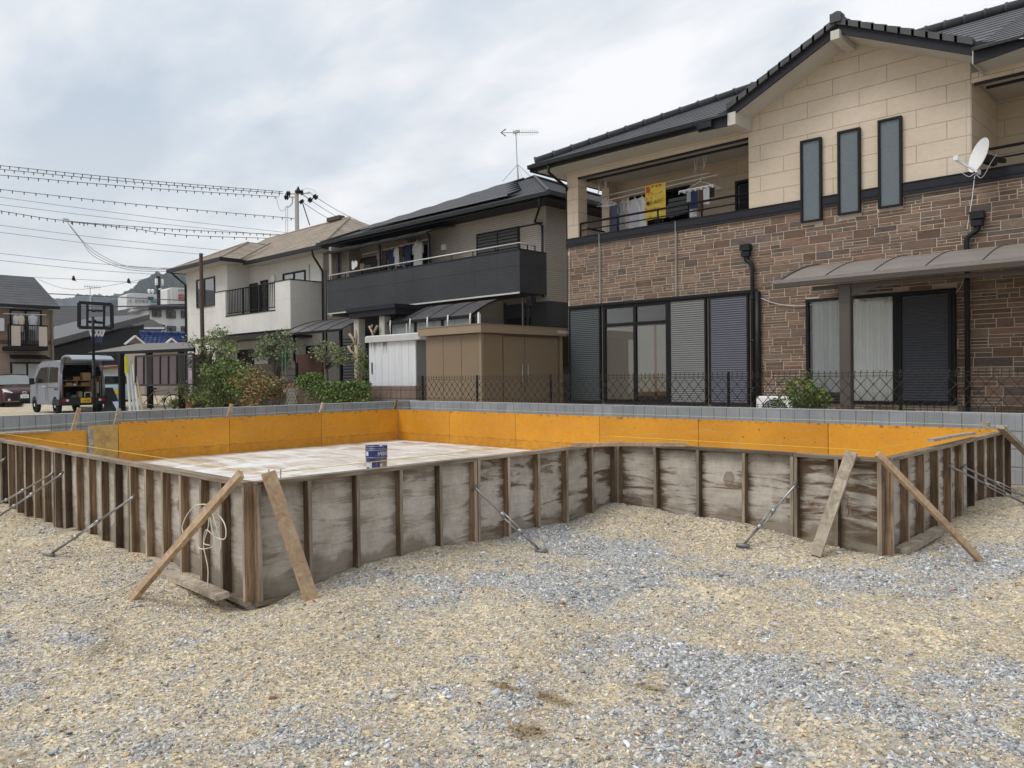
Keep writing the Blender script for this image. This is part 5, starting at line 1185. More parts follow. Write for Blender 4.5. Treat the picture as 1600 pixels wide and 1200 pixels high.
    BK = (PK[0], 20.5, PK[2]); roofplane(mb, B, (B[0], 20.5, 6.16), BK, PK, 11); roofplane(mb, (A[0], 20.5, 6.16), A, PK, BK, 11); mb.build('roof', MT['slatebY'], r, fix=False)
    mb = MB(); 
    for a, b in (((ER, EY, z0+.03), R2), (R1, R2), (A, PK), (B, PK), (PK, BK), ((B[0], EY-.1, 6.2), (PK[0]+1.2, 18.2, 7.22))): mb.tube([a, Vector(b)+Vector((0, 0, .03))], .045, 5)
    mb.build('ridge_cap', MT['slateb'], r); MB().box(R2[0]-1.6, R2[0]-.6, R2[1]-.15, R2[1]+.15, R2[2]+.03, R2[2]+.2).build('ridge_vent', MT['dbrown'], r)
    mb = MB(); mb.box(B[0]+.1, ER+.1, EY-.1, EY, z0-.15, z0+.0); mb.box(ER, ER+.1, EY, EY+8, z0-.15, z0); mb.box(A[0]-.1, B[0]+.1, 15.1, 15.2, 6.0, 6.15); mb.box(B[0], B[0]+.1, 15.2, EY-.1, 6.0, 6.15); mb.box(A[0]-.1, A[0], 15.2, 24, 6.0, 6.15); mb.build('gutter', MT['gutter'], r)
    mb = MB(); mb.box(A[0], B[0], 15.2, WY_-.001, 6.03, 6.05); mb.box(-32.15, B[0], WY_, MY-.001, 6.03, 6.05); mb.box(B[0]+.1, ER, EY, MY-.001, 5.93, 5.95); mb.box(BXR+.011, ER, MY, 24, 5.93, 5.95); mb.build('soffit', MT['soffit'], r)
    pipe(r, [(-36.1, 15.2, 6.0), (-36.0, 15.3, 5.85), (-36.15, WY_-.05, 5.5), (-36.15, WY_-.06, GZ)], .045); pipe(r, [(ER-.6, EY-.05, 5.95), (ER-.6, EY, 5.7), (BXR-.05, MY-.07, 5.35), (BXR+.06, MY-.07, 5.2), (BXR+.06, MY-.07, GZ)], .04)
    # ground floor
    MB().box(-32.168, -27.6, 16.2, MY-.001, GZ, 2.71).build('ground_floor_wall', MT['offX'], r)
    window(r, 'X', onY(372, 550, 16.2)[0], onY(397, 550, 16.2)[0], 16.2, .95, 2.35, -1, 'black', room='darkroom', gm='dglass', w=.09)
    window(r, 'X', onY(338, 550, WY_)[0], onY(352, 550, WY_)[0], WY_, .9, 2.3, -1, 'black', room='darkroom', gm='dglass', w=.08); window(r, 'X', onY(420, 550, 16.2)[0], onY(452, 550, 16.2)[0]-.3, 16.2, GZ, 2.4, -1, 'black', room='darkroom', gm='dglass', w=.08)
    x = onY(480, 545, MY)[0]; window(r, 'X', x-.1, x+1.0, MY, GZ, 2.4, -1, 'black', room='darkroom', gm='dglass', w=.1)
    MB().box(-33.2, -27.2, 15.0, MY-.001, 2.72, 2.82).box(-33.25, -27.1, 14.95, 15.0, 2.66, 2.84).build('porch_roof', MT['dbrown'], r)
    return r
H1()
r = thing('carport_awning', 'dark curved polycarbonate awning between the white house and the dark house', 'awning', (-22, 14.6, GZ))
a, b = onY(441, 520, 13.8)[0], onY(532, 519, 13.8)[0]
awning('roof_panel', r, a, b+.1, 13.8, 15.45, 2.62, .52, 'awn', .95)
MB().box(a+.3, a+.38, 14.0, 14.08, GZ, 2.6).box(b-.38, b-.3, 14.0, 14.08, GZ, 2.6).build('post', MT['black'], r)
o = MB().box(onY(463, 560, 14.6)[0], onY(503, 560, 14.6)[0], 14.6, 14.66, .2, 1.95).build('timber_screen', mat('rust brown board fence', (.085, .035, .022), .7, .2, 3)); tag(o, 'rust brown board screen under the dark awning', 'screen')
# ------------------------------------------------------------------ TV aerial on the dark house
def aerial():
    p = onY(809, 280, 21.2); top = onY(806, 207, 21.2); r = thing('tv_aerial', 'yagi television aerial on a thin braced mast above the dark house', 'aerial', (p[0], p[1], p[2]))
    MB().tube([p, top+Vector((0, 0, .05))], .022, 6).build('mast', MT['silver'], r)
    mb = MB()
    for dx, dy in ((-.5, -.3), (.5, -.3), (.4, .5), (-.4, .5)): mb.tube([p+Vector((0, 0, .55)), p+Vector((dx, dy, -.05))], .012, 5)
    mb.build('mast_stay', MT['silver'], r)
    d = Vector((math.cos(.9), math.sin(.9), 0)).normalized(); e = Vector((-d[1], d[0], 0)); d = Vector(CR).normalized(); d[2] = 0; e = Vector((d[1], -d[0], 0))
    q = top; l, rr = q-d*.55, q+d*.85
    MB().tube([l, rr], .014, 6).build('boom', MT['silver'], r)
    mb = MB()
    for i in range(12): c = q+d*(-.1+.08*i); mb.tube([c-e*.14+Vector((0, 0, -.07)), c+e*.14+Vector((0, 0, .07))], .006, 4); mb.tube([c-Vector((0, 0, .09)), c+Vector((0, 0, .09))], .006, 4)
    mb.build('director', MT['silver'], r); MB().tube([l+d*.18+Vector((0, 0, .13)), l, l+d*.18-Vector((0, 0, .13))], .02, 5).build('reflector', MT['black'], r)
    MB().box(q[0]-.1, q[0]+.14, q[1]-.05, q[1]+.05, q[2]-.02, q[2]+.06).build('feed_box', MT['silver'], r)
aerial()
# ------------------------------------------------------------------ sheds, low ribbed wall
MT['shedl'] = mat('tan steel panel', (.205, .150, .095), .5, .06, 1.5); MT['sheda'] = mat('white steel panel', (.60, .62, .64), .5, .05, 1.5, dirt=.25, grime=(.25, .25, .24)); MT['shedr'] = mat('tan steel roof rim', (.26, .20, .135), .45, .06)
def shed():
    Y0 = 11.4; c = onY(752, 540, Y0); XR = c[0]; xl = onY(666, 540, Y0)[0]; y1 = onX(878, 540, XR)[1]; zt = 2.02
    r = thing('storage_shed', 'tall tan steel garden shed with sliding doors behind the diamond fence', 'shed', ((xl+XR)/2, 12.6, GZ))
    def panels(ax, u0, u1, c_, out, n, m):
        mb = MB(); w_ = (u1-u0)/n
        for i in range(n):
            a, b = u0+w_*i, u0+w_*(i+1); bxa(mb, ax, a+.006, b-.006, c_, -.02, .012, GZ+.1, zt-.02, out); 
        bxa(mb, ax, u0, u1, c_, -.03, -.019, GZ+.1, zt-.02, out); return mb.build('wall_panel', MT[m], r)
    panels('X', xl, XR-.02, Y0, -1, 3, 'shedl'); panels('Y', Y0+.02, Y0+.62, XR, 1, 1, 'shedl')
    MB().box(XR-.05, XR+.015, Y0-.015, Y0+.05, GZ, zt).box(XR-.05, XR+.02, y1-.1, y1, GZ, zt).build('corner_post', MT['shedr'], r)
    MB().box(xl+.02, XR-.04, Y0+.03, y1-.02, GZ, zt).build('body', MT['shedl'], r)
    yy = [onX(p, 540, XR)[1] for p in (785, 818, 848, 870)]
    for i, (a, b) in enumerate(((yy[0], yy[1]), (yy[1], yy[3]))):
        o = MB().box(XR-.03, XR+(.025 if i == 0 else .035), a+.01, b-.0, GZ+.12, zt-.06).box(XR-.03, XR+.03, b-.012, b+.0, GZ+.12, zt-.06).build('door', MT['shedl'], r)
        hy = onX(815.5 if i == 0 else 824.5, 580, XR+.05)[1]; za, zb_ = onX(815, 569, XR+.05)[2], onX(815, 604, XR+.05)[2]
        MB().tube([(XR+.06, hy, zb_), (XR+.06, hy, za)], .014, 8).build('handle', MT['steel'], o, True)
    MB().box(xl-.12, XR+.14, Y0-.14, y1+.12, zt, zt+.16).build('roof_rim', MT['shedr'], r); MB().box(xl-.13, XR+.15, Y0-.15, y1+.13, zt+.161, zt+.185).build('roof', MT['shedl'], r)
    qy = onX(876, 512, XR+.15)[1]; MB().box(XR+.141, XR+.146, qy-.1, qy+.28, zt+.05, zt+.12).build('name_plate', MT['silver'], r)
    Y1 = 12.2; c = onY(650, 540, Y1); xl = onY(577, 540, Y1)[0]; XR2 = c[0]; zt = onY(650, 531, Y1)[2]
    r = thing('storage_shed', 'small white steel shed with dark drip stains standing on the ribbed wall', 'shed', ((xl+XR2)/2, 12.8, .85))
    mb = MB(); n = 7
    for i in range(n): a, b = xl+(XR2-xl)*i/n, xl+(XR2-xl)*(i+1)/n; mb.box(a+.004, b-.004, Y1-.012, Y1+.02, .88, zt)
    mb.build('wall_panel', MT['sheda'], r); MB().box(xl, XR2, Y1+.021, Y1+1.0, .88, zt).build('body', mat('grey steel body', (.27, .28, .29), .5, .05), r)
    MB().cbox(xl-.08, XR2+.25, Y1-.10, Y1+1.1, zt, zt+.17, .03).build('roof', mat('pale grey roof tray', (.46, .46, .45), .6, .08), r)
    MB().box(xl+.12, xl+.15, Y1-.03, Y1-.013, 1.2, 1.5).build('handle', MT['black'], r)
    # drip stains: thin dark streaks of soot on the panel face
    mb = MB(); rg = random.Random(4)
    for i in range(13): x = xl+.05+rg.random()*.75; l = .06+rg.random()*.3; mb.add([(x, Y1-.0135, zt-.01), (x+.035, Y1-.0135, zt-.01), (x+.02, Y1-.0135, zt-l), (x+.014, Y1-.0135, zt-l)], [(0, 1, 2, 3)])
    mb.build('drip_stain', MT['steeld'], r, fix=False)
    # ribbed low wall under it
    MT['rib'] = siding('pinkish ribbed block', (.20, .15, .125), (.25, .195, .165), 'X', .4, .2, 0, .008, (.07, .05, .04), 14, .5)
    m, t, b = newmat('rib'); bpy.data.materials.remove(m)
    mb = MB(); x0, x1 = onY(458, 610, 11.9)[0], onY(650, 610, 11.9)[0]; x = x0
    while x < x1: mb.box(x, min(x+.032, x1), 11.885, 11.9, GZ, .90); x += .05
    r = thing('ribbed_wall', 'low pinkish ribbed block wall carrying the white shed', 'wall', ((x0+x1)/2, 12, GZ)); mb.build('rib_face', MT['rib'], r); MB().box(x0, x1, 11.9, 12.06, GZ, .87).box(x1-.12, x1, 12.06, 14.5, GZ, .87).build('wall_body', MT['rib'], r); MB().box(x0, x1+.0, 11.88, 12.06, .87, .905).build('wall_cap', MT['rib'], r)
shed()
# ------------------------------------------------------------------ plants
m, t, b = newmat('leaf'); vcl = N(t, 'ShaderNodeAttribute', attribute_name='col').outputs['Color']
t.links.new(vcl, b.inputs['Base Color']); b.inputs['Roughness'].default_value = .55; b.inputs['Specular IOR Level'].default_value = .35; MT['leaf'] = m
MT['bark'] = mat('grey brown bark', (.14, .115, .09), .9, .3, 8, .6, 30)
def leaves(name, par, pts, size, cols, seed=1, droop=.3, asp=.45, rootw=True):
    rg = np.random.default_rng(seed); pts = np.array(pts); n = len(pts)
    az = rg.random(n)*6.283; el = (rg.random(n)-.5)*2.2; s = size*(.6+.8*rg.random(n))
    d = np.stack([np.cos(az)*np.cos(el), np.sin(az)*np.cos(el), np.sin(el)-droop], 1); d /= np.linalg.norm(d, axis=1)[:, None]
    r = rg.normal(size=(n, 3)); w_ = np.cross(d, r); w_ /= np.linalg.norm(w_, axis=1)[:, None]; nn = np.cross(d, w_)
    V = np.stack([pts, pts+d*(s*.45)[:, None]+w_*(s*asp*.5)[:, None]+nn*(s*.08)[:, None], pts+d*s[:, None], pts+d*(s*.45)[:, None]-w_*(s*asp*.5)[:, None]+nn*(s*.08)[:, None]], 1)
    V = V-np.array(wloc(par)); me = bpy.data.meshes.new(name); me.vertices.add(4*n); me.vertices.foreach_set('co', V.reshape(-1).astype(np.float32))
    me.loops.add(4*n); me.polygons.add(n); me.loops.foreach_set('vertex_index', np.arange(4*n, dtype=np.int32)); me.polygons.foreach_set('loop_start', np.arange(n, dtype=np.int32)*4); me.polygons.foreach_set('loop_total', np.full(n, 4, np.int32)); me.update(calc_edges=True)
    cl = np.array(cols)[rg.integers(0, len(cols), n)]*(.65+.7*rg.random((n, 1))); cc = np.repeat(np.concatenate([cl, np.ones((n, 1))], 1), 4, 0)
    at = me.color_attributes.new('col', 'FLOAT_COLOR', 'POINT'); at.data.foreach_set('color', cc.reshape(-1).astype(np.float32)); me.materials.append(MT['leaf'])
    o = bpy.data.objects.new(name, me); COL.objects.link(o); o.parent = par; return o
def clump(rg, c, r, n, k=.16, m_=26):
    """n points in m_ sub-clumps inside an ellipsoid, denser at its rim."""
    out = []; cs = []
    for _ in range(m_):
        v = np.array([rg.gauss(0, 1) for _ in range(3)]); v /= np.linalg.norm(v); v *= rg.random()**.45; cs.append(np.array(c)+v*np.array(r))
    for i in range(n):
        q = cs[i % m_]; out.append(q+np.array([rg.gauss(0, k*r[0]), rg.gauss(0, k*r[1]), rg.gauss(0, k*r[2])]))
    return out, cs
GREEN = [(.09, .14, .03), (.13, .18, .04), (.05, .085, .022), (.18, .23, .055)]
DULL = [(.16, .19, .10), (.22, .25, .14), (.11, .14, .08)]
RED = [(.22, .085, .045), (.28, .14, .07), (.17, .17, .05), (.22, .23, .08), (.30, .19, .10)]
LIGHT = [(.24, .30, .08), (.32, .37, .13), (.18, .24, .06)]
def shrub(label, px0, px1, py0, Y, cols, n=2200, size=.07, seed=1, name='shrub', cat='shrub', zb=GZ, twig=9, k=.16, asp=.5, m_=26):
    rg = random.Random(seed); a, b = onY(px0, 610, Y), onY(px1, 610, Y); zt = onY((px0+px1)/2, py0, Y)[2]
    cx, rx = (a[0]+b[0])/2, (b[0]-a[0])/2; r = thing(name, label, cat, (cx, Y, zb)); c = (cx, Y, (zb+zt)/2+.05); rr = (rx*.86, min(rx, .8)*.85, (zt-zb)/2*.9)
    P, cs = clump(rg, c, rr, n, k, m_); P = [p for p in P if p[2] > zb+.02]
    leaves('foliage', r, P, size, cols, seed, asp=asp); mb = MB()
    for i in range(twig):
        q = Vector(cs[i*3 % len(cs)]); mb.tube([(cx+rg.uniform(-.1, .1)*rx*2, Y, zb), Vector((cx, Y, zb)).lerp(q, .5)+Vector((rg.uniform(-.05, .05), 0, .05)), q], [.014, .01, .004], 5)
    mb.build('stem', MT['bark'], r); return r
def tree(label, base, crown, cols, n, size, seed, tr=.045, name='garden_tree', limbs=9, k=.14, asp=.4, m_=22, fork=None):
    rg = random.Random(seed); base = Vector(base); cc = Vector(crown[0]); rr = crown[1]; r = thing(name, label, 'tree', tuple(base))
    P, cs = clump(rg, cc, rr, n, k, m_); leaves('crown', r, P, size, cols, seed, asp=asp)
    mb = MB(); f = Vector(fork) if fork else base.lerp(cc, .62); mid = base.lerp(f, .5)+Vector((rg.uniform(-.04, .04), 0, 0)); mb.tube([base, mid, f], [tr, tr*.85, tr*.7], 8)
    for i in range(m_):
        q = Vector(cs[i]); s0 = f.lerp(base, rg.random()*.25); mb.tube([s0, s0.lerp(q, .4)+Vector((rg.uniform(-.08, .08), rg.uniform(-.08, .08), rg.uniform(0, .1))), s0.lerp(q, .75)+Vector((rg.uniform(-.06, .06), 0, .04)), q], [tr*.42, tr*.3, tr*.18, .004], 5)
    mb.build('trunk', MT['bark'], r, True); return r
YP = 11.6
def cr(px0, px1, py0, py1, Y, ry=None):
    a, b = onY(px0, (py0+py1)/2, Y), onY(px1, (py0+py1)/2, Y); m_ = (px0+px1)/2; zt, zb_ = onY(m_, py0, Y)[2], onY(m_, py1, Y)[2]
    rx = (b[0]-a[0])/2*.85; return (((a[0]+b[0])/2, Y, (zt+zb_)/2), (rx, ry or rx*.7, (zt-zb_)/2*.85))
def gp(px, Y): v = onY(px, 620, Y); return (v[0], Y, GZ)
tree('airy tree with pale leaves and a leaning bare trunk beside the brown pole', gp(333, 11.9), cr(302, 366, 505, 592, 11.9), LIGHT+DULL, 1900, .10, 3, .05, limbs=8, k=.13, m_=20, fork=onY(322, 572, 11.9))
shrub('broad green shrub between the potted plant and the reddish bush', 304, 392, 560, 11.3, GREEN+[(.12, .13, .05)], 5600, .09, 4, m_=44)
shrub('pale green bushy plant behind the reddish bush, right of the broad shrub', 368, 398, 572, 11.5, LIGHT+[(.2, .19, .06)], 1500, .07, 5)
shrub('reddish orange leaved bush in the middle of the garden', 382, 444, 575, 11.2, RED+GREEN[:1], 3800, .085, 6, m_=34)
tree('slender grey green tree with a dense round crown and thin trunk', gp(436, 12.2), cr(408, 462, 512, 578, 12.2), DULL, 3600, .085, 7, .03, m_=30, k=.13)
tree('pruned tree with a thick grey trunk and sparse leafy side branches', gp(511, 13.0), cr(482, 556, 522, 580, 13.0), DULL+LIGHT[:1], 1100, .09, 8, .075, m_=16, k=.12, fork=onY(508, 560, 13.0))
def hedge():
    Y = 11.35; r = thing('hedge', 'dense dark green creeping hedge hanging over the ribbed wall', 'hedge', (gp(520, Y)))
    rg = random.Random(9); P = []
    for i in range(7500):
        px = rg.uniform(462, 578); top = 597 if px > 505 else 583+(px-490)**2*.012*.8; top = min(top, 603); py = top+abs(rg.gauss(0, 1))**.8*rg.random()*36+rg.uniform(-1.5, 2)
        if px < 478 and py > 600+(478-px)*-.5+8 and rg.random() < .85: continue
        y = Y+rg.uniform(0, .35)*(1-rg.random()*.3); P.append(np.array(onY(px, py, y)))
    leaves('foliage', r, [p for p in P if p[2] > GZ], .075, [(.10, .16, .035), (.14, .21, .05), (.04, .07, .02), (.19, .27, .07), (.06, .10, .025)], 9, droop=.5)
    MB().tube([gp(500, Y+.2), onY(500, 592, Y+.2)], .02, 5).tube([gp(550, Y+.2), onY(550, 604, Y+.2)], .02, 5).build('stem', MT['bark'], r)
hedge()
shrub('upright green climber beside the white shed', 556, 580, 538, 12.6, GREEN, 1500, .06, 10, name='climber', cat='climbing plant', k=.14)
def stump():
    r = thing('pollarded_tree', 'bare pollarded trunk with knobbly pale branch stubs by the porch column', 'tree', gp(560, 12.9)); f = lambda x, y: onY(x, y, 12.9); mb = MB()
    for pts, rs in (([gp(561, 12.9), f(560, 560), f(556, 540)], [.06, .055, .05]), ([f(556, 540), f(552, 530), f(546, 522)], [.045, .035, .04]), ([f(556, 540), f(557, 525), f(555, 516)], [.04, .035, .04]), ([f(558, 556), f(548, 549), f(544, 541)], [.035, .03, .035]), ([f(552, 530), f(556, 526)], [.03, .035])): mb.tube(pts, rs, 8)
    mb.build('trunk', mat('pale cut bark', (.33, .25, .18), .9, .25, 9, .4, 30), r, True)
    r = thing('pollarded_tree', 'knobbly bare branch stubs showing above the roof of the white shed', 'tree', (onY(584, 560, 14.0)[0], 14.0, GZ)); f = lambda x, y: onY(x, y, 14.0); mb = MB(); mb.tube([gp(584, 14.0), f(583, 522), f(577, 510)], [.05, .045, .035], 7); mb.tube([f(583, 522), f(590, 509)], [.04, .04], 7); mb.tube([f(578, 514), f(582, 508)], [.03, .035], 7); mb.build('trunk', mat('pale cut bark b', (.36, .28, .19), .9, .25, 9), r, True)
stump()
shrub('light green feathery shrub in front of the curtained window by the outdoor unit', 1214, 1296, 585, 10.9, [(.15, .20, .035), (.11, .16, .03), (.20, .24, .05), (.08, .12, .03)], 3800, .055, 11, k=.13, asp=.35, m_=40)
shrub('small bright green plant under the purple screen panel', 262, 282, 620, 11.4, LIGHT, 500, .08, 12, k=.18)
r = shrub('spiky plant in a terracotta pot at the left end of the garden', 286, 318, 592, 11.2, GREEN+DULL, 1100, .10, 13, name='potted_plant', cat='potted plant', k=.15, asp=.2)
p = gp(300, 11.2); MB().lathe((p[0], p[1], GZ+.1), [(.17, 0), (.22, .30), (.25, .30), (.25, .36), (.22, .36), (.2, .3)], 16).build('pot', mat('terracotta', (.36, .17, .10), .8, .1), r, True)
# brown pole and garden wall
o = MB().tube([gp(318, 11.75), onY(314, 396, 11.75)], [.075, .06], 12).build('service_pole', mat('rust brown steel pole', (.075, .045, .035), .6, .2, 4)); tag(o, 'rust brown steel service pole standing among the garden plants', 'pole')
r = thing('garden_wall', 'low brown grey boarded garden wall behind the shrubs', 'wall', (gp(380, 13.4))); mb = MB()
xa, xb = onY(330, 590, 13.4)[0], onY(462, 590, 13.4)[0]
for i in range(7): mb.box(xa, xb, 13.38, 13.42, GZ+.1+i*.2, GZ+.285+i*.2)
mb.build('boarding', mat('brown grey boards', (.10, .085, .075), .7, .2, 3), r); MB().box(xa, xb, 13.43, 13.5, GZ, GZ+1.5).build('backing', MT['darkroom'], r)
r = thing('gate_panel', 'brown vertical panelled gate beside the brown pole', 'gate', gp(318, 13.0)); xa, xb = onY(300, 590, 13.0)[0], onY(330, 590, 13.0)[0]; mb = MB()
for i in range(7): mb.box(xa+(xb-xa)*i/7, xa+(xb-xa)*(i+.92)/7, 13.0, 13.04, GZ, 2.05)
mb.build('panel', mat('brown gate', (.10, .075, .06), .6, .15, 3), r)
mb = MB()
for i, px in enumerate((386, 407, 441, 446)):
    p = onY(px, 565 if px < 430 else 545, 11.9); o = MB().tube([gp(px, 11.9), p], .012, 6).build('garden_stake', mat('green plastic stake %d' % i, (.10, .22, .14) if px > 430 else (.3, .33, .3), .5)); tag(o, ['pale stake standing before the dark ground floor window', 'thin pale stake left of the slender tree', 'green stake just right of the slender tree trunk', 'green stake farthest right behind the reddish bush'][i], 'stake')
r = thing('lattice_panel', 'white diamond lattice leaning at the right of the reddish bush', 'lattice', gp(452, 11.25)); mb = MB()
for i in range(7):
    for s in (1, -1): a = onY(445+i*2.2, 636 if s > 0 else 606, 11.25); b_ = onY(445+i*2.2+7, 606 if s > 0 else 636, 11.25); mb.tube([a, b_], .004, 4)
mb.build('lattice', MT['silver'], r)
# ------------------------------------------------------------------ left lot: cars, hoop, carport
def paint(name, col, rough=.3):
    m, t, b = newmat(name); b.inputs['Base Color'].default_value = (*col, 1); b.inputs['Roughness'].default_value = rough; b.inputs['Metallic'].default_value = .25; b.inputs['Coat Weight'].default_value = .5; b.inputs['Coat Roughness'].default_value = .08; return m
MT['vanp'] = paint('silver blue car paint', (.27, .305, .355), .4); MT['redp'] = paint('maroon car paint', (.055, .014, .018)); MT['bluep'] = paint('pale aqua car paint', (.36, .50, .55))
MT['tyre'] = mat('tyre rubber', (.015, .015, .016), .85, .1); MT['rim'] = mat('steel wheel', (.62, .62, .62), .35, .1, 4, metal=.3); MT['plastic'] = mat('black bumper plastic', (.014, .015, .018), .5, .1)
MT['lampred'] = mat('red lamp lens', (.35, .012, .03), .15, .1); MT['lampw'] = mat('clear lamp lens', (.75, .75, .75), .15, .1); MT['carglass'] = mat('tinted car glass', (.012, .013, .014), .06, .05, spec=.7); MT['screenglass'] = mat('pale windscreen reflection', (.16, .19, .185), .08, .1, spec=.8)
MT['yplate'] = mat('yellow plate', (.80, .52, .02), .45, .03); MT['wplate'] = mat('white plate', (.75, .76, .74), .45, .03); MT['ink'] = mat('black ink', (.01, .01, .012), .6); MT['greenink'] = mat('green ink', (.02, .12, .07), .6)
LG = -.02
class Car:
    """local axes: f forward from the rear (or front), s to the +Y side, z up."""
    def __init__(s, root, dirx): s.r = root; s.o = Vector(root.location); s.d = dirx
    def P(s, f, q, z): return Vector((s.o[0]+s.d*f, s.o[1]+q, s.o[2]+z))
    def box(s, mb, f0, f1, q0, q1, z0, z1): return mb.box(s.o[0]+s.d*f0, s.o[0]+s.d*f1, s.o[1]+q0, s.o[1]+q1, s.o[2]+z0, s.o[2]+z1)
    def wheel(s, f, q, R_=.27, w_=.15, par=None):
        c = s.P(f, q, R_); sg = 1 if q > 0 else -1
        a = MB().lathe(c, [(R_*.55, -w_/2*sg), (R_*.95, -w_/2*sg), (R_, -w_*.4*sg), (R_, w_*.3*sg), (R_*.93, w_/2*sg), (R_*.62, w_/2*sg)], 24, 'Y').build('wheel', MT['tyre'], s.r, True)
        MB().lathe(c, [(R_*.64, w_*.5*sg), (R_*.55, w_*.42*sg), (R_*.42, w_*.36*sg), (R_*.25, w_*.52*sg), (R_*.08, w_*.55*sg)], 18, 'Y').build('rim', MT['rim'], a, True)
        mb = MB(); 
        for k in range(6): an = k*1.047; mb.lathe(c+Vector((math.cos(an)*R_*.48, sg*w_*.43, math.sin(an)*R_*.48)), [(R_*.06, -.005), (R_*.06, .005)], 8, 'Y')
        mb.build('wheel_holes', MT['ink'], a)
def van():
    xr = -29.9; yc = onX(129, 600, xr)[1]; r = thing('parked_van', 'silver grey boxy van with its tailgate open on shelves of tools', 'van', (xr, yc, LG)); c = Car(r, -1); W = .7375; P = c.P
    prof = [(0, .42), (0, .98), (.03, 1.30), (.10, 1.70), (.22, 1.80), (.9, 1.86), (2.2, 1.84), (2.62, 1.74), (2.98, 1.22), (3.30, 1.05), (3.37, .60), (3.35, .30), (0.05, .30)]
    def yw(z): return W-.0 if z < 1.0 else W-(z-1.0)*.11
    for sg in (-1, 1):       # side skins with wheel arches
        arch = [(f, z) for f, z in prof[:-2]]; low = [(3.35, .30)]
        for fc in (2.86, .50):
            low += [(fc+.33*math.cos(a), .27+.33*math.sin(a)) for a in np.linspace(.1, math.pi-.1, 9)]
        low += [(.0, .30)]
        pts = arch+low; out = [P(f, sg*yw(z), z) for f, z in pts]; inn = [P(f, sg*(yw(z)-.05), z) for f, z in pts]; n = len(pts)
        MB().add(out+inn, [tuple(range(n)), tuple(range(2*n-1, n-1, -1))]+[(i, (i+1) % n, n+(i+1) % n, n+i) for i in range(n)]).build('body_side', MT['vanp'], r)
    mb = MB(); tp = prof[3:11]
    for i in range(len(tp)-1):
        (a, z), (b_, z2) = tp[i], tp[i+1]; mb.quad(P(a, -yw(z)+.0, z), P(b_, -yw(z2), z2), P(b_, yw(z2), z2), P(a, yw(z), z))
    mb.build('body_top', MT['vanp'], r, True)
    mb = MB(); mb.quad(P(2.66, -yw(1.7)+.06, 1.70), P(2.96, -yw(1.25)+.05, 1.25), P(2.96, yw(1.25)-.05, 1.25), P(2.66, yw(1.7)-.06, 1.70)); mb.v = [(x-.006, y, z+.008) for x, y, z in mb.v]; mb.build('windscreen', MT['carglass'], r)
    for nm, pts in (('side_window', [(.22, 1.10), (.26, 1.60), (1.18, 1.64), (1.18, 1.08)]), ('side_window', [(1.32, 1.08), (1.32, 1.62), (1.42, 1.64), (1.42, 1.08)]), ('side_window', [(1.52, 1.08), (1.52, 1.64), (2.28, 1.62), (2.75, 1.22), (2.70, 1.08)])):
        mb = MB(); mb.add([P(f, -yw(z)-.004, z) for f, z in pts], [tuple(range(len(pts)))]); mb.build(nm, MT['carglass'], r)
    # door seams, handle, lower trim
    mb = MB()
    for f in (1.25, 1.48, 2.52): mb.tube([P(f, -yw(.4)-.002, .4), P(f, -yw(1.0)-.002, 1.0), P(f, -yw(1.68)-.002, 1.68)], .005, 4)
    mb.tube([P(.05, -W-.001, .92), P(1.25, -W-.001, .92)], .006, 4); mb.build('door_seam', MT['ink'], r)
    for f in (1.36, 1.62): o = MB(); c.box(o, f, f+.14, -W-.03, -W-.002, .93, .97); o.build('door_handle', MT['rim'], r)
    o = MB(); c.box(o, .9, 2.5, -W-.015, -W-.002, .36, .41); o.build('side_trim', MT['vanp'], r)
    o = MB(); c.box(o, 2.62, 2.72, -W-.2, -W-.05, 1.02, 1.25); c.box(o, 2.66, 2.70, -W-.06, -W+.0, 1.05, 1.10); o.build('wing_mirror', MT['plastic'], r)
    text('Business', .12, MT['ink'], r, Matrix.Translation(-c.o) @ frame(P(.36, -W-.004, .86), (1, 0, 0), (0, 0, 1)), ext=.001, sx=.9)
    # interior, shelves and tools
    mb = MB(); c.box(mb, 1.3, 1.34, -.66, .66, .45, 1.75); c.box(mb, .0, 1.3, -.68, .68, .42, .46); c.box(mb, .05, 1.3, -.60, .60, 1.72, 1.74)
    for sg in (-1, 1): c.box(mb, .12, 1.3, sg*.62, sg*.655, .46, 1.66)
    mb.build('cargo_bay', MT['darkroom'], r)
    mb = MB()
    MT['plyw'] = mat('raw shelf plywood', (.27, .155, .075), .7, .2, 6)
    for z in (.50, .95, 1.14): c.box(mb, .06, .75, -.62, .32, z, z+.02)
    for q in (-.62, -.16, .32): c.box(mb, .06, .75, q, q+.02, .47 if q != -.16 else .97, 1.16)
    c.box(mb, .05, .7, .46, .48, .47, 1.2); c.box(mb, .05, .7, .60, .615, .47, 1.3); mb.build('tool_shelf', MT['plyw'], r)
    rg = random.Random(5); MT['card'] = mat('cardboard', (.33, .22, .12), .8, .1)
    for i, (q, z, w_, h_, cm) in enumerate(((-.50, .52, .14, .2, 'tyre'), (-.32, .52, .16, .12, 'steeld'), (-.08, .52, .12, .24, 'card'), (.10, .52, .2, .2, 'tyre'), (-.48, .97, .2, .1, 'card'), (-.24, .97, .12, .07, 'lampw'), (0, .97, .2, .1, 'plyw'), (.2, .97, .1, .12, 'steeld'), (-.5, 1.16, .3, .12, 'darkroom'), (.05, 1.16, .26, .26, 'card'), (-.25, 1.16, .22, .12, 'plyw'), (.36, .5, .08, .5, 'plyw'), (.5, .7, .07, .4, 'bluep'))):
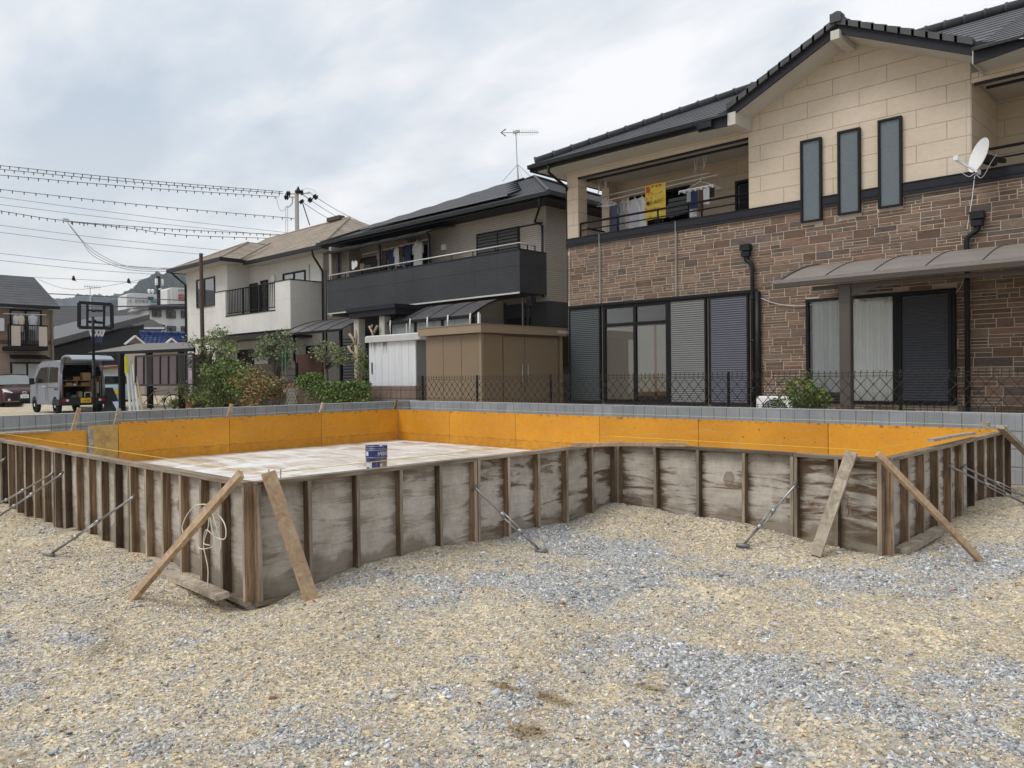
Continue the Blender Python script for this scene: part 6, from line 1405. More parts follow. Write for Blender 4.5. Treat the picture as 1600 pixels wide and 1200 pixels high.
        o = MB(); z += .001; c.box(o, .12+.02*(i % 3), .4, q, q+w_, z, z+h_); o = o.build('tool_box', MT[cm], None); tag(o, ['black power tool case on the van floor, far left', 'grey hand tools heap on the van floor', 'small upright carton on the van floor', 'black machine with a pale frame on the van floor', 'flat carton on the upper van shelf, left', 'pale small part on the upper van shelf', 'wooden tray on the upper van shelf', 'grey tool at the right end of the upper van shelf', 'dark bundle on top of the van shelf', 'square brown carton on top of the van shelf', 'wooden offcut on top of the van shelf', 'upright board at the right of the van shelf', 'pale blue sheet standing at the right inside the van'][i], 'tool')
        if i == 3: mach = o
    o = MB(); 
    for (q0, q1, z0, z1) in ((.09, .11, .50, .74), (.29, .31, .50, .74), (.09, .31, .72, .74), (.09, .31, .50, .52)): c.box(o, .095, .115, q0, q1, z0, z1)
    o.build('frame', MT['lampw'], mach)
    # rear pillars, bumper, lamps
    mb = MB(); 
    for sg in (-1, 1): mb.add([P(.0, sg*(yw(.55)), .55), P(.0, sg*(yw(.55)-.07), .55), P(.0, sg*(yw(1.3)-.07), 1.3), P(.10, sg*(yw(1.7)-.10), 1.72), P(.10, sg*(yw(1.7)), 1.72), P(.03, sg*yw(1.3), 1.3)], [(0, 1, 2, 5), (5, 2, 3, 4)])
    c.box(mb, .08, .16, -.62, .62, 1.70, 1.78); mb.build('rear_frame', MT['vanp'], r)
    mb = MB(); c.box(mb, -.10, .06, -W-.0, W, .30, .56); mb.build('bumper', MT['plastic'], r); mb = MB(); c.box(mb, -.04, .5, -W-.02, -W+.05, .30, .50); mb.build('bumper_corner', MT['plastic'], r)
    for sg in (-1, 1):
        o = MB(); a, b_ = (sg*.70, sg*.48); c.box(o, -.115, -.09, min(a, b_), max(a, b_), .42, .51); o = o.build('tail_lamp', MT['lampred'], r); q = MB(); a, b_ = sg*.56, sg*.48; c.box(q, -.12, -.114, min(a, b_), max(a, b_), .43, .50); q.build('reversing_lens', MT['lampw'], o)
    o = MB(); c.box(o, -.125, -.105, -.10, .23, .375, .54); o = o.build('number_plate', MT['yplate'], r); text('24-88', .10, MT['ink'], o, Matrix.Translation(-c.o) @ frame(P(-.127, .075, .44), (0, 1, 0), (0, 0, 1)), ext=.001); text('480', .045, MT['ink'], o, Matrix.Translation(-c.o) @ frame(P(-.127, .065, .512), (0, 1, 0), (0, 0, 1)), ext=.001)
    # raised tailgate
    pts = [(.12, 1.80), (-.05, 1.97), (-.35, 2.02), (-.85, 1.98), (-1.12, 1.86), (-1.12, 1.82), (-.85, 1.92), (-.35, 1.95), (-.05, 1.90), (.10, 1.76)]; n = len(pts); out = [P(f, -.66, z) for f, z in pts]+[P(f, .66, z) for f, z in pts]
    o = MB().add(out, [tuple(range(n)), tuple(range(2*n-1, n-1, -1))]+[(i, (i+1) % n, n+(i+1) % n, n+i) for i in range(n)]).build('tailgate', MT['vanp'], r); MB().add([P(-.2, -.5, 1.935), P(-.2, .5, 1.935), P(-.8, .5, 1.915), P(-.8, -.5, 1.915)], [(0, 1, 2, 3)]).build('tailgate_window', MT['carglass'], o)
    mb = MB(); mb.tube([P(.08, .64, 1.3), P(-.35, .62, 1.93)], .012, 6).tube([P(.08, -.64, 1.3), P(-.35, -.62, 1.93)], .012, 6); mb.build('gas_strut', MT['ink'], r)
    for f in (.50, 2.86):
        for q in (-.66, .66): c.wheel(f, q, .27, .15)
    for f in (.5, 2.86):
        o = MB(); c.box(o, f-.36, f+.36, -.60, .60, .28, .45); o.build('underbody', MT['ink'], r)
van()
def maroon():
    xr = -40.5; yc = onX(37.5, 600, xr)[1]; zg = -.05; r = thing('parked_car', 'maroon hatchback facing us, half hidden behind the silver van', 'car', (xr, yc, zg)); c = Car(r, -1); P = c.P; W = .85
    secs = [(-.02, .30, .62, .74), (.0, .25, .70, .82), (.12, .22, .80, .85), (.85, .20, .96, .85), (1.0, .2, 1.0, .85), (3.3, .2, 1.0, .85), (3.85, .25, .95, .82), (3.9, .3, .8, .75)]
    mb = MB(); P_ = []
    for f, z0, z1, w_ in secs: P_ += [P(f, -w_, z0), P(f, -w_, (z0+z1)/2), P(f, -w_*.93, z1-.03), P(f, -w_*.5, z1+.035), P(f, 0, z1+.05), P(f, w_*.5, z1+.035), P(f, w_*.93, z1-.03), P(f, w_, (z0+z1)/2), P(f, w_, z0)]
    F = [(i*9+k, i*9+k+1, (i+1)*9+k+1, (i+1)*9+k) for i in range(len(secs)-1) for k in range(8)]+[tuple(range(9)), tuple(range(len(secs)*9-1, len(secs)*9-10, -1))]
    mb.add(P_, F).build('body', MT['redp'], r, True)
    mb = MB(); cs_ = [(.95, .98, .74), (1.75, 1.46, .60), (2.3, 1.52, .60), (3.2, 1.48, .58), (3.75, 1.0, .70)]; P_ = []
    for f, z, w_ in cs_: P_ += [P(f, -w_, z), P(f, 0, z+.03), P(f, w_, z)]
    base = [P(f, s_*.76, .98) for f, _, _ in cs_ for s_ in (-1, 1)]
    F = [(i*3+k, i*3+k+1, (i+1)*3+k+1, (i+1)*3+k) for i in range(4) for k in range(2)]; mb.add(P_+base, F+[(0, 3, 15+2-0, 15)[:4]] if 0 else F)
    mb.add([P_[i*3] for i in range(5)], [(0, 1, 2, 3, 4)]); mb.add([P_[i*3+2] for i in range(5)], [(0, 1, 2, 3, 4)]); mb.build('cabin', MT['redp'], r, True)
    o = MB().add([P(.99, -.70, 1.02), P(1.70, -.56, 1.435), P(1.70, 0, 1.465), P(.99, 0, 1.035), P(1.70, .56, 1.435), P(.99, .70, 1.02)], [(0, 1, 2, 3), (3, 2, 4, 5)]); o.v = [(x+.02, y, z+.015) for x, y, z in o.v]; o.build('windscreen', MT['screenglass'], r)
    for sg in (-1, 1):
        MB().add([P(1.25, sg*.765, 1.02), P(1.85, sg*.64, 1.42), P(3.1, sg*.63, 1.42), P(3.5, sg*.72, 1.04)], [(0, 1, 2, 3)]).build('side_window', MT['carglass'], r)
        MB().add([P(-.02, sg*.80, .72), P(-.05, sg*.46, .655), P(-.045, sg*.46, .685), P(.10, sg*.74, .86), P(.16, sg*.83, .84)], [(0, 1, 2, 3, 4)]).build('headlight', MT['lampw'], r)
        MB().lathe(P(-.03, sg*.60, .36), [(.05, .0), (.05, .01)], 10, 'X').build('fog_lamp', MT['lampw'], r)
        o = MB(); a, b_ = sg*.88, sg*1.02; c.box(o, 1.2, 1.32, min(a, b_), max(a, b_), 1.0, 1.14); o.build('wing_mirror', MT['redp'], r)
    o = MB(); c.box(o, -.05, .0, -.42, .42, .30, .50); c.box(o, -.045, .0, -.55, .55, .585, .615); o.build('grille', MT['plastic'], r)
    o = MB(); c.box(o, -.04, .0, -.78, .78, .22, .27); o.build('splitter', MT['plastic'], r)
    o = MB(); c.box(o, -.075, -.055, -.165, .165, .42, .585); o = o.build('number_plate', MT['wplate'], r); text('18-79', .09, MT['greenink'], o, Matrix.Translation(-c.o) @ frame(P(-.078, 0, .48), (0, 1, 0), (0, 0, 1)), ext=.001)
    mb = MB(); mb.tube([P(-.06, .09*math.cos(a), .66+.06*math.sin(a)) for a in np.linspace(0, 6.283, 17)], .010, 6).tube([P(-.062, .04*math.cos(a), .66+.055*math.sin(a)) for a in np.linspace(0, 6.283, 13)], .008, 5); mb.build('badge', MT['rim'], r)
    for f in (.72, 3.15):
        for q in (-.76, .76): c.wheel(f, q, .29, .17)
maroon()
def aqua():
    xr = -38.5; yc = onX(184, 600, xr)[1]; r = thing('parked_car', 'pale aqua car seen from behind, at the right of the open van', 'car', (xr, yc, -.1)); c = Car(r, -1); P = c.P; W = .74
    mb = MB(); sec = [(0, .35, .95, .70), (.04, .28, 1.0, .74), (3.2, .28, 1.0, .74)]; P_ = []
    for f, z0, z1, w_ in sec: P_ += [P(f, -w_, z0), P(f, -w_, z1-.08), P(f, -w_+.08, z1), P(f, w_-.08, z1), P(f, w_, z1-.08), P(f, w_, z0)]
    mb.add(P_, [(i*6+k, i*6+k+1, i*6+k+7, i*6+k+6) for i in range(2) for k in range(5)]+[(0, 1, 2, 3, 4, 5)]).build('body', MT['bluep'], r, True)
    MB().add([P(.06, -.68, .98), P(.22, -.60, 1.50), P(.22, .60, 1.50), P(.06, .68, .98), P(2.3, -.60, 1.5), P(2.3, .6, 1.5), P(2.8, -.66, 1.0), P(2.8, .66, 1.0)], [(0, 1, 2, 3), (1, 4, 5, 2), (4, 6, 7, 5), (0, 6, 4, 1), (3, 2, 5, 7)]).build('cabin', MT['bluep'], r)
    MB().add([P(.045+.02, -.56, 1.06), P(.185, -.50, 1.42), P(.185, .50, 1.42), P(.065, .56, 1.06)], [(0, 1, 2, 3)]).build('rear_window', MT['carglass'], r); MB().add([P(.4, -.665, 1.05), P(.45, -.622, 1.42), P(2.2, -.615, 1.42), P(2.5, -.66, 1.05)], [(0, 1, 2, 3)]).build('side_window', MT['carglass'], r)
    for sg in (-1, 1): o = MB(); a, b_ = sg*.60, sg*.73; c.box(o, -.02, .03, min(a, b_), max(a, b_), .80, 1.0); o.build('tail_lamp', MT['lampred'], r)
    o = MB(); c.box(o, -.06, .02, -.72, .72, .32, .50); o.build('bumper', MT['bluep'], r); o = MB(); c.box(o, -.02, -.0, -.165, .165, .62, .78); o.build('number_plate', MT['yplate'], r)
    for f in (.5, 2.7):
        for q in (-.66, .66): c.wheel(f, q, .27, .15)
aqua()
def hoop():
    D = 22.0; base = atD(147.5, 642, D); bx_, by_ = base[0], base[1]; r = thing('basketball_hoop', 'portable basketball hoop on a black pole with a clear black framed backboard', 'basketball hoop', (bx_, by_, LG))
    u = Vector(CR); u[2] = 0; u.normalize(); fw = Vector((u[1], -u[0], 0))      # u: screen right, fw: towards the camera
    zt = atD(146, 470, D)[2]; MB().tube([(bx_, by_, LG), (bx_, by_, 1.7)], .045, 10).tube([(bx_, by_, 1.7), (bx_, by_, zt-.45)], .037, 10).tube([(bx_, by_, 1.2), (bx_, by_, 1.3)], .052, 10).build('pole', MT['black'], r, True)
    def q(px, py, d=-.15): return atD(px, py, D)-fw*(-d)
    c0, c1, c2, c3 = q(119, 511), q(171, 512.5), q(170, 475), q(119, 472)
    mb = MB()
    for a, b_ in ((c0, c1), (c1, c2), (c2, c3), (c3, c0)): mb.beam(a, b_, .09, .04, up=fw)
    a0, a1 = q(132, 511), q(132, 473); b0, b1_ = q(158, 512), q(158.5, 474.5); mb.beam(a0, a1, .05, .04, up=fw); mb.beam(b0, b1_, .05, .04, up=fw); mb.beam(q(132, 484), q(158, 485), .05, .04, up=fw); mb.beam(q(132, 502), q(158, 504), .07, .04, up=fw)
    mb.build('backboard_frame', MT['black'], r); MT['clear'] = glass('clear board', (.80, .83, .86), 1, .1); MB().add([c0, c1, c2, c3], [(0, 1, 2, 3)]).build('backboard', MT['clear'], r, fix=False)
    mb = MB(); mb.beam(Vector((bx_, by_, zt-.6)), q(146, 500, -.1), .05, .04).beam(Vector((bx_, by_, zt-.3)), q(146, 485, -.1), .05, .04); mb.build('bracket', MT['black'], r)
    rc = q(139, 511, 0)-fw*.42; MB().tube([rc+Vector((.225*math.cos(a), .225*math.sin(a), 0)) for a in np.linspace(0, 6.283, 25)], .011, 6).build('rim', MT['plastic'], r, True)
    for nm, z0, z1, r0, r1_, mm in (('net', 0, -.24, .22, .15, 'dishw'), ('net', -.24, -.42, .15, .12, 'blue')):
        mb = MB()
        for k in range(12):
            for s_ in (1, -1): mb.tube([rc+Vector((r0*math.cos(k*.5236), r0*math.sin(k*.5236), z0)), rc+Vector(((r0+r1_)/2*math.cos((k+.5*s_)*.5236), (r0+r1_)/2*math.sin((k+.5*s_)*.5236), (z0+z1)/2)), rc+Vector((r1_*math.cos((k+s_)*.5236), r1_*math.sin((k+s_)*.5236), z1))], .0085, 4)
        mb.build(nm, MT[mm], r)
    MB().box(bx_-.5, bx_+.35, by_-.35, by_+.35, LG, LG+.15).build('base', MT['plastic'], r)
hoop()
def carport():
    r = thing('carport', 'low carport with a thin grey sloping roof on thick black posts', 'carport', tuple(atD(235, 640, 26))[:2]+(LG,))
    A, B, C_, D_ = atD(138, 552, 29), atD(304, 545, 25.5), atD(297, 536, 29.5), atD(215, 538, 33)
    m_ = mat('grey corrugated roof', (.16, .15, .14), .7, .12, 3); MB().prism([A, B, C_, D_], (0, 0, .03)).build('roof', m_, r); MB().beam(A-Vector((0, 0, .03)), B-Vector((0, 0, .03)), .06, .1).build('front_beam', MT['black'], r); MB().beam(B-Vector((0, 0, .03)), C_-Vector((0, 0, .03)), .06, .14).build('side_beam', MT['black'], r)
    for px, py, D in ((189.5, 551, 26.5), (233.5, 548, 28), (283, 545, 26)): p = atD(px, py, D); MB().cbox(p[0]-.1, p[0]+.1, p[1]-.08, p[1]+.08, LG, p[2]-.02, .01).build('post', MT['black'], r)
    r = thing('screen_panel', 'smoky purple translucent screen panel with seven bays on the carport', 'screen', tuple(atD(257, 604, 25))); D = 25
    a, b, c_, d_ = atD(212, 602, D+.8), atD(303, 601, D), atD(303, 553, D), atD(212, 557, D+.8); mb = MB()
    for p, q in ((a, b), (b, c_), (c_, d_), (d_, a)): mb.beam(p, q, .06, .06)
    for i in range(1, 7): mb.beam(a.lerp(b, i/7), d_.lerp(c_, i/7), .045, .05)
    mb.build('screen_frame', MT['dbrown'], r); MB().add([a, b, c_, d_], [(0, 1, 2, 3)]).build('panes', glass('smoky purple sheet', (.50, .45, .56), 1, .25), r, fix=False)
    for i, (p0, p1, q0, q1, cm) in enumerate(((198, 205, 561, 642, (.45, .45, .42)), (203, 212, 563, 642, (.36, .37, .38)), (207, 219, 570, 642, (.5, .49, .46)), (211, 228, 580, 642, (.36, .30, .22)))):
        o = MB().beam(atD(p0, q0, 26.2-.1*i), atD(p1, q1, 25.6-.1*i)+Vector((0, 0, -.6)), .16, .03, up=(0, 1, 0)).build('leaning_board', mat('leaning sheet %d' % i, cm, .6, .12)); tag(o, ['pale board nearest the black post in the leaning stack', 'grey sheet second in the leaning stack by the carport', 'whitish sheet third in the leaning stack by the carport', 'brownish board lowest in the leaning stack by the carport'][i], 'board')
    p = atD(198, 571, 26.0); o = MB().box(p[0]-.02, p[0]+.02, p[1]-.06, p[1]+.04, p[2]-.25, p[2]+.32).build('yellow_tube', mat('yellow strip', (.6, .58, .05), .5)); tag(o, 'yellow strip fixed on the black carport post', 'strip')
    a = [atD(163, 606, 28.5), atD(176, 606, 28.5), atD(192, 642, 27.5), atD(162, 642, 27.5)]; o = MB().prism(a, (-.05, .02, .01)).build('black_tray', MT['plastic']); tag(o, 'black plastic panel leaning upright between the van and the carport', 'panel')
    o = MB(); rg = random.Random(3); c0 = atD(187, 634, 27); P = [c0+Vector((rg.uniform(-.35, .35), rg.uniform(-.2, .2), rg.uniform(-.25, .2))) for _ in range(16)]
    import bmesh; bm = bmesh.new(); [bm.verts.new(p) for p in P]; res_ = bmesh.ops.convex_hull(bm, input=bm.verts); me = bpy.data.meshes.new('bag'); bm.to_mesh(me); bm.free(); me.materials.append(mat('blue white sheet', (.30, .34, .50), .5, .35, 8)); o = bpy.data.objects.new('plastic_sheet', me); COL.objects.link(o); tag(o, 'crumpled blue and white plastic sheet at the foot of the carport post', 'sheet')
    # an old bicycle under the screen
    c0 = atD(247, 626, 26.5); r = thing('bicycle', 'old bicycle parked under the carport behind the plants', 'bicycle', (c0[0], c0[1], LG)); u = Vector(CR); u[2] = 0; u.normalize(); f = lambda a, z: Vector((c0[0], c0[1], LG+z))+u*a
    for s_ in (-.5, .5): MB().tube([f(s_+.31*math.cos(a), .33+.31*math.sin(a)) for a in np.linspace(0, 6.283, 25)], .018, 6).build('wheel', MT['tyre'], r, True)
    MB().tube([f(-.5, .33), f(-.15, .75), f(.35, .8), f(.5, .33)], .016, 6).tube([f(-.15, .8), f(0, .3), f(.35, .72)], .016, 6).tube([f(-.5, .33), f(0, .3)], .014, 6).build('frame', mat('brown bike frame', (.2, .12, .08), .5), r, True); MB().tube([f(.35, .8), f(.33, 1.0), f(.22, 1.03)], .012, 6).build('handlebar', MT['steel'], r); MB().box(f(-.15, 0)[0]-.08, f(-.15, 0)[0]+.08, f(-.15, 0)[1]-.08, f(-.15, 0)[1]+.08, LG+.82, LG+.87).build('saddle', MT['tyre'], r)
carport()
# ------------------------------------------------------------------ far buildings
def bX(mb, p0, p1, q0, q1, X, dep, pz=None):
    """box whose front face fills pixels p0..p1 x q0..q1 on the plane X=const."""
    a, b = onX(p0, q1, X), onX(p1, q0, X); mb.box(X, X-dep, a[1], b[1], a[2], b[2]); return a, b
MT['apt'] = siding('brown beige render', (.30, .23, .18), (.345, .27, .215), 'Y', 2.0, 1.3, 0, .02, (.2, .15, .12), 5, .3)
MT['asph'] = tilewave('grey shingle', (.075, .077, .083), 'Y', .9, .2, .1, .2, .8)
def apartment():
    X = -46.0; r = thing('apartment_house', 'beige two storey apartment house with a grey roof and washing on its balcony', 'apartment house', (X, onX(40, 600, X)[1], LG))
    yR = onX(84, 520, X)[1]; yL = yR-22; zt = onX(84, 484, X)[2]
    MB().box(X-9, X, yL, yR, LG, zt).build('wall', MT['apt'], r); MB().box(X, X+.03, yL, yR, onX(50, 535, X)[2]-.1, onX(50, 535, X)[2]+.1).build('trim_band', mat('red brown band', (.15, .07, .05), .7), r)
    e = onX(93, 479, X+.7); zr = onX(52, 433, X-4.2); mb = MB(); A, B = (X+.7, yL-.7, e[2]), (X+.7, e[1], e[2]); R_ = (X-4.2, zr[1], zr[2]); L_ = (X-4.2, yL-.7, zr[2])
    roofplane(mb, A, B, R_, L_, 12); roofplane(mb, B, (X-9.1, e[1], e[2]), R_, R_, 12); mb.build('roof', MT['asph'], r, fix=False); MB().box(X+.7, X+.82, yL-.7, e[1], e[2]-.14, e[2]).box(X+.001, X+.7, yL-.7, e[1], e[2]-.1, e[2]-.08).build('gutter', MT['navy'], r)
    a, b = onX(15, 505, X), onX(66, 485, X)
    window(r, 'Y', onX(15, 500, X)[1], onX(65, 500, X)[1], X, onX(40, 540, X)[2], onX(40, 484, X)[2], 1, 'black', vs=(onX(40, 500, X)[1],), cur='curtaingrey', w=.08)
    window(r, 'Y', onX(16, 580, X)[1], onX(68, 580, X)[1], X, .4, onX(40, 566, X)[2], 1, 'black', vs=(onX(41, 500, X)[1],), hs=(1.2,), cur='curtain', w=.08)
    XB = X+1.1; p0, p1 = onX(12.5, 540, XB)[1], onX(75, 540, XB)[1]; zb_, zt_ = onX(40, 541, XB)[2], onX(40, 509, XB)[2]
    mb = MB(); mb.box(X+.03, XB, p0, p1, zb_-.2, zb_); mb.box(XB-.05, XB, p0, p1, zt_, zt_+.06); mb.box(XB-.05, XB, p0, p0+.06, zb_, zt_); mb.box(XB-.05, XB, p1-.06, p1, zb_, zt_); mb.box(X, XB, p1-.05, p1, zt_, zt_+.06)
    for i in range(22): y = p0+(p1-p0)*(i+.5)/22; mb.box(XB-.03, XB-.01, y-.012, y+.012, zb_, zt_)
    mb.build('balcony_rail', MT['black'], r); mb = MB()
    for u0, u1 in ((18, 32), (61, 74)): mb.box(XB-.005, XB+.02, onX(u0, 540, XB)[1], onX(u1, 540, XB)[1], zb_+.02, zt_-.02)
    mb.build('balcony_panel', mat('pale balcony panel', (.50, .43, .37), .7, .04), r)
    mb = MB(); mb.prism([(X+.03, onX(15, 560, X)[1], onX(15, 554, X)[2]), (X+1.0, onX(15, 560, X)[1], onX(15, 560, X)[2]), (X+1.0, onX(15, 560, X)[1], onX(15, 562, X)[2]), (X+.03, onX(15, 560, X)[1], onX(15, 560, X)[2])], (0, onX(70, 560, X)[1]-onX(15, 560, X)[1], 0)); mb.build('door_canopy', MT['black'], r)
    y = yR-.12; MB().tube([(X+.1, y, zt-.1), (X+.1, y, LG)], .06, 6).build('downpipe', mat('brown downpipe', (.16, .13, .11), .6), r)
    q = onX(3, 508, X+.3); o = MB().cbox(X+.05, X+.4, q[1]-.7, q[1]+.10, q[2]-.3, q[2]+.35, .03).build('outdoor_unit', MT['dishw']); tag(o, 'pale air conditioner unit mounted on the apartment wall at the left edge', 'air conditioner')
    XS = X+.75; 
    o = MB().tube([onX(5, 490, XS), onX(72, 492, XS)], .02, 6).build('laundry_pole', MT['silver']); tag(o, 'laundry pole across the apartment balcony', 'laundry pole')
    for i, (px, w_, h_, cm, lb) in enumerate(((25, 5, 22, (.5, .5, .5), 'pale shirt at the left on the apartment balcony'), (33, 6, 22, (.55, .47, .38), 'cream shirt second on the apartment balcony'), (41, 4, 35, (.02, .02, .025), 'long black garment on the apartment balcony'), (51, 9, 20, (.45, .46, .48), 'light grey shirt at the right on the apartment balcony'))):
        p = onX(px, 491, XS); k = 46/F_PX; shirt(lb, p, w_*k, h_*k, cm, 'Y')
def shirt(label, p, w_, h_, col, ax, sleeve=.5, hood=False, m=None, rg=random.Random(2)):
    """a garment hanging from a hanger; p = hook point, w_ chest width, h_ length."""
    r = thing('hanging_shirt', label, 'garment', tuple(p)); u = Vector((1, 0, 0)) if ax == 'X' else Vector((0, 1, 0)); n = Vector((u[1], -u[0], 0)); p = Vector(p)
    key = 'cloth%.3f%.3f%.3f' % col
    if key not in MT: MT[key] = mat(key, col, .9, .12, 6, .2, 60)
    d = .05*min(1, w_*2); rows = [(0.0, .16, .3), (.04, .42, .6), (.10, .52, 1), (.35, .50, 1.1), (.7, .52, 1.0), (1.0, .55, 1.1)]; P = []; k = 14
    for t_, hw, th in rows:
        for i in range(k):
            a = 6.283*i/k; P.append(p+u*(hw*w_*math.cos(a))+n*(d*th*math.sin(a)+.012*math.sin(i*2.3+t_*5))-Vector((0, 0, .05+t_*h_+.01*math.sin(i*1.7))))
    F = [(i*k+j, i*k+(j+1) % k, (i+1)*k+(j+1) % k, (i+1)*k+j) for i in range(5) for j in range(k)]; MB().add(P, F).build('body', MT[key], r, True)
    if sleeve:
        for s_ in (-1, 1): a = p+u*(s_*.42*w_)-Vector((0, 0, .05+.05*h_)); MB().tube([a, a+u*(s_*.10*w_)-Vector((0, 0, h_*.2)), a+u*(s_*.13*w_)-Vector((0, 0, h_*sleeve))], [.05*w_+.02, .07*w_+.02, .05*w_+.015], 8).build('sleeve', MT[key], r, True)
    if hood: MB().lathe(p-Vector((0, 0, .16)), [(w_*.12, -.08), (w_*.26, -.02), (w_*.28, .06), (w_*.16, .14), (.01, .17)], 12).build('hood', MT[key], r, True)
    MB().tube([p+Vector((0, 0, .02)), p-Vector((0, 0, .03))], .006, 5).tube([p+u*(.45*w_)-Vector((0, 0, .09)), p-Vector((0, 0, .03)), p-u*(.45*w_)-Vector((0, 0, .09))], .006, 5).build('hanger', MT['dishw'], r); return r
apartment()
def far():
    # charcoal house with a long mono-pitch roof
    X = -60.0; r = thing('charcoal_house', 'black clad house with a long rising roof edge behind the hoop', 'house', (X, onX(150, 600, X)[1], LG)); f = lambda x, y, d=0: onX(x, y, X-d)
    dk = mat('black cladding', (.022, .023, .027), .7, .15, 1.5); g = mat('dark grey metal roof', (.085, .085, .088), .5, .12, 2)
    a = [f(70, 640), f(225, 640), f(225, 507), f(70, 549)]; MB().prism(a, (-9, 0, 0)).build('wall', dk, r)
    e0, e1 = onX(66, 545, X+.9), onX(234, 500, X+.9); MB().prism([e0, e1, e1+Vector((-12, 0, .5)), e0+Vector((-12, 0, .5))], (0, 0, .42)).build('roof', g, r); q = f(205, 600)
    MB().box(X, X+.05, f(188, 600)[1], f(197, 600)[1], f(188, 578)[2], f(188, 563)[2]).build('window', MT['ink'], r)
    X2 = -78.0; r = thing('grey_roof_house', 'house with a broad dark grey hip roof behind the charcoal house', 'house', (X2, onX(150, 600, X2)[1], LG)); f = lambda x, y, d=0: onX(x, y, X2-d)
    MB().prism([f(70, 640), f(232, 640), f(232, 507), f(70, 510)], (-8, 0, 0)).build('wall', mat('dim brown wall', (.05, .045, .042), .8), r)
    A, B, C_, D_ = f(60, 508, -1), f(258, 508, -1), f(170, 482, 8), f(86, 480, 8); mb = MB(); roofplane(mb, A, B, C_, D_, 8, .3); roofplane(mb, B, B+Vector((-14, 0, 0)), C_, C_, 8, .3); mb.build('roof', mat('charcoal shingle', (.05, .048, .047), .8, .2, 2), r, fix=False)
    MB().prism([f(86, 511, -1.05), f(170, 509, -1.05), f(170, 507.5, -1.05), f(86, 509, -1.05)], (-.1, 0, 0)).build('eave_line', MT['dishw'], r); mb = MB(); 
    for p0, p1 in ((90, 96), (99, 108), (111, 120)): bX(mb, p0, p1, 515, 530, X2+.05, .05)
    mb.build('window', MT['ink'], r)
    X3 = -70.0; r = thing('small_house', 'small brown house with a white eave line between the dark roofs and the white block', 'house', (X3, onX(240, 600, X3)[1], LG)); f = lambda x, y, d=0: onX(x, y, X3-d)
    MB().prism([f(215, 640), f(252, 640), f(252, 514), f(215, 514)], (-6, 0, 0)).build('wall', mat('grey brown wall', (.11, .10, .09), .8), r); mb = MB(); roofplane(mb, f(205, 512, -1), f(259, 512, -1), f(238, 499, 5), f(215, 497, 5), 5, .25); roofplane(mb, f(259, 512, -1), f(257, 511, 9), f(238, 499, 5), f(238, 499, 5), 5, .2); mb.build('roof', mat('dark shingle', (.045, .043, .042), .8, .2, 2), r, fix=False); MB().prism([f(222, 514, -1.1), f(257, 514, -1.1), f(257, 511.5, -1.1), f(222, 511.5, -1.1)], (-.1, 0, 0)).build('fascia', MT['dishw'], r)
    # blue tiled roof
    X4 = -52.0; r = thing('blue_roof_house', 'small house with glossy blue pantiles and two little gables', 'house', (X4, onX(250, 600, X4)[1], LG)); f = lambda x, y, d=0: onX(x, y, X4-d)
    bl = tilewave('blue pantile', (.02, .045, .16), 'Y', .30, .5, 1.0, .2, .15); mb = MB(); roofplane(mb, f(224, 538, -1), f(300, 536, -1), f(300, 524, 3), f(219, 521, 3), 6, .15, .06); mb.build('roof', bl, r, fix=False); mb = MB(); ridgecaps(mb, f(219, 520, 3), f(300, 522.5, 3), .16, .5); mb.build('ridge_tiles', bl, r)
    MB().prism([f(226, 640), f(300, 640), f(300, 538), f(226, 538)], (-4, 0, 0)).build('wall', mat('cream wall', (.34, .29, .26), .8), r)
    for x in (211, 268): 
        pk_ = f(x+(0 if x > 250 else 0), 525 if x < 250 else 529, -1.4); w_ = .62 if x < 250 else .35; MB().prism([pk_+Vector((0, -w_*.9, -w_*.75)), pk_+Vector((0, w_*.9, -w_*.75)), pk_], (-.3, 0, 0)).build('gable', mat('timber gable %d' % x, (.16, .12, .10), .8), r); mb = MB(); mb.beam(pk_, pk_+Vector((.0, -w_, -w_*.85)), .12, .1).beam(pk_, pk_+Vector((.0, w_, -w_*.85)), .12, .1); mb.build('gable_trim', MT['dishw'], r)
    X5 = -45.0; r = thing('low_shed', 'low cream shed with a reddish roof edge behind the open van', 'shed', (X5, onX(175, 600, X5)[1], LG)); f = lambda x, y, d=0: onX(x, y, X5-d)
    MB().prism([f(158, 640), f(193, 640), f(193, 573), f(158, 577)], (-3, 0, 0)).build('wall', mat('cream sheet wall', (.38, .36, .33), .7, .15, 3), r); MB().prism([f(155, 577, -.2), f(195, 572, -.2), f(195, 569.5, -.2), f(155, 574.5, -.2)], (-3.5, 0, 0)).build('roof', mat('red roof edge', (.22, .10, .08), .7), r)
    # white block with dark flat roof
    X6 = -98.0; r = thing('white_block', 'white three storey building with a dark flat roof and hooded windows', 'building', (X6, onX(250, 600, X6)[1], 0)); f = lambda x, y, d=0: onX(x, y, X6-d); wh = mat('white render', (.56, .57, .59), .8, .06, .6)
    MB().prism([f(232, 640), f(320, 640), f(320, 480), f(232, 482)], (-4, 0, 0)).build('wall', wh, r); MB().prism([f(231, 484, -.8), f(320, 482, -.8), f(320, 474, -.8), f(236, 476, -.8)], (-11, 0, 0)).build('roof', MT['navy'], r)
    MB().prism([f(201, 640, 3), f(236, 640, 3), f(236, 484, 3), f(201, 490, 3)], (-8, 0, 0)).build('annex_wall', wh, r); MB().prism([f(199, 491, 2), f(233, 484, 2), f(231, 478, 8), f(212, 479, 8)], (0, 0, .25)).build('annex_roof', mat('grey annex roof', (.22, .21, .21), .7), r)
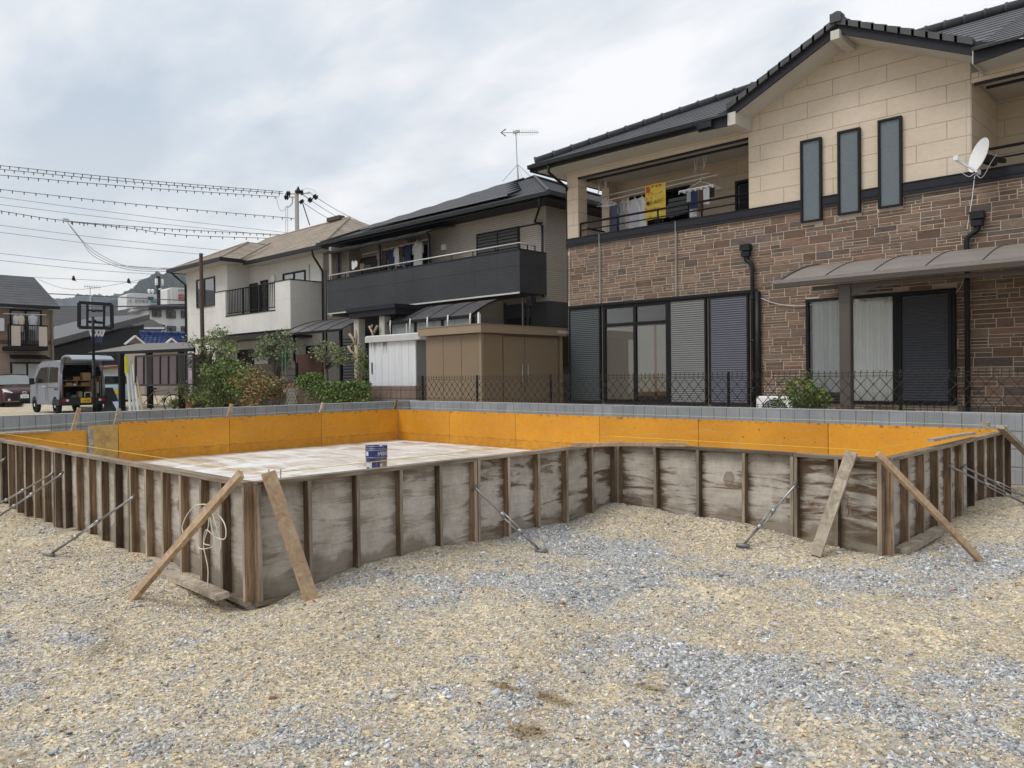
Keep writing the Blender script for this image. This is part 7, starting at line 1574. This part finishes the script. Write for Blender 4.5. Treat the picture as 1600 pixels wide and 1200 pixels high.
    for p0, p1, q0, q1 in ((239.5, 252.5, 484, 495), (262, 275, 485, 497), (285, 298, 486, 497), (262.5, 275.5, 509.5, 520), (285, 298, 510, 520)): mb = MB(); bX(mb, p0, p1, q0, q1, X6+.4, .4); o = mb.build('window', mat('hooded window %d%d' % (p0, q0), (.06, .055, .06), .5, .15, 2), r); mb = MB(); bX(mb, p0+2, p0+6, q0+3, q1-2, X6+.42, .02); mb.build('pane', MT['ink'], o)
    mb = MB(); bX(mb, 218.5, 221.5, 488, 496, X6-2.9, .05); mb.build('window', MT['ink'], r)
    # hotel sign blocks
    for X7, (p0, p1, q0, q1), lab in ((-140.0, (198, 247, 459, 520), 'pale building with blue Japanese lettering across its top storey'), (-132.0, (261.5, 330, 450.5, 520), 'white building with teal letters above a big red character')):
        r = thing('lettered_building', lab, 'building', (X7, onX((p0+p1)/2, 600, X7)[1], 0)); f = lambda x, y, d=0: onX(x, y, X7-d); k = -X7/.97/F_PX
        MB().prism([f(p0, 640), f(p1, 640), f(p1, q0+1), f(p0+10 if p0 < 200 else p0+8, q0-1.5), f(p0, q0+2)], (-4, 0, 0)).build('wall', mat('white sign wall %d' % p0, (.55, .56, .57), .7, .05, .3), r)
        MX = lambda px, py: Matrix.Translation(-Vector(r.location)) @ frame(onX(px, py, X7+.25), (0, 1, 0), (0, 0, 1))
        ink = mat('sign blue %d' % p0, (.10, .16, .24) if p0 < 200 else (.05, .16, .17), .6)
        if p0 < 200:
            text('ビジネス', 5.6*k, ink, r, MX(221.5, 471), ext=.1, sx=.86); text('旅館', 5.6*k, mat('sign teal', (.12, .28, .38), .6), r, MX(240.5, 471.5), ext=.1, sx=.9); text('J Z', 5.2*k, mat('faded sign', (.30, .32, .31), .6), r, MX(203, 470), ext=.1)
            mb = MB(); bX(mb, 232, 235.8, 464, 468, X7+.2, .2); bX(mb, 237, 240, 464, 468, X7+.2, .2); mb.build('window', MT['ink'], r)
        else:
            text('ビジネス', 4.2*k, ink, r, MX(286.5, 454.3), ext=.1, sx=.95); text('桜', 12*k, mat('sign red', (.38, .05, .06), .6), r, MX(284.5, 465.5), ext=.1); mb = MB(); bX(mb, 268, 270, 452, 474, X7+.5, .5); mb.build('downpipe', MT['curtaingrey'], r)
    for px in (213, 218.5): p = onX(px+20 if px < 215 else px+20, 454, -141); o = MB().lathe(p, [(.05, -1.6), (.05, -.5), (.2, -.35), (.28, 0), (.2, .22), (.05, .26)], 12).build('water_tank', MT['dishw'], None, True); tag(o, ('left' if px < 215 else 'right')+' of the two small white balls on the lettered pale building', 'rooftop vent')
    # mobile mast
    c = onX(248, 470, -120); r = thing('phone_mast', 'dark lattice phone mast with white panel antennas in front of the hill', 'mast', (c[0], c[1], 0)); t_ = onX(248, 431, -120); MB().tube([(c[0], c[1], 0), (c[0], c[1], t_[2])], .28, 8).build('mast', MT['navy'], r); 
    for s_ in (-1, 1): MB().box(c[0]+.1, c[0]+.5, c[1]+s_*.42-.14, c[1]+s_*.42+.14, onX(248, 446, -120)[2], onX(248, 436, -120)[2]).build('panel_antenna', MT['dishw'], r)
    MB().box(c[0]+.1, c[0]+.5, c[1]-.1, c[1]+.35, onX(248, 453, -120)[2], onX(248, 451, -120)[2]).build('panel_antenna', MT['dishw'], r)
    # roof aerial far left
    p = onX(141, 487, -70); q = onX(141, 448, -70); r = thing('roof_aerial', 'small television aerial above the grey hip roof', 'aerial', tuple(p)); MB().tube([p, q], .035, 5).build('mast', MT['silver'], r); MB().tube([q+Vector((0, -.5, 0)), q+Vector((0, .8, 0))], .03, 5).build('boom', MT['silver'], r); mb = MB()
    for i in range(7): c = q+Vector((0, -.4+.18*i, 0)); mb.tube([c-Vector((0, 0, .2)), c+Vector((0, 0, .2))], .018, 4)
    mb.build('director', MT['silver'], r)
far()
def hill(name, pts, D, dep, col, seed):
    X, Y = [], []; fine = []
    for i in range(len(pts)-1):
        for k in range(22): u = k/22; fine.append((pts[i][0]*(1-u)+pts[i+1][0]*u, pts[i][1]*(1-u)+pts[i+1][1]*u))
    fine.append(pts[-1]); rg = random.Random(seed); n = len(fine); rows = 26; P = []
    F2 = Vector((-1, .30, 0)).normalized(); pr = [rg.random()*6 for _ in range(6)]
    for j in range(rows):
        v = j/(rows-1)                                   # 0 foot, .6 crest, 1 back foot
        h = math.sin(min(v/.62, 1)*math.pi/2)**1.15 if v < .62 else max(0, 1-((v-.62)/.38)**1.4)
        for i, (x, y) in enumerate(fine):
            top = atD(x, y, D); g = atD(x, 598, D); hh = top[2]*h*(1+.0*math.sin(i)); b_ = Vector((top[0], top[1], 0))+F2*(dep*(v-.62))
            wob = (math.sin(i*.23+pr[0]+v*9)+math.sin(i*.11-v*6+pr[1])+.6*math.sin(i*.61+v*21+pr[2]))*.018*top[2]*(1-abs(v-.62)*.6 if v != .62 else 1)
            tree_ = rg.uniform(-1, 1)*1.3
            P.append((b_[0], b_[1], max(-1, hh+(wob if abs(v-.62) > .03 else wob*.15)+tree_)))
    F = [(j*n+i, j*n+i+1, (j+1)*n+i+1, (j+1)*n+i) for j in range(rows-1) for i in range(n-1)]
    m, t, b = newmat(name+' wood'); c = ramp(t, noise(t, pos(t), .03, 6, .7), [(.3, tuple(v*.6 for v in col)), (.7, tuple(v*1.35 for v in col))]); t.links.new(c, b.inputs['Base Color']); b.inputs['Roughness'].default_value = 1; b.inputs['Specular IOR Level'].default_value = .05
    o = MB().add(P, F).build(name, m, smooth=False); o['kind'] = 'structure'
hill('hills', [(150, 490), (160, 478), (175, 471), (200, 458), (215, 443), (232, 436), (250, 430), (262, 429), (285, 433), (330, 440), (400, 430), (480, 450), (560, 480)], 900, 500, (.045, .058, .056), 1)
hill('hills', [(-120, 486), (-40, 478), (30, 472), (80, 468), (110, 466), (140, 464), (160, 462), (185, 463), (230, 470), (330, 480)], 1300, 600, (.06, .08, .088), 2)
# haze
hz = MB().box(-2300, 300, -400, 2000, -2, 165).build('haze', bpy.data.materials.new('haze air')); hz['kind'] = 'stuff'; hz['label'] = 'thin bluish air over the far hills'; hm = hz.data.materials[0]; hm.use_nodes = True; ht = hm.node_tree; ht.nodes.clear()
ho = N(ht, 'ShaderNodeOutputMaterial'); hv = N(ht, 'ShaderNodeVolumePrincipled'); hv.inputs['Color'].default_value = (.86, .91, 1, 1); hv.inputs['Density'].default_value = .00022; ht.links.new(hv.outputs[0], ho.inputs['Volume'])
# ------------------------------------------------------------------ utility pole and lines
def upole():
    D = 52; b0 = atD(466.5, 600, D); t_ = atD(463.5, 297, D); x, y = t_[0], t_[1]; r = thing('utility_pole', 'concrete utility pole with black insulators rising behind the white house', 'utility pole', (x, y, 0)); k = D/F_PX
    MB().tube([(x, y, 0), (x, y, t_[2])], [.19, .13], 12).build('pole', mat('weathered pole concrete', (.30, .29, .26), .9, .12, 2), r, True)
    f = lambda px, py, d=0: atD(px, py, D+d); g = MT['silver']; B = MT['black']
    mb = MB(); mb.tube([f(446, 303), f(484, 302)], .05, 6).tube([f(447, 308), f(466, 308)], .045, 6).tube([f(457, 309), f(457, 317), f(452, 323), f(447, 323)], .05, 6).tube([f(470, 304), f(484, 300), f(490, 306)], .045, 6).tube([f(472, 303), f(484, 312)], .04, 6); mb.build('cross_arm', g, r)
    for (a, b_) in (((447, 302.5), (454, 302.5)), ((444, 308.3), (451, 308.3)), ((489.5, 305.5), (496, 310)), ((481.5, 310.5), (487.5, 314.5)), ((469.5, 313), (473, 317)), ((470, 301), (474, 301))): a, b_ = f(*a), f(*b_); MB().tube([a, a.lerp(b_, .3), a.lerp(b_, .45), a.lerp(b_, .75), b_], [.05, .2, .1, .2, .05], 8).build('insulator', B, r)
    c = f(466, 299); MB().lathe(c, [(.2, -.15), (.22, .0), (.12, .12), (.03, .32)], 10).build('insulator', B, r)
    mb = MB(); 
    for px in (446.5, 449.5): mb.tube([f(px, 323), f(px, 366)], .02, 4)
    mb.tube(curve([f(432, 309), f(436, 325), f(441, 330), f(446, 326)], 4), .018, 4); mb.tube(curve([f(472, 297), f(478, 294.5), f(488, 296), f(493, 300), f(494, 306)], 4), .016, 4); mb.build('jumper_wire', g, r); MB().tube([f(473, 318), f(484, 352)], .035, 5).build('stay', B, r)
upole()
MT['wire'] = mat('grey cable', (.16, .165, .17), .6, .05); MT['wired'] = mat('black cable', (.06, .062, .068), .6, .05)
tagm = MB().box(-.02, .02, -.02, .02, -.15, .02).box(-.05, .05, -.015, .015, -.02, .015)
SP = [None]
def wire(label, pts, r=.021, m='wire', D=(40, 52), marks=0, mk=None, seg=1, group='overhead lines'):
    n = len(pts); P = [atD(x, y, D[0]+(D[1]-D[0])*i/(n-1)) for i, (x, y) in enumerate(pts)]; P = curve(P, 6) if n > 2 else [P[0].lerp(P[1], i/12)-Vector((0, 0, .0)) for i in range(13)]
    root = thing('overhead_line', label, 'overhead line', tuple(P[0]), group=group); MB().tube(P, r, 5).build('cable', MT[m], root)
    if marks:
        L = [0]; 
        for i in range(1, len(P)): L.append(L[-1]+(P[i]-P[i-1]).length)
        for k in range(marks):
            s = L[-1]*(k+.5)/marks; i = max(j for j in range(len(L)) if L[j] <= s); i = min(i, len(P)-2); u = (s-L[i])/(L[i+1]-L[i]); q = P[i].lerp(P[i+1], u)
            if SP[0] is None:
                me = bpy.data.meshes.new('spacer'); me.from_pydata(tagm.v, [], tagm.f); me.materials.append(MT['wired']); SP[0] = me
            o = bpy.data.objects.new('spacer', SP[0]); COL.objects.link(o); o.parent = root; o.location = q-P[0]
W1 = lambda l, y0, y1, x1=442, **k: wire(l, [(-60, y0-(y1-y0)*60/442*1.25), (0, y0), (x1*.5, (y0+y1)/2+2.2), (x1, y1)], **k)
W1('topmost cable with small spacers, running from the left edge to the pole', 258.7, 299.5, marks=44)
W1('second cable with spacers just under the topmost one', 264.5, 302.3, marks=42)
W1('third cable with spacers, below the top pair', 273.5, 307.6, 436, marks=40)
W1('spacer cable that meets the pole halfway down', 296.0, 341.5, 462, marks=36)
wire('spacer cable passing the drop junction at left', [(-60, 323), (0, 329.5), (103, 345), (270, 358), (448, 367)], marks=46)
wire('lowest spacer cable, ending at the white house roof', [(104, 346), (200, 356), (290, 367.5), (447, 373)], marks=20)
for i, (y0, y1, x1, lb) in enumerate(((308, 366, 470, 'thin plain wire between the spacer cables, upper one'), (319.5, 372, 470, 'thin plain wire between the spacer cables, lower one'), (352, 391, 345, 'plain wire running behind the white house roof, upper of the pair'), (363, 398, 320, 'plain wire running behind the white house roof, lower of the pair'), (396, 421, 275, 'plain wire near the hill line, upper of the two'), (407, 430, 262, 'plain wire near the hill line, lower of the two'))): W1(lb, y0, y1, x1, r=.013)
for i, (a, b_, c_) in enumerate(((150, 398, 421), (154, 396, 419), (146, 400, 424))): wire(['middle', 'upper', 'lower'][i]+' of three service drops curving down from the junction to the white house', [(105, 347), (122+i, 370), (a, b_), (200, c_-3), (268, c_)], r=.014, D=(41, 36))
for i, (pts, rr, lb) in enumerate(((((-40, 430), (62, 434), (160, 438.5), (300, 447)), .014, 'low wire with two birds perched on it'), (((-40, 453), (0, 455), (120, 461), (300, 470)), .03, 'dark low wire crossing behind the backboard top'), (((-40, 474), (0, 476), (100, 479), (300, 478)), .045, 'heavy dark low wire crossing behind the backboard'), (((60, 437), (130, 452), (300, 420)), .012, 'faint slack wire over the hill'))): wire(lb, pts, r=rr, m='wired' if rr > .02 else 'wire', D=(50, 50))
for i, (a, b_) in enumerate((((495, 309), (560, 345)), ((487, 314), (548, 349)), ((473, 316), (530, 350)))): wire(['upper', 'middle', 'lower'][i]+' of three wires leaving the pole to the right', [a, ((a[0]+b_[0])/2, (a[1]+b_[1])/2+2), b_], r=.02, D=(52, 62))
for px, py, lb in ((115, 436, 'small dark bird on the low wire above the hoop'), (201, 440, 'small dark bird on the low wire at the hill edge')):
    c = atD(px, py, 50); o = MB().lathe(c, [(.01, -.12), (.09, -.06), (.11, .02), (.07, .1), (.065, .15), (.04, .2), (.005, .22)], 10).tube([c+Vector((0, .0, -.02)), c+Vector((0, .17, -.14))], [.05, .015], 6).tube([c+Vector((0, -.05, .15)), c+Vector((0, -.12, .14))], [.02, .004], 5).build('bird', MT['ink'], None, True); tag(o, lb, 'bird')
c = atD(103, 344, 41); o = MB().box(c[0]-.05, c[0]+.05, c[1]-.10, c[1]+.10, c[2]-.08, c[2]+.08).tube([c+Vector((0, -.16, .05)), c+Vector((0, .16, .05))], .03, 6).build('drop_junction', MT['curtaingrey']); tag(o, 'grey junction fitting on the spacer cable at left', 'junction')
# ------------------------------------------------------------------ washing
def laundry():
    Y = 14.75; o = MB().tube([onY(927, 310, Y), onY(1108, 270, Y)], .013, 6).build('laundry_pole', MT['silver']); tag(o, 'upper laundry pole hanging in the left balcony of the brick house', 'laundry pole')
    o = MB().tube([onY(945, 314, Y-.25), onY(1121, 273, Y-.25)], .011, 6).build('laundry_pole', MT['silver']); tag(o, 'lower laundry pole hanging in the left balcony of the brick house', 'laundry pole')
    for px, lb in ((934, 'left'), (1084, 'right')):
        a = onY(px, 300 if px < 1000 else 268, Y); ph = thing('pole_hanger', lb+' bracket carrying the laundry poles of the brick house', 'bracket', (a[0], Y, a[2]))
        for dx in (0, .30): MB().tube([(a[0]+dx, Y-dx*.5, 5.74), (a[0]+dx+.04, Y-dx*.5, 5.42), (a[0]+dx+.0, Y-dx*.5, a[2]-.05)], .014, 5).tube([(a[0]+dx+.10, Y-dx*.5, 5.74), (a[0]+dx+.05, Y-dx*.5, 5.42)], .012, 5).build('hanger_arm', MT['silver'], ph)
    k = lambda px: (onY(px, 320, Y)-Vector(CAMP)).dot(Vector(_F))/F_PX
    for px, y0, y1, w_, col, lb in ((961, 316, 358, 13, (.075, .085, .13), 'blue grey patterned shirt, leftmost on the brick house balcony'), (973, 313, 356, 12, (.22, .23, .25), 'mid grey shirt second from left on the brick house balcony'), (981, 311, 353, 11, (.42, .37, .31), 'beige top third from left on the brick house balcony'), (992, 308, 352, 19, (.46, .47, .52), 'light grey sweatshirt on the brick house balcony'), (1003, 305, 351, 14, (.62, .62, .60), 'white shirt next to the yellow banner')):
        p = onY(px, y0, Y-.2); kk = k(px); shirt(lb, p, w_*kk*1.25, (y1-y0)*kk, col, 'X', sleeve=.35)
    mb = MB()
    for px in (941, 946, 951, 955): p = onY(px, 311, Y-.22); mb.tube([p, p-Vector((0, 0, .05))], .006, 4).tube([p+Vector((.16, 0, -.15)), p-Vector((0, 0, .05)), p+Vector((-.16, 0, -.15)), p+Vector((.16, 0, -.15))], .006, 4)
    o = mb.build('empty_hangers', MT['dishw']); tag(o, 'bunch of empty white hangers at the left of the shirts', 'hangers')
    # yellow banner
    Yb = Y-.27; a, b_ = onY(1008, 292, Yb), onY(1039.5, 283, Yb); zb_ = onY(1024, 342, Yb)[2]; r = thing('yellow_banner', 'yellow printed banner towel hanging on the brick house balcony', 'banner', (a[0], Yb, zb_)); zt = (a[2]+b_[2])/2
    m, t, b = newmat('yellow towel'); c = ramp(t, noise(t, pos(t), 7, 3), [(.35, (.72, .46, .05)), (.65, (.74, .62, .12))]); t.links.new(c, b.inputs['Base Color']); b.inputs['Roughness'].default_value = .85
    n = 12; P = []
    for i in range(n+1): u = i/n; yy = Yb+.02*math.sin(u*9); P += [(a[0]+(b_[0]-a[0])*u, yy, zb_), (a[0]+(b_[0]-a[0])*u, yy, zt)]
    MB().add(P, [(2*i, 2*i+2, 2*i+3, 2*i+1) for i in range(n)]).build('cloth', m, r, True); rg = random.Random(8); W_ = b_[0]-a[0]; H_ = zt-zb_; yq = Yb-.03
    rd, gn, pu = mat('print red', (.50, .09, .03), .8), mat('print green', (.10, .16, .10), .8), mat('print plum', (.12, .04, .08), .8); R_ = MB(); G_ = MB(); U_ = MB()
    def px_(mb, u, v, w_, h_): mb.box(a[0]+W_*u, a[0]+W_*(u+w_), yq, yq+.004, zb_+H_*v, zb_+H_*(v+h_))
    px_(R_, .08, .78, .14, .18)
    for u in (.35, .55, .72): px_(R_, u, .93, .12, .03); px_(R_, u+.02, .88, .03, .08)
    U_.lathe((a[0]+W_*.17, yq, zb_+H_*.47), [(.045, 0), (.045, .004)], 14, 'Y')
    for i in range(14): px_(R_, rg.random()*.9, rg.random()*.7+.12, .03+.03*rg.random(), .02+.02*rg.random())
    for u, v in ((.55, .70), (.70, .71), (.82, .72), (.38, .70)): px_(G_, u, v, .05, .025)
    R_.build('print', rd, r); U_.build('print', pu, r); G_.build('print', gn, r)
    Mx = lambda u, v: Matrix.Translation(-Vector(r.location)) @ frame((a[0]+W_*u, yq-.003, zb_+H_*v), (1, 0, 0), (0, 0, 1))
    text('花心', .085, gn, r, Mx(.42, .47), ext=.001); text('出店', .085, gn, r, Mx(.64, .48), ext=.001); text('日月', .075, rd, r, Mx(.40, .26), ext=.001); text('三山', .075, rd, r, Mx(.62, .27), ext=.001); text('● ーーーーー ー', .035, MT['ink'], r, Mx(.5, .07), ext=.001)
    # pinch hanger
    Yh = Y-.35; a, b_ = onY(1066, 299, Yh), onY(1119, 292, Yh); z = (a[2]+b_[2])/2; r = thing('pinch_hanger', 'white rectangular peg hanger with small washing on the brick house balcony', 'peg hanger', ((a[0]+b_[0])/2, Yh, z)); mb = MB(); 
    for yy in (Yh-.12, Yh, Yh+.22): mb.box(a[0], b_[0], yy-.008, yy+.008, z-.012, z+.012)
    for i in range(7): x = a[0]+(b_[0]-a[0])*i/6; mb.box(x-.008, x+.008, Yh-.12, Yh+.22, z-.011, z+.011); mb.box(x-.008, x+.008, Yh-.13, Yh-.115, z-.06, z)
    mb.build('peg_frame', MT['dishw'], r); cx = (a[0]+b_[0])/2; mb = MB()
    for x in (a[0], b_[0]): mb.tube([(x, Yh, z), (cx, Yh+.05, z+.17)], .005, 4)
    mb.tube([(cx, Yh+.05, z+.17), (cx, Yh+.1, z+.28)], .008, 5); mb.build('hook', MT['dishw'], r)
    for px, w_, h_, col, lb in ((1076, .10, .20, (.30, .36, .36), 'pale teal cloth on the peg hanger'), (1084, .20, .36, (.02, .03, .09), 'navy towel on the peg hanger'), (1083, .18, .50, (.52, .55, .62), 'long pale blue cloth behind the navy towel'), (1095, .12, .45, (.09, .05, .03), 'brown cloth on the peg hanger'), (1101, .075, .30, (.6, .6, .62), 'left white sock on the peg hanger'), (1106, .075, .32, (.6, .6, .62), 'right white sock on the peg hanger'), (1112, .13, .20, (.012, .012, .015), 'black cloth at the right end of the peg hanger')):
        p = onY(px, 303, Yh-.12+(.1 if 'behind' in lb else 0)); mb = MB(); n = 6; P = []
        for i in range(n+1):
            u = i/n-.5; y = p[1]+.012*math.sin(i*2.1)
            P += [(p[0]+u*w_, y, z-.05-h_), (p[0]+u*w_*.9, y, z-.05)]
        o = mb.add(P, [(2*i, 2*i+2, 2*i+3, 2*i+1) for i in range(n)]).build('small_cloth', mat('cloth '+lb, col, .9), None, True); tag(o, lb, 'cloth')
    # dark house balcony
    Y = 16.05; k2 = 25.5/F_PX; o = MB().tube([onY(566, 398, Y), onY(668, 374, Y)], .016, 6).build('laundry_pole', MT['silver']); tag(o, 'laundry pole under the awning of the dark house balcony', 'laundry pole')
    for px, y0, y1, w_, col, lb, hd in ((593, 391, 417, 8, (.35, .25, .24), 'dusty pink garment beside the post on the dark house balcony', False), (601, 392, 415, 7, (.05, .04, .04), 'dark garment left of the navy shirt on the dark house balcony', False), (611, 391, 415, 10, (.02, .03, .08), 'navy shirt with a light stripe on the dark house balcony', False), (620, 388, 412, 9, (.50, .50, .50), 'white shirt in the middle of the dark house balcony', False), (627, 386, 410, 7, (.04, .035, .03), 'black garment right of the white shirt on the dark house balcony', False), (637, 383, 411, 11, (.018, .028, .07), 'navy shirt left of the grey hoodie', False), (653, 378, 412, 16, (.40, .41, .41), 'large light grey hooded sweatshirt on the dark house balcony', True)):
        shirt(lb, onY(px, y0-3, Y-.05), w_*k2*1.25, (y1-y0+4)*k2, col, 'X', sleeve=.45, hood=hd)
    shirt('dusty brown top pegged high on the dark house balcony', onY(629, 372, Y+.1), .5, .45, (.24, .17, .14), 'X', sleeve=.2)
    for px, py, w_, h_, col, lb in ((554, 408, .34, .24, (.58, .58, .58), 'white towel over the rail at the left end of the dark house balcony'), (566, 412, .25, .2, (.14, .08, .06), 'brown cloth on the dark house balcony rail'), (575, 414, .3, .16, (.03, .03, .03), 'black cloth on the dark house balcony rail')):
        p = onY(px, py, 15.62); P = []; n = 6
        for i in range(n+1):
            u = i/n-.5; P += [(p[0]+u*w_, p[1]+.02*math.sin(i*1.9), p[2]-h_-.05*math.sin(i)), (p[0]+u*w_, p[1]+.01*math.sin(i), p[2]+.04*math.sin(i*2))]
        o = MB().add(P, [(2*i, 2*i+2, 2*i+3, 2*i+1) for i in range(n)]).build('cloth', mat('c '+lb, col, .9), None, True); tag(o, lb, 'cloth')
laundry()

# ------------------------------------------------------------------ give every separate piece of a part its own object
def split(o):
    me = o.data; n = len(me.vertices); lab = list(range(n))
    def find(a):
        while lab[a] != a: lab[a] = lab[lab[a]]; a = lab[a]
        return a
    for p in me.polygons:
        v = p.vertices
        for k in range(1, len(v)):
            a, b = find(v[0]), find(v[k])
            if a != b: lab[b] = a
    comp = {}
    for p in me.polygons: comp.setdefault(find(p.vertices[0]), []).append(p.index)
    if not 2 <= len(comp) <= 14: return
    for i, fs in enumerate(comp.values()):
        idx = {}; vs = []; fc = []
        for f in fs:
            q = []
            for v in me.polygons[f].vertices:
                if v not in idx: idx[v] = len(vs); vs.append(tuple(me.vertices[v].co))
                q.append(idx[v])
            fc.append(q)
        m2 = bpy.data.meshes.new(o.name.split('.')[0]); m2.from_pydata(vs, [], fc)
        for mm in me.materials: m2.materials.append(mm)
        m2.polygons.foreach_set('material_index', [me.polygons[f].material_index for f in fs]); m2.polygons.foreach_set('use_smooth', [me.polygons[f].use_smooth for f in fs]); m2.update()
        if i == 0: first = m2
        else: c = bpy.data.objects.new(o.name.split('.')[0], m2); COL.objects.link(c); c.parent = o.parent; c.location = o.location
    o.data = first
SPLIT = {'gutter', 'eave_soffit', 'side_wall', 'sealant_line', 'header_trim', 'eave_return', 'corner_return', 'post', 'balcony_ceiling', 'balcony_header', 'balcony_floor', 'balcony_coping', 'soffit', 'upper_wall', 'corner_post', 'mullion', 'backing', 'feet', 'front_wall', 'wall_body', 'balcony_front', 'balcony_side', 'wing_wall', 'barge_board', 'verge_soffit', 'window_pair', 'terrace_end_panel', 'rail_support', 'drip_strip', 'pipe_bracket', 'gas_strut', 'underbody', 'balcony_panel', 'balcony_end', 'porch_roof', 'gable_trim', 'reversing_lens', 'screen_frame', 'sill', 'awning_edge', 'awning_rib', 'cross_arm', 'window', 'drip_stain'}
for o in [o for o in S.objects if o.type == 'MESH' and o.parent and not o.children and o.name.split('.')[0] in SPLIT]: split(o)
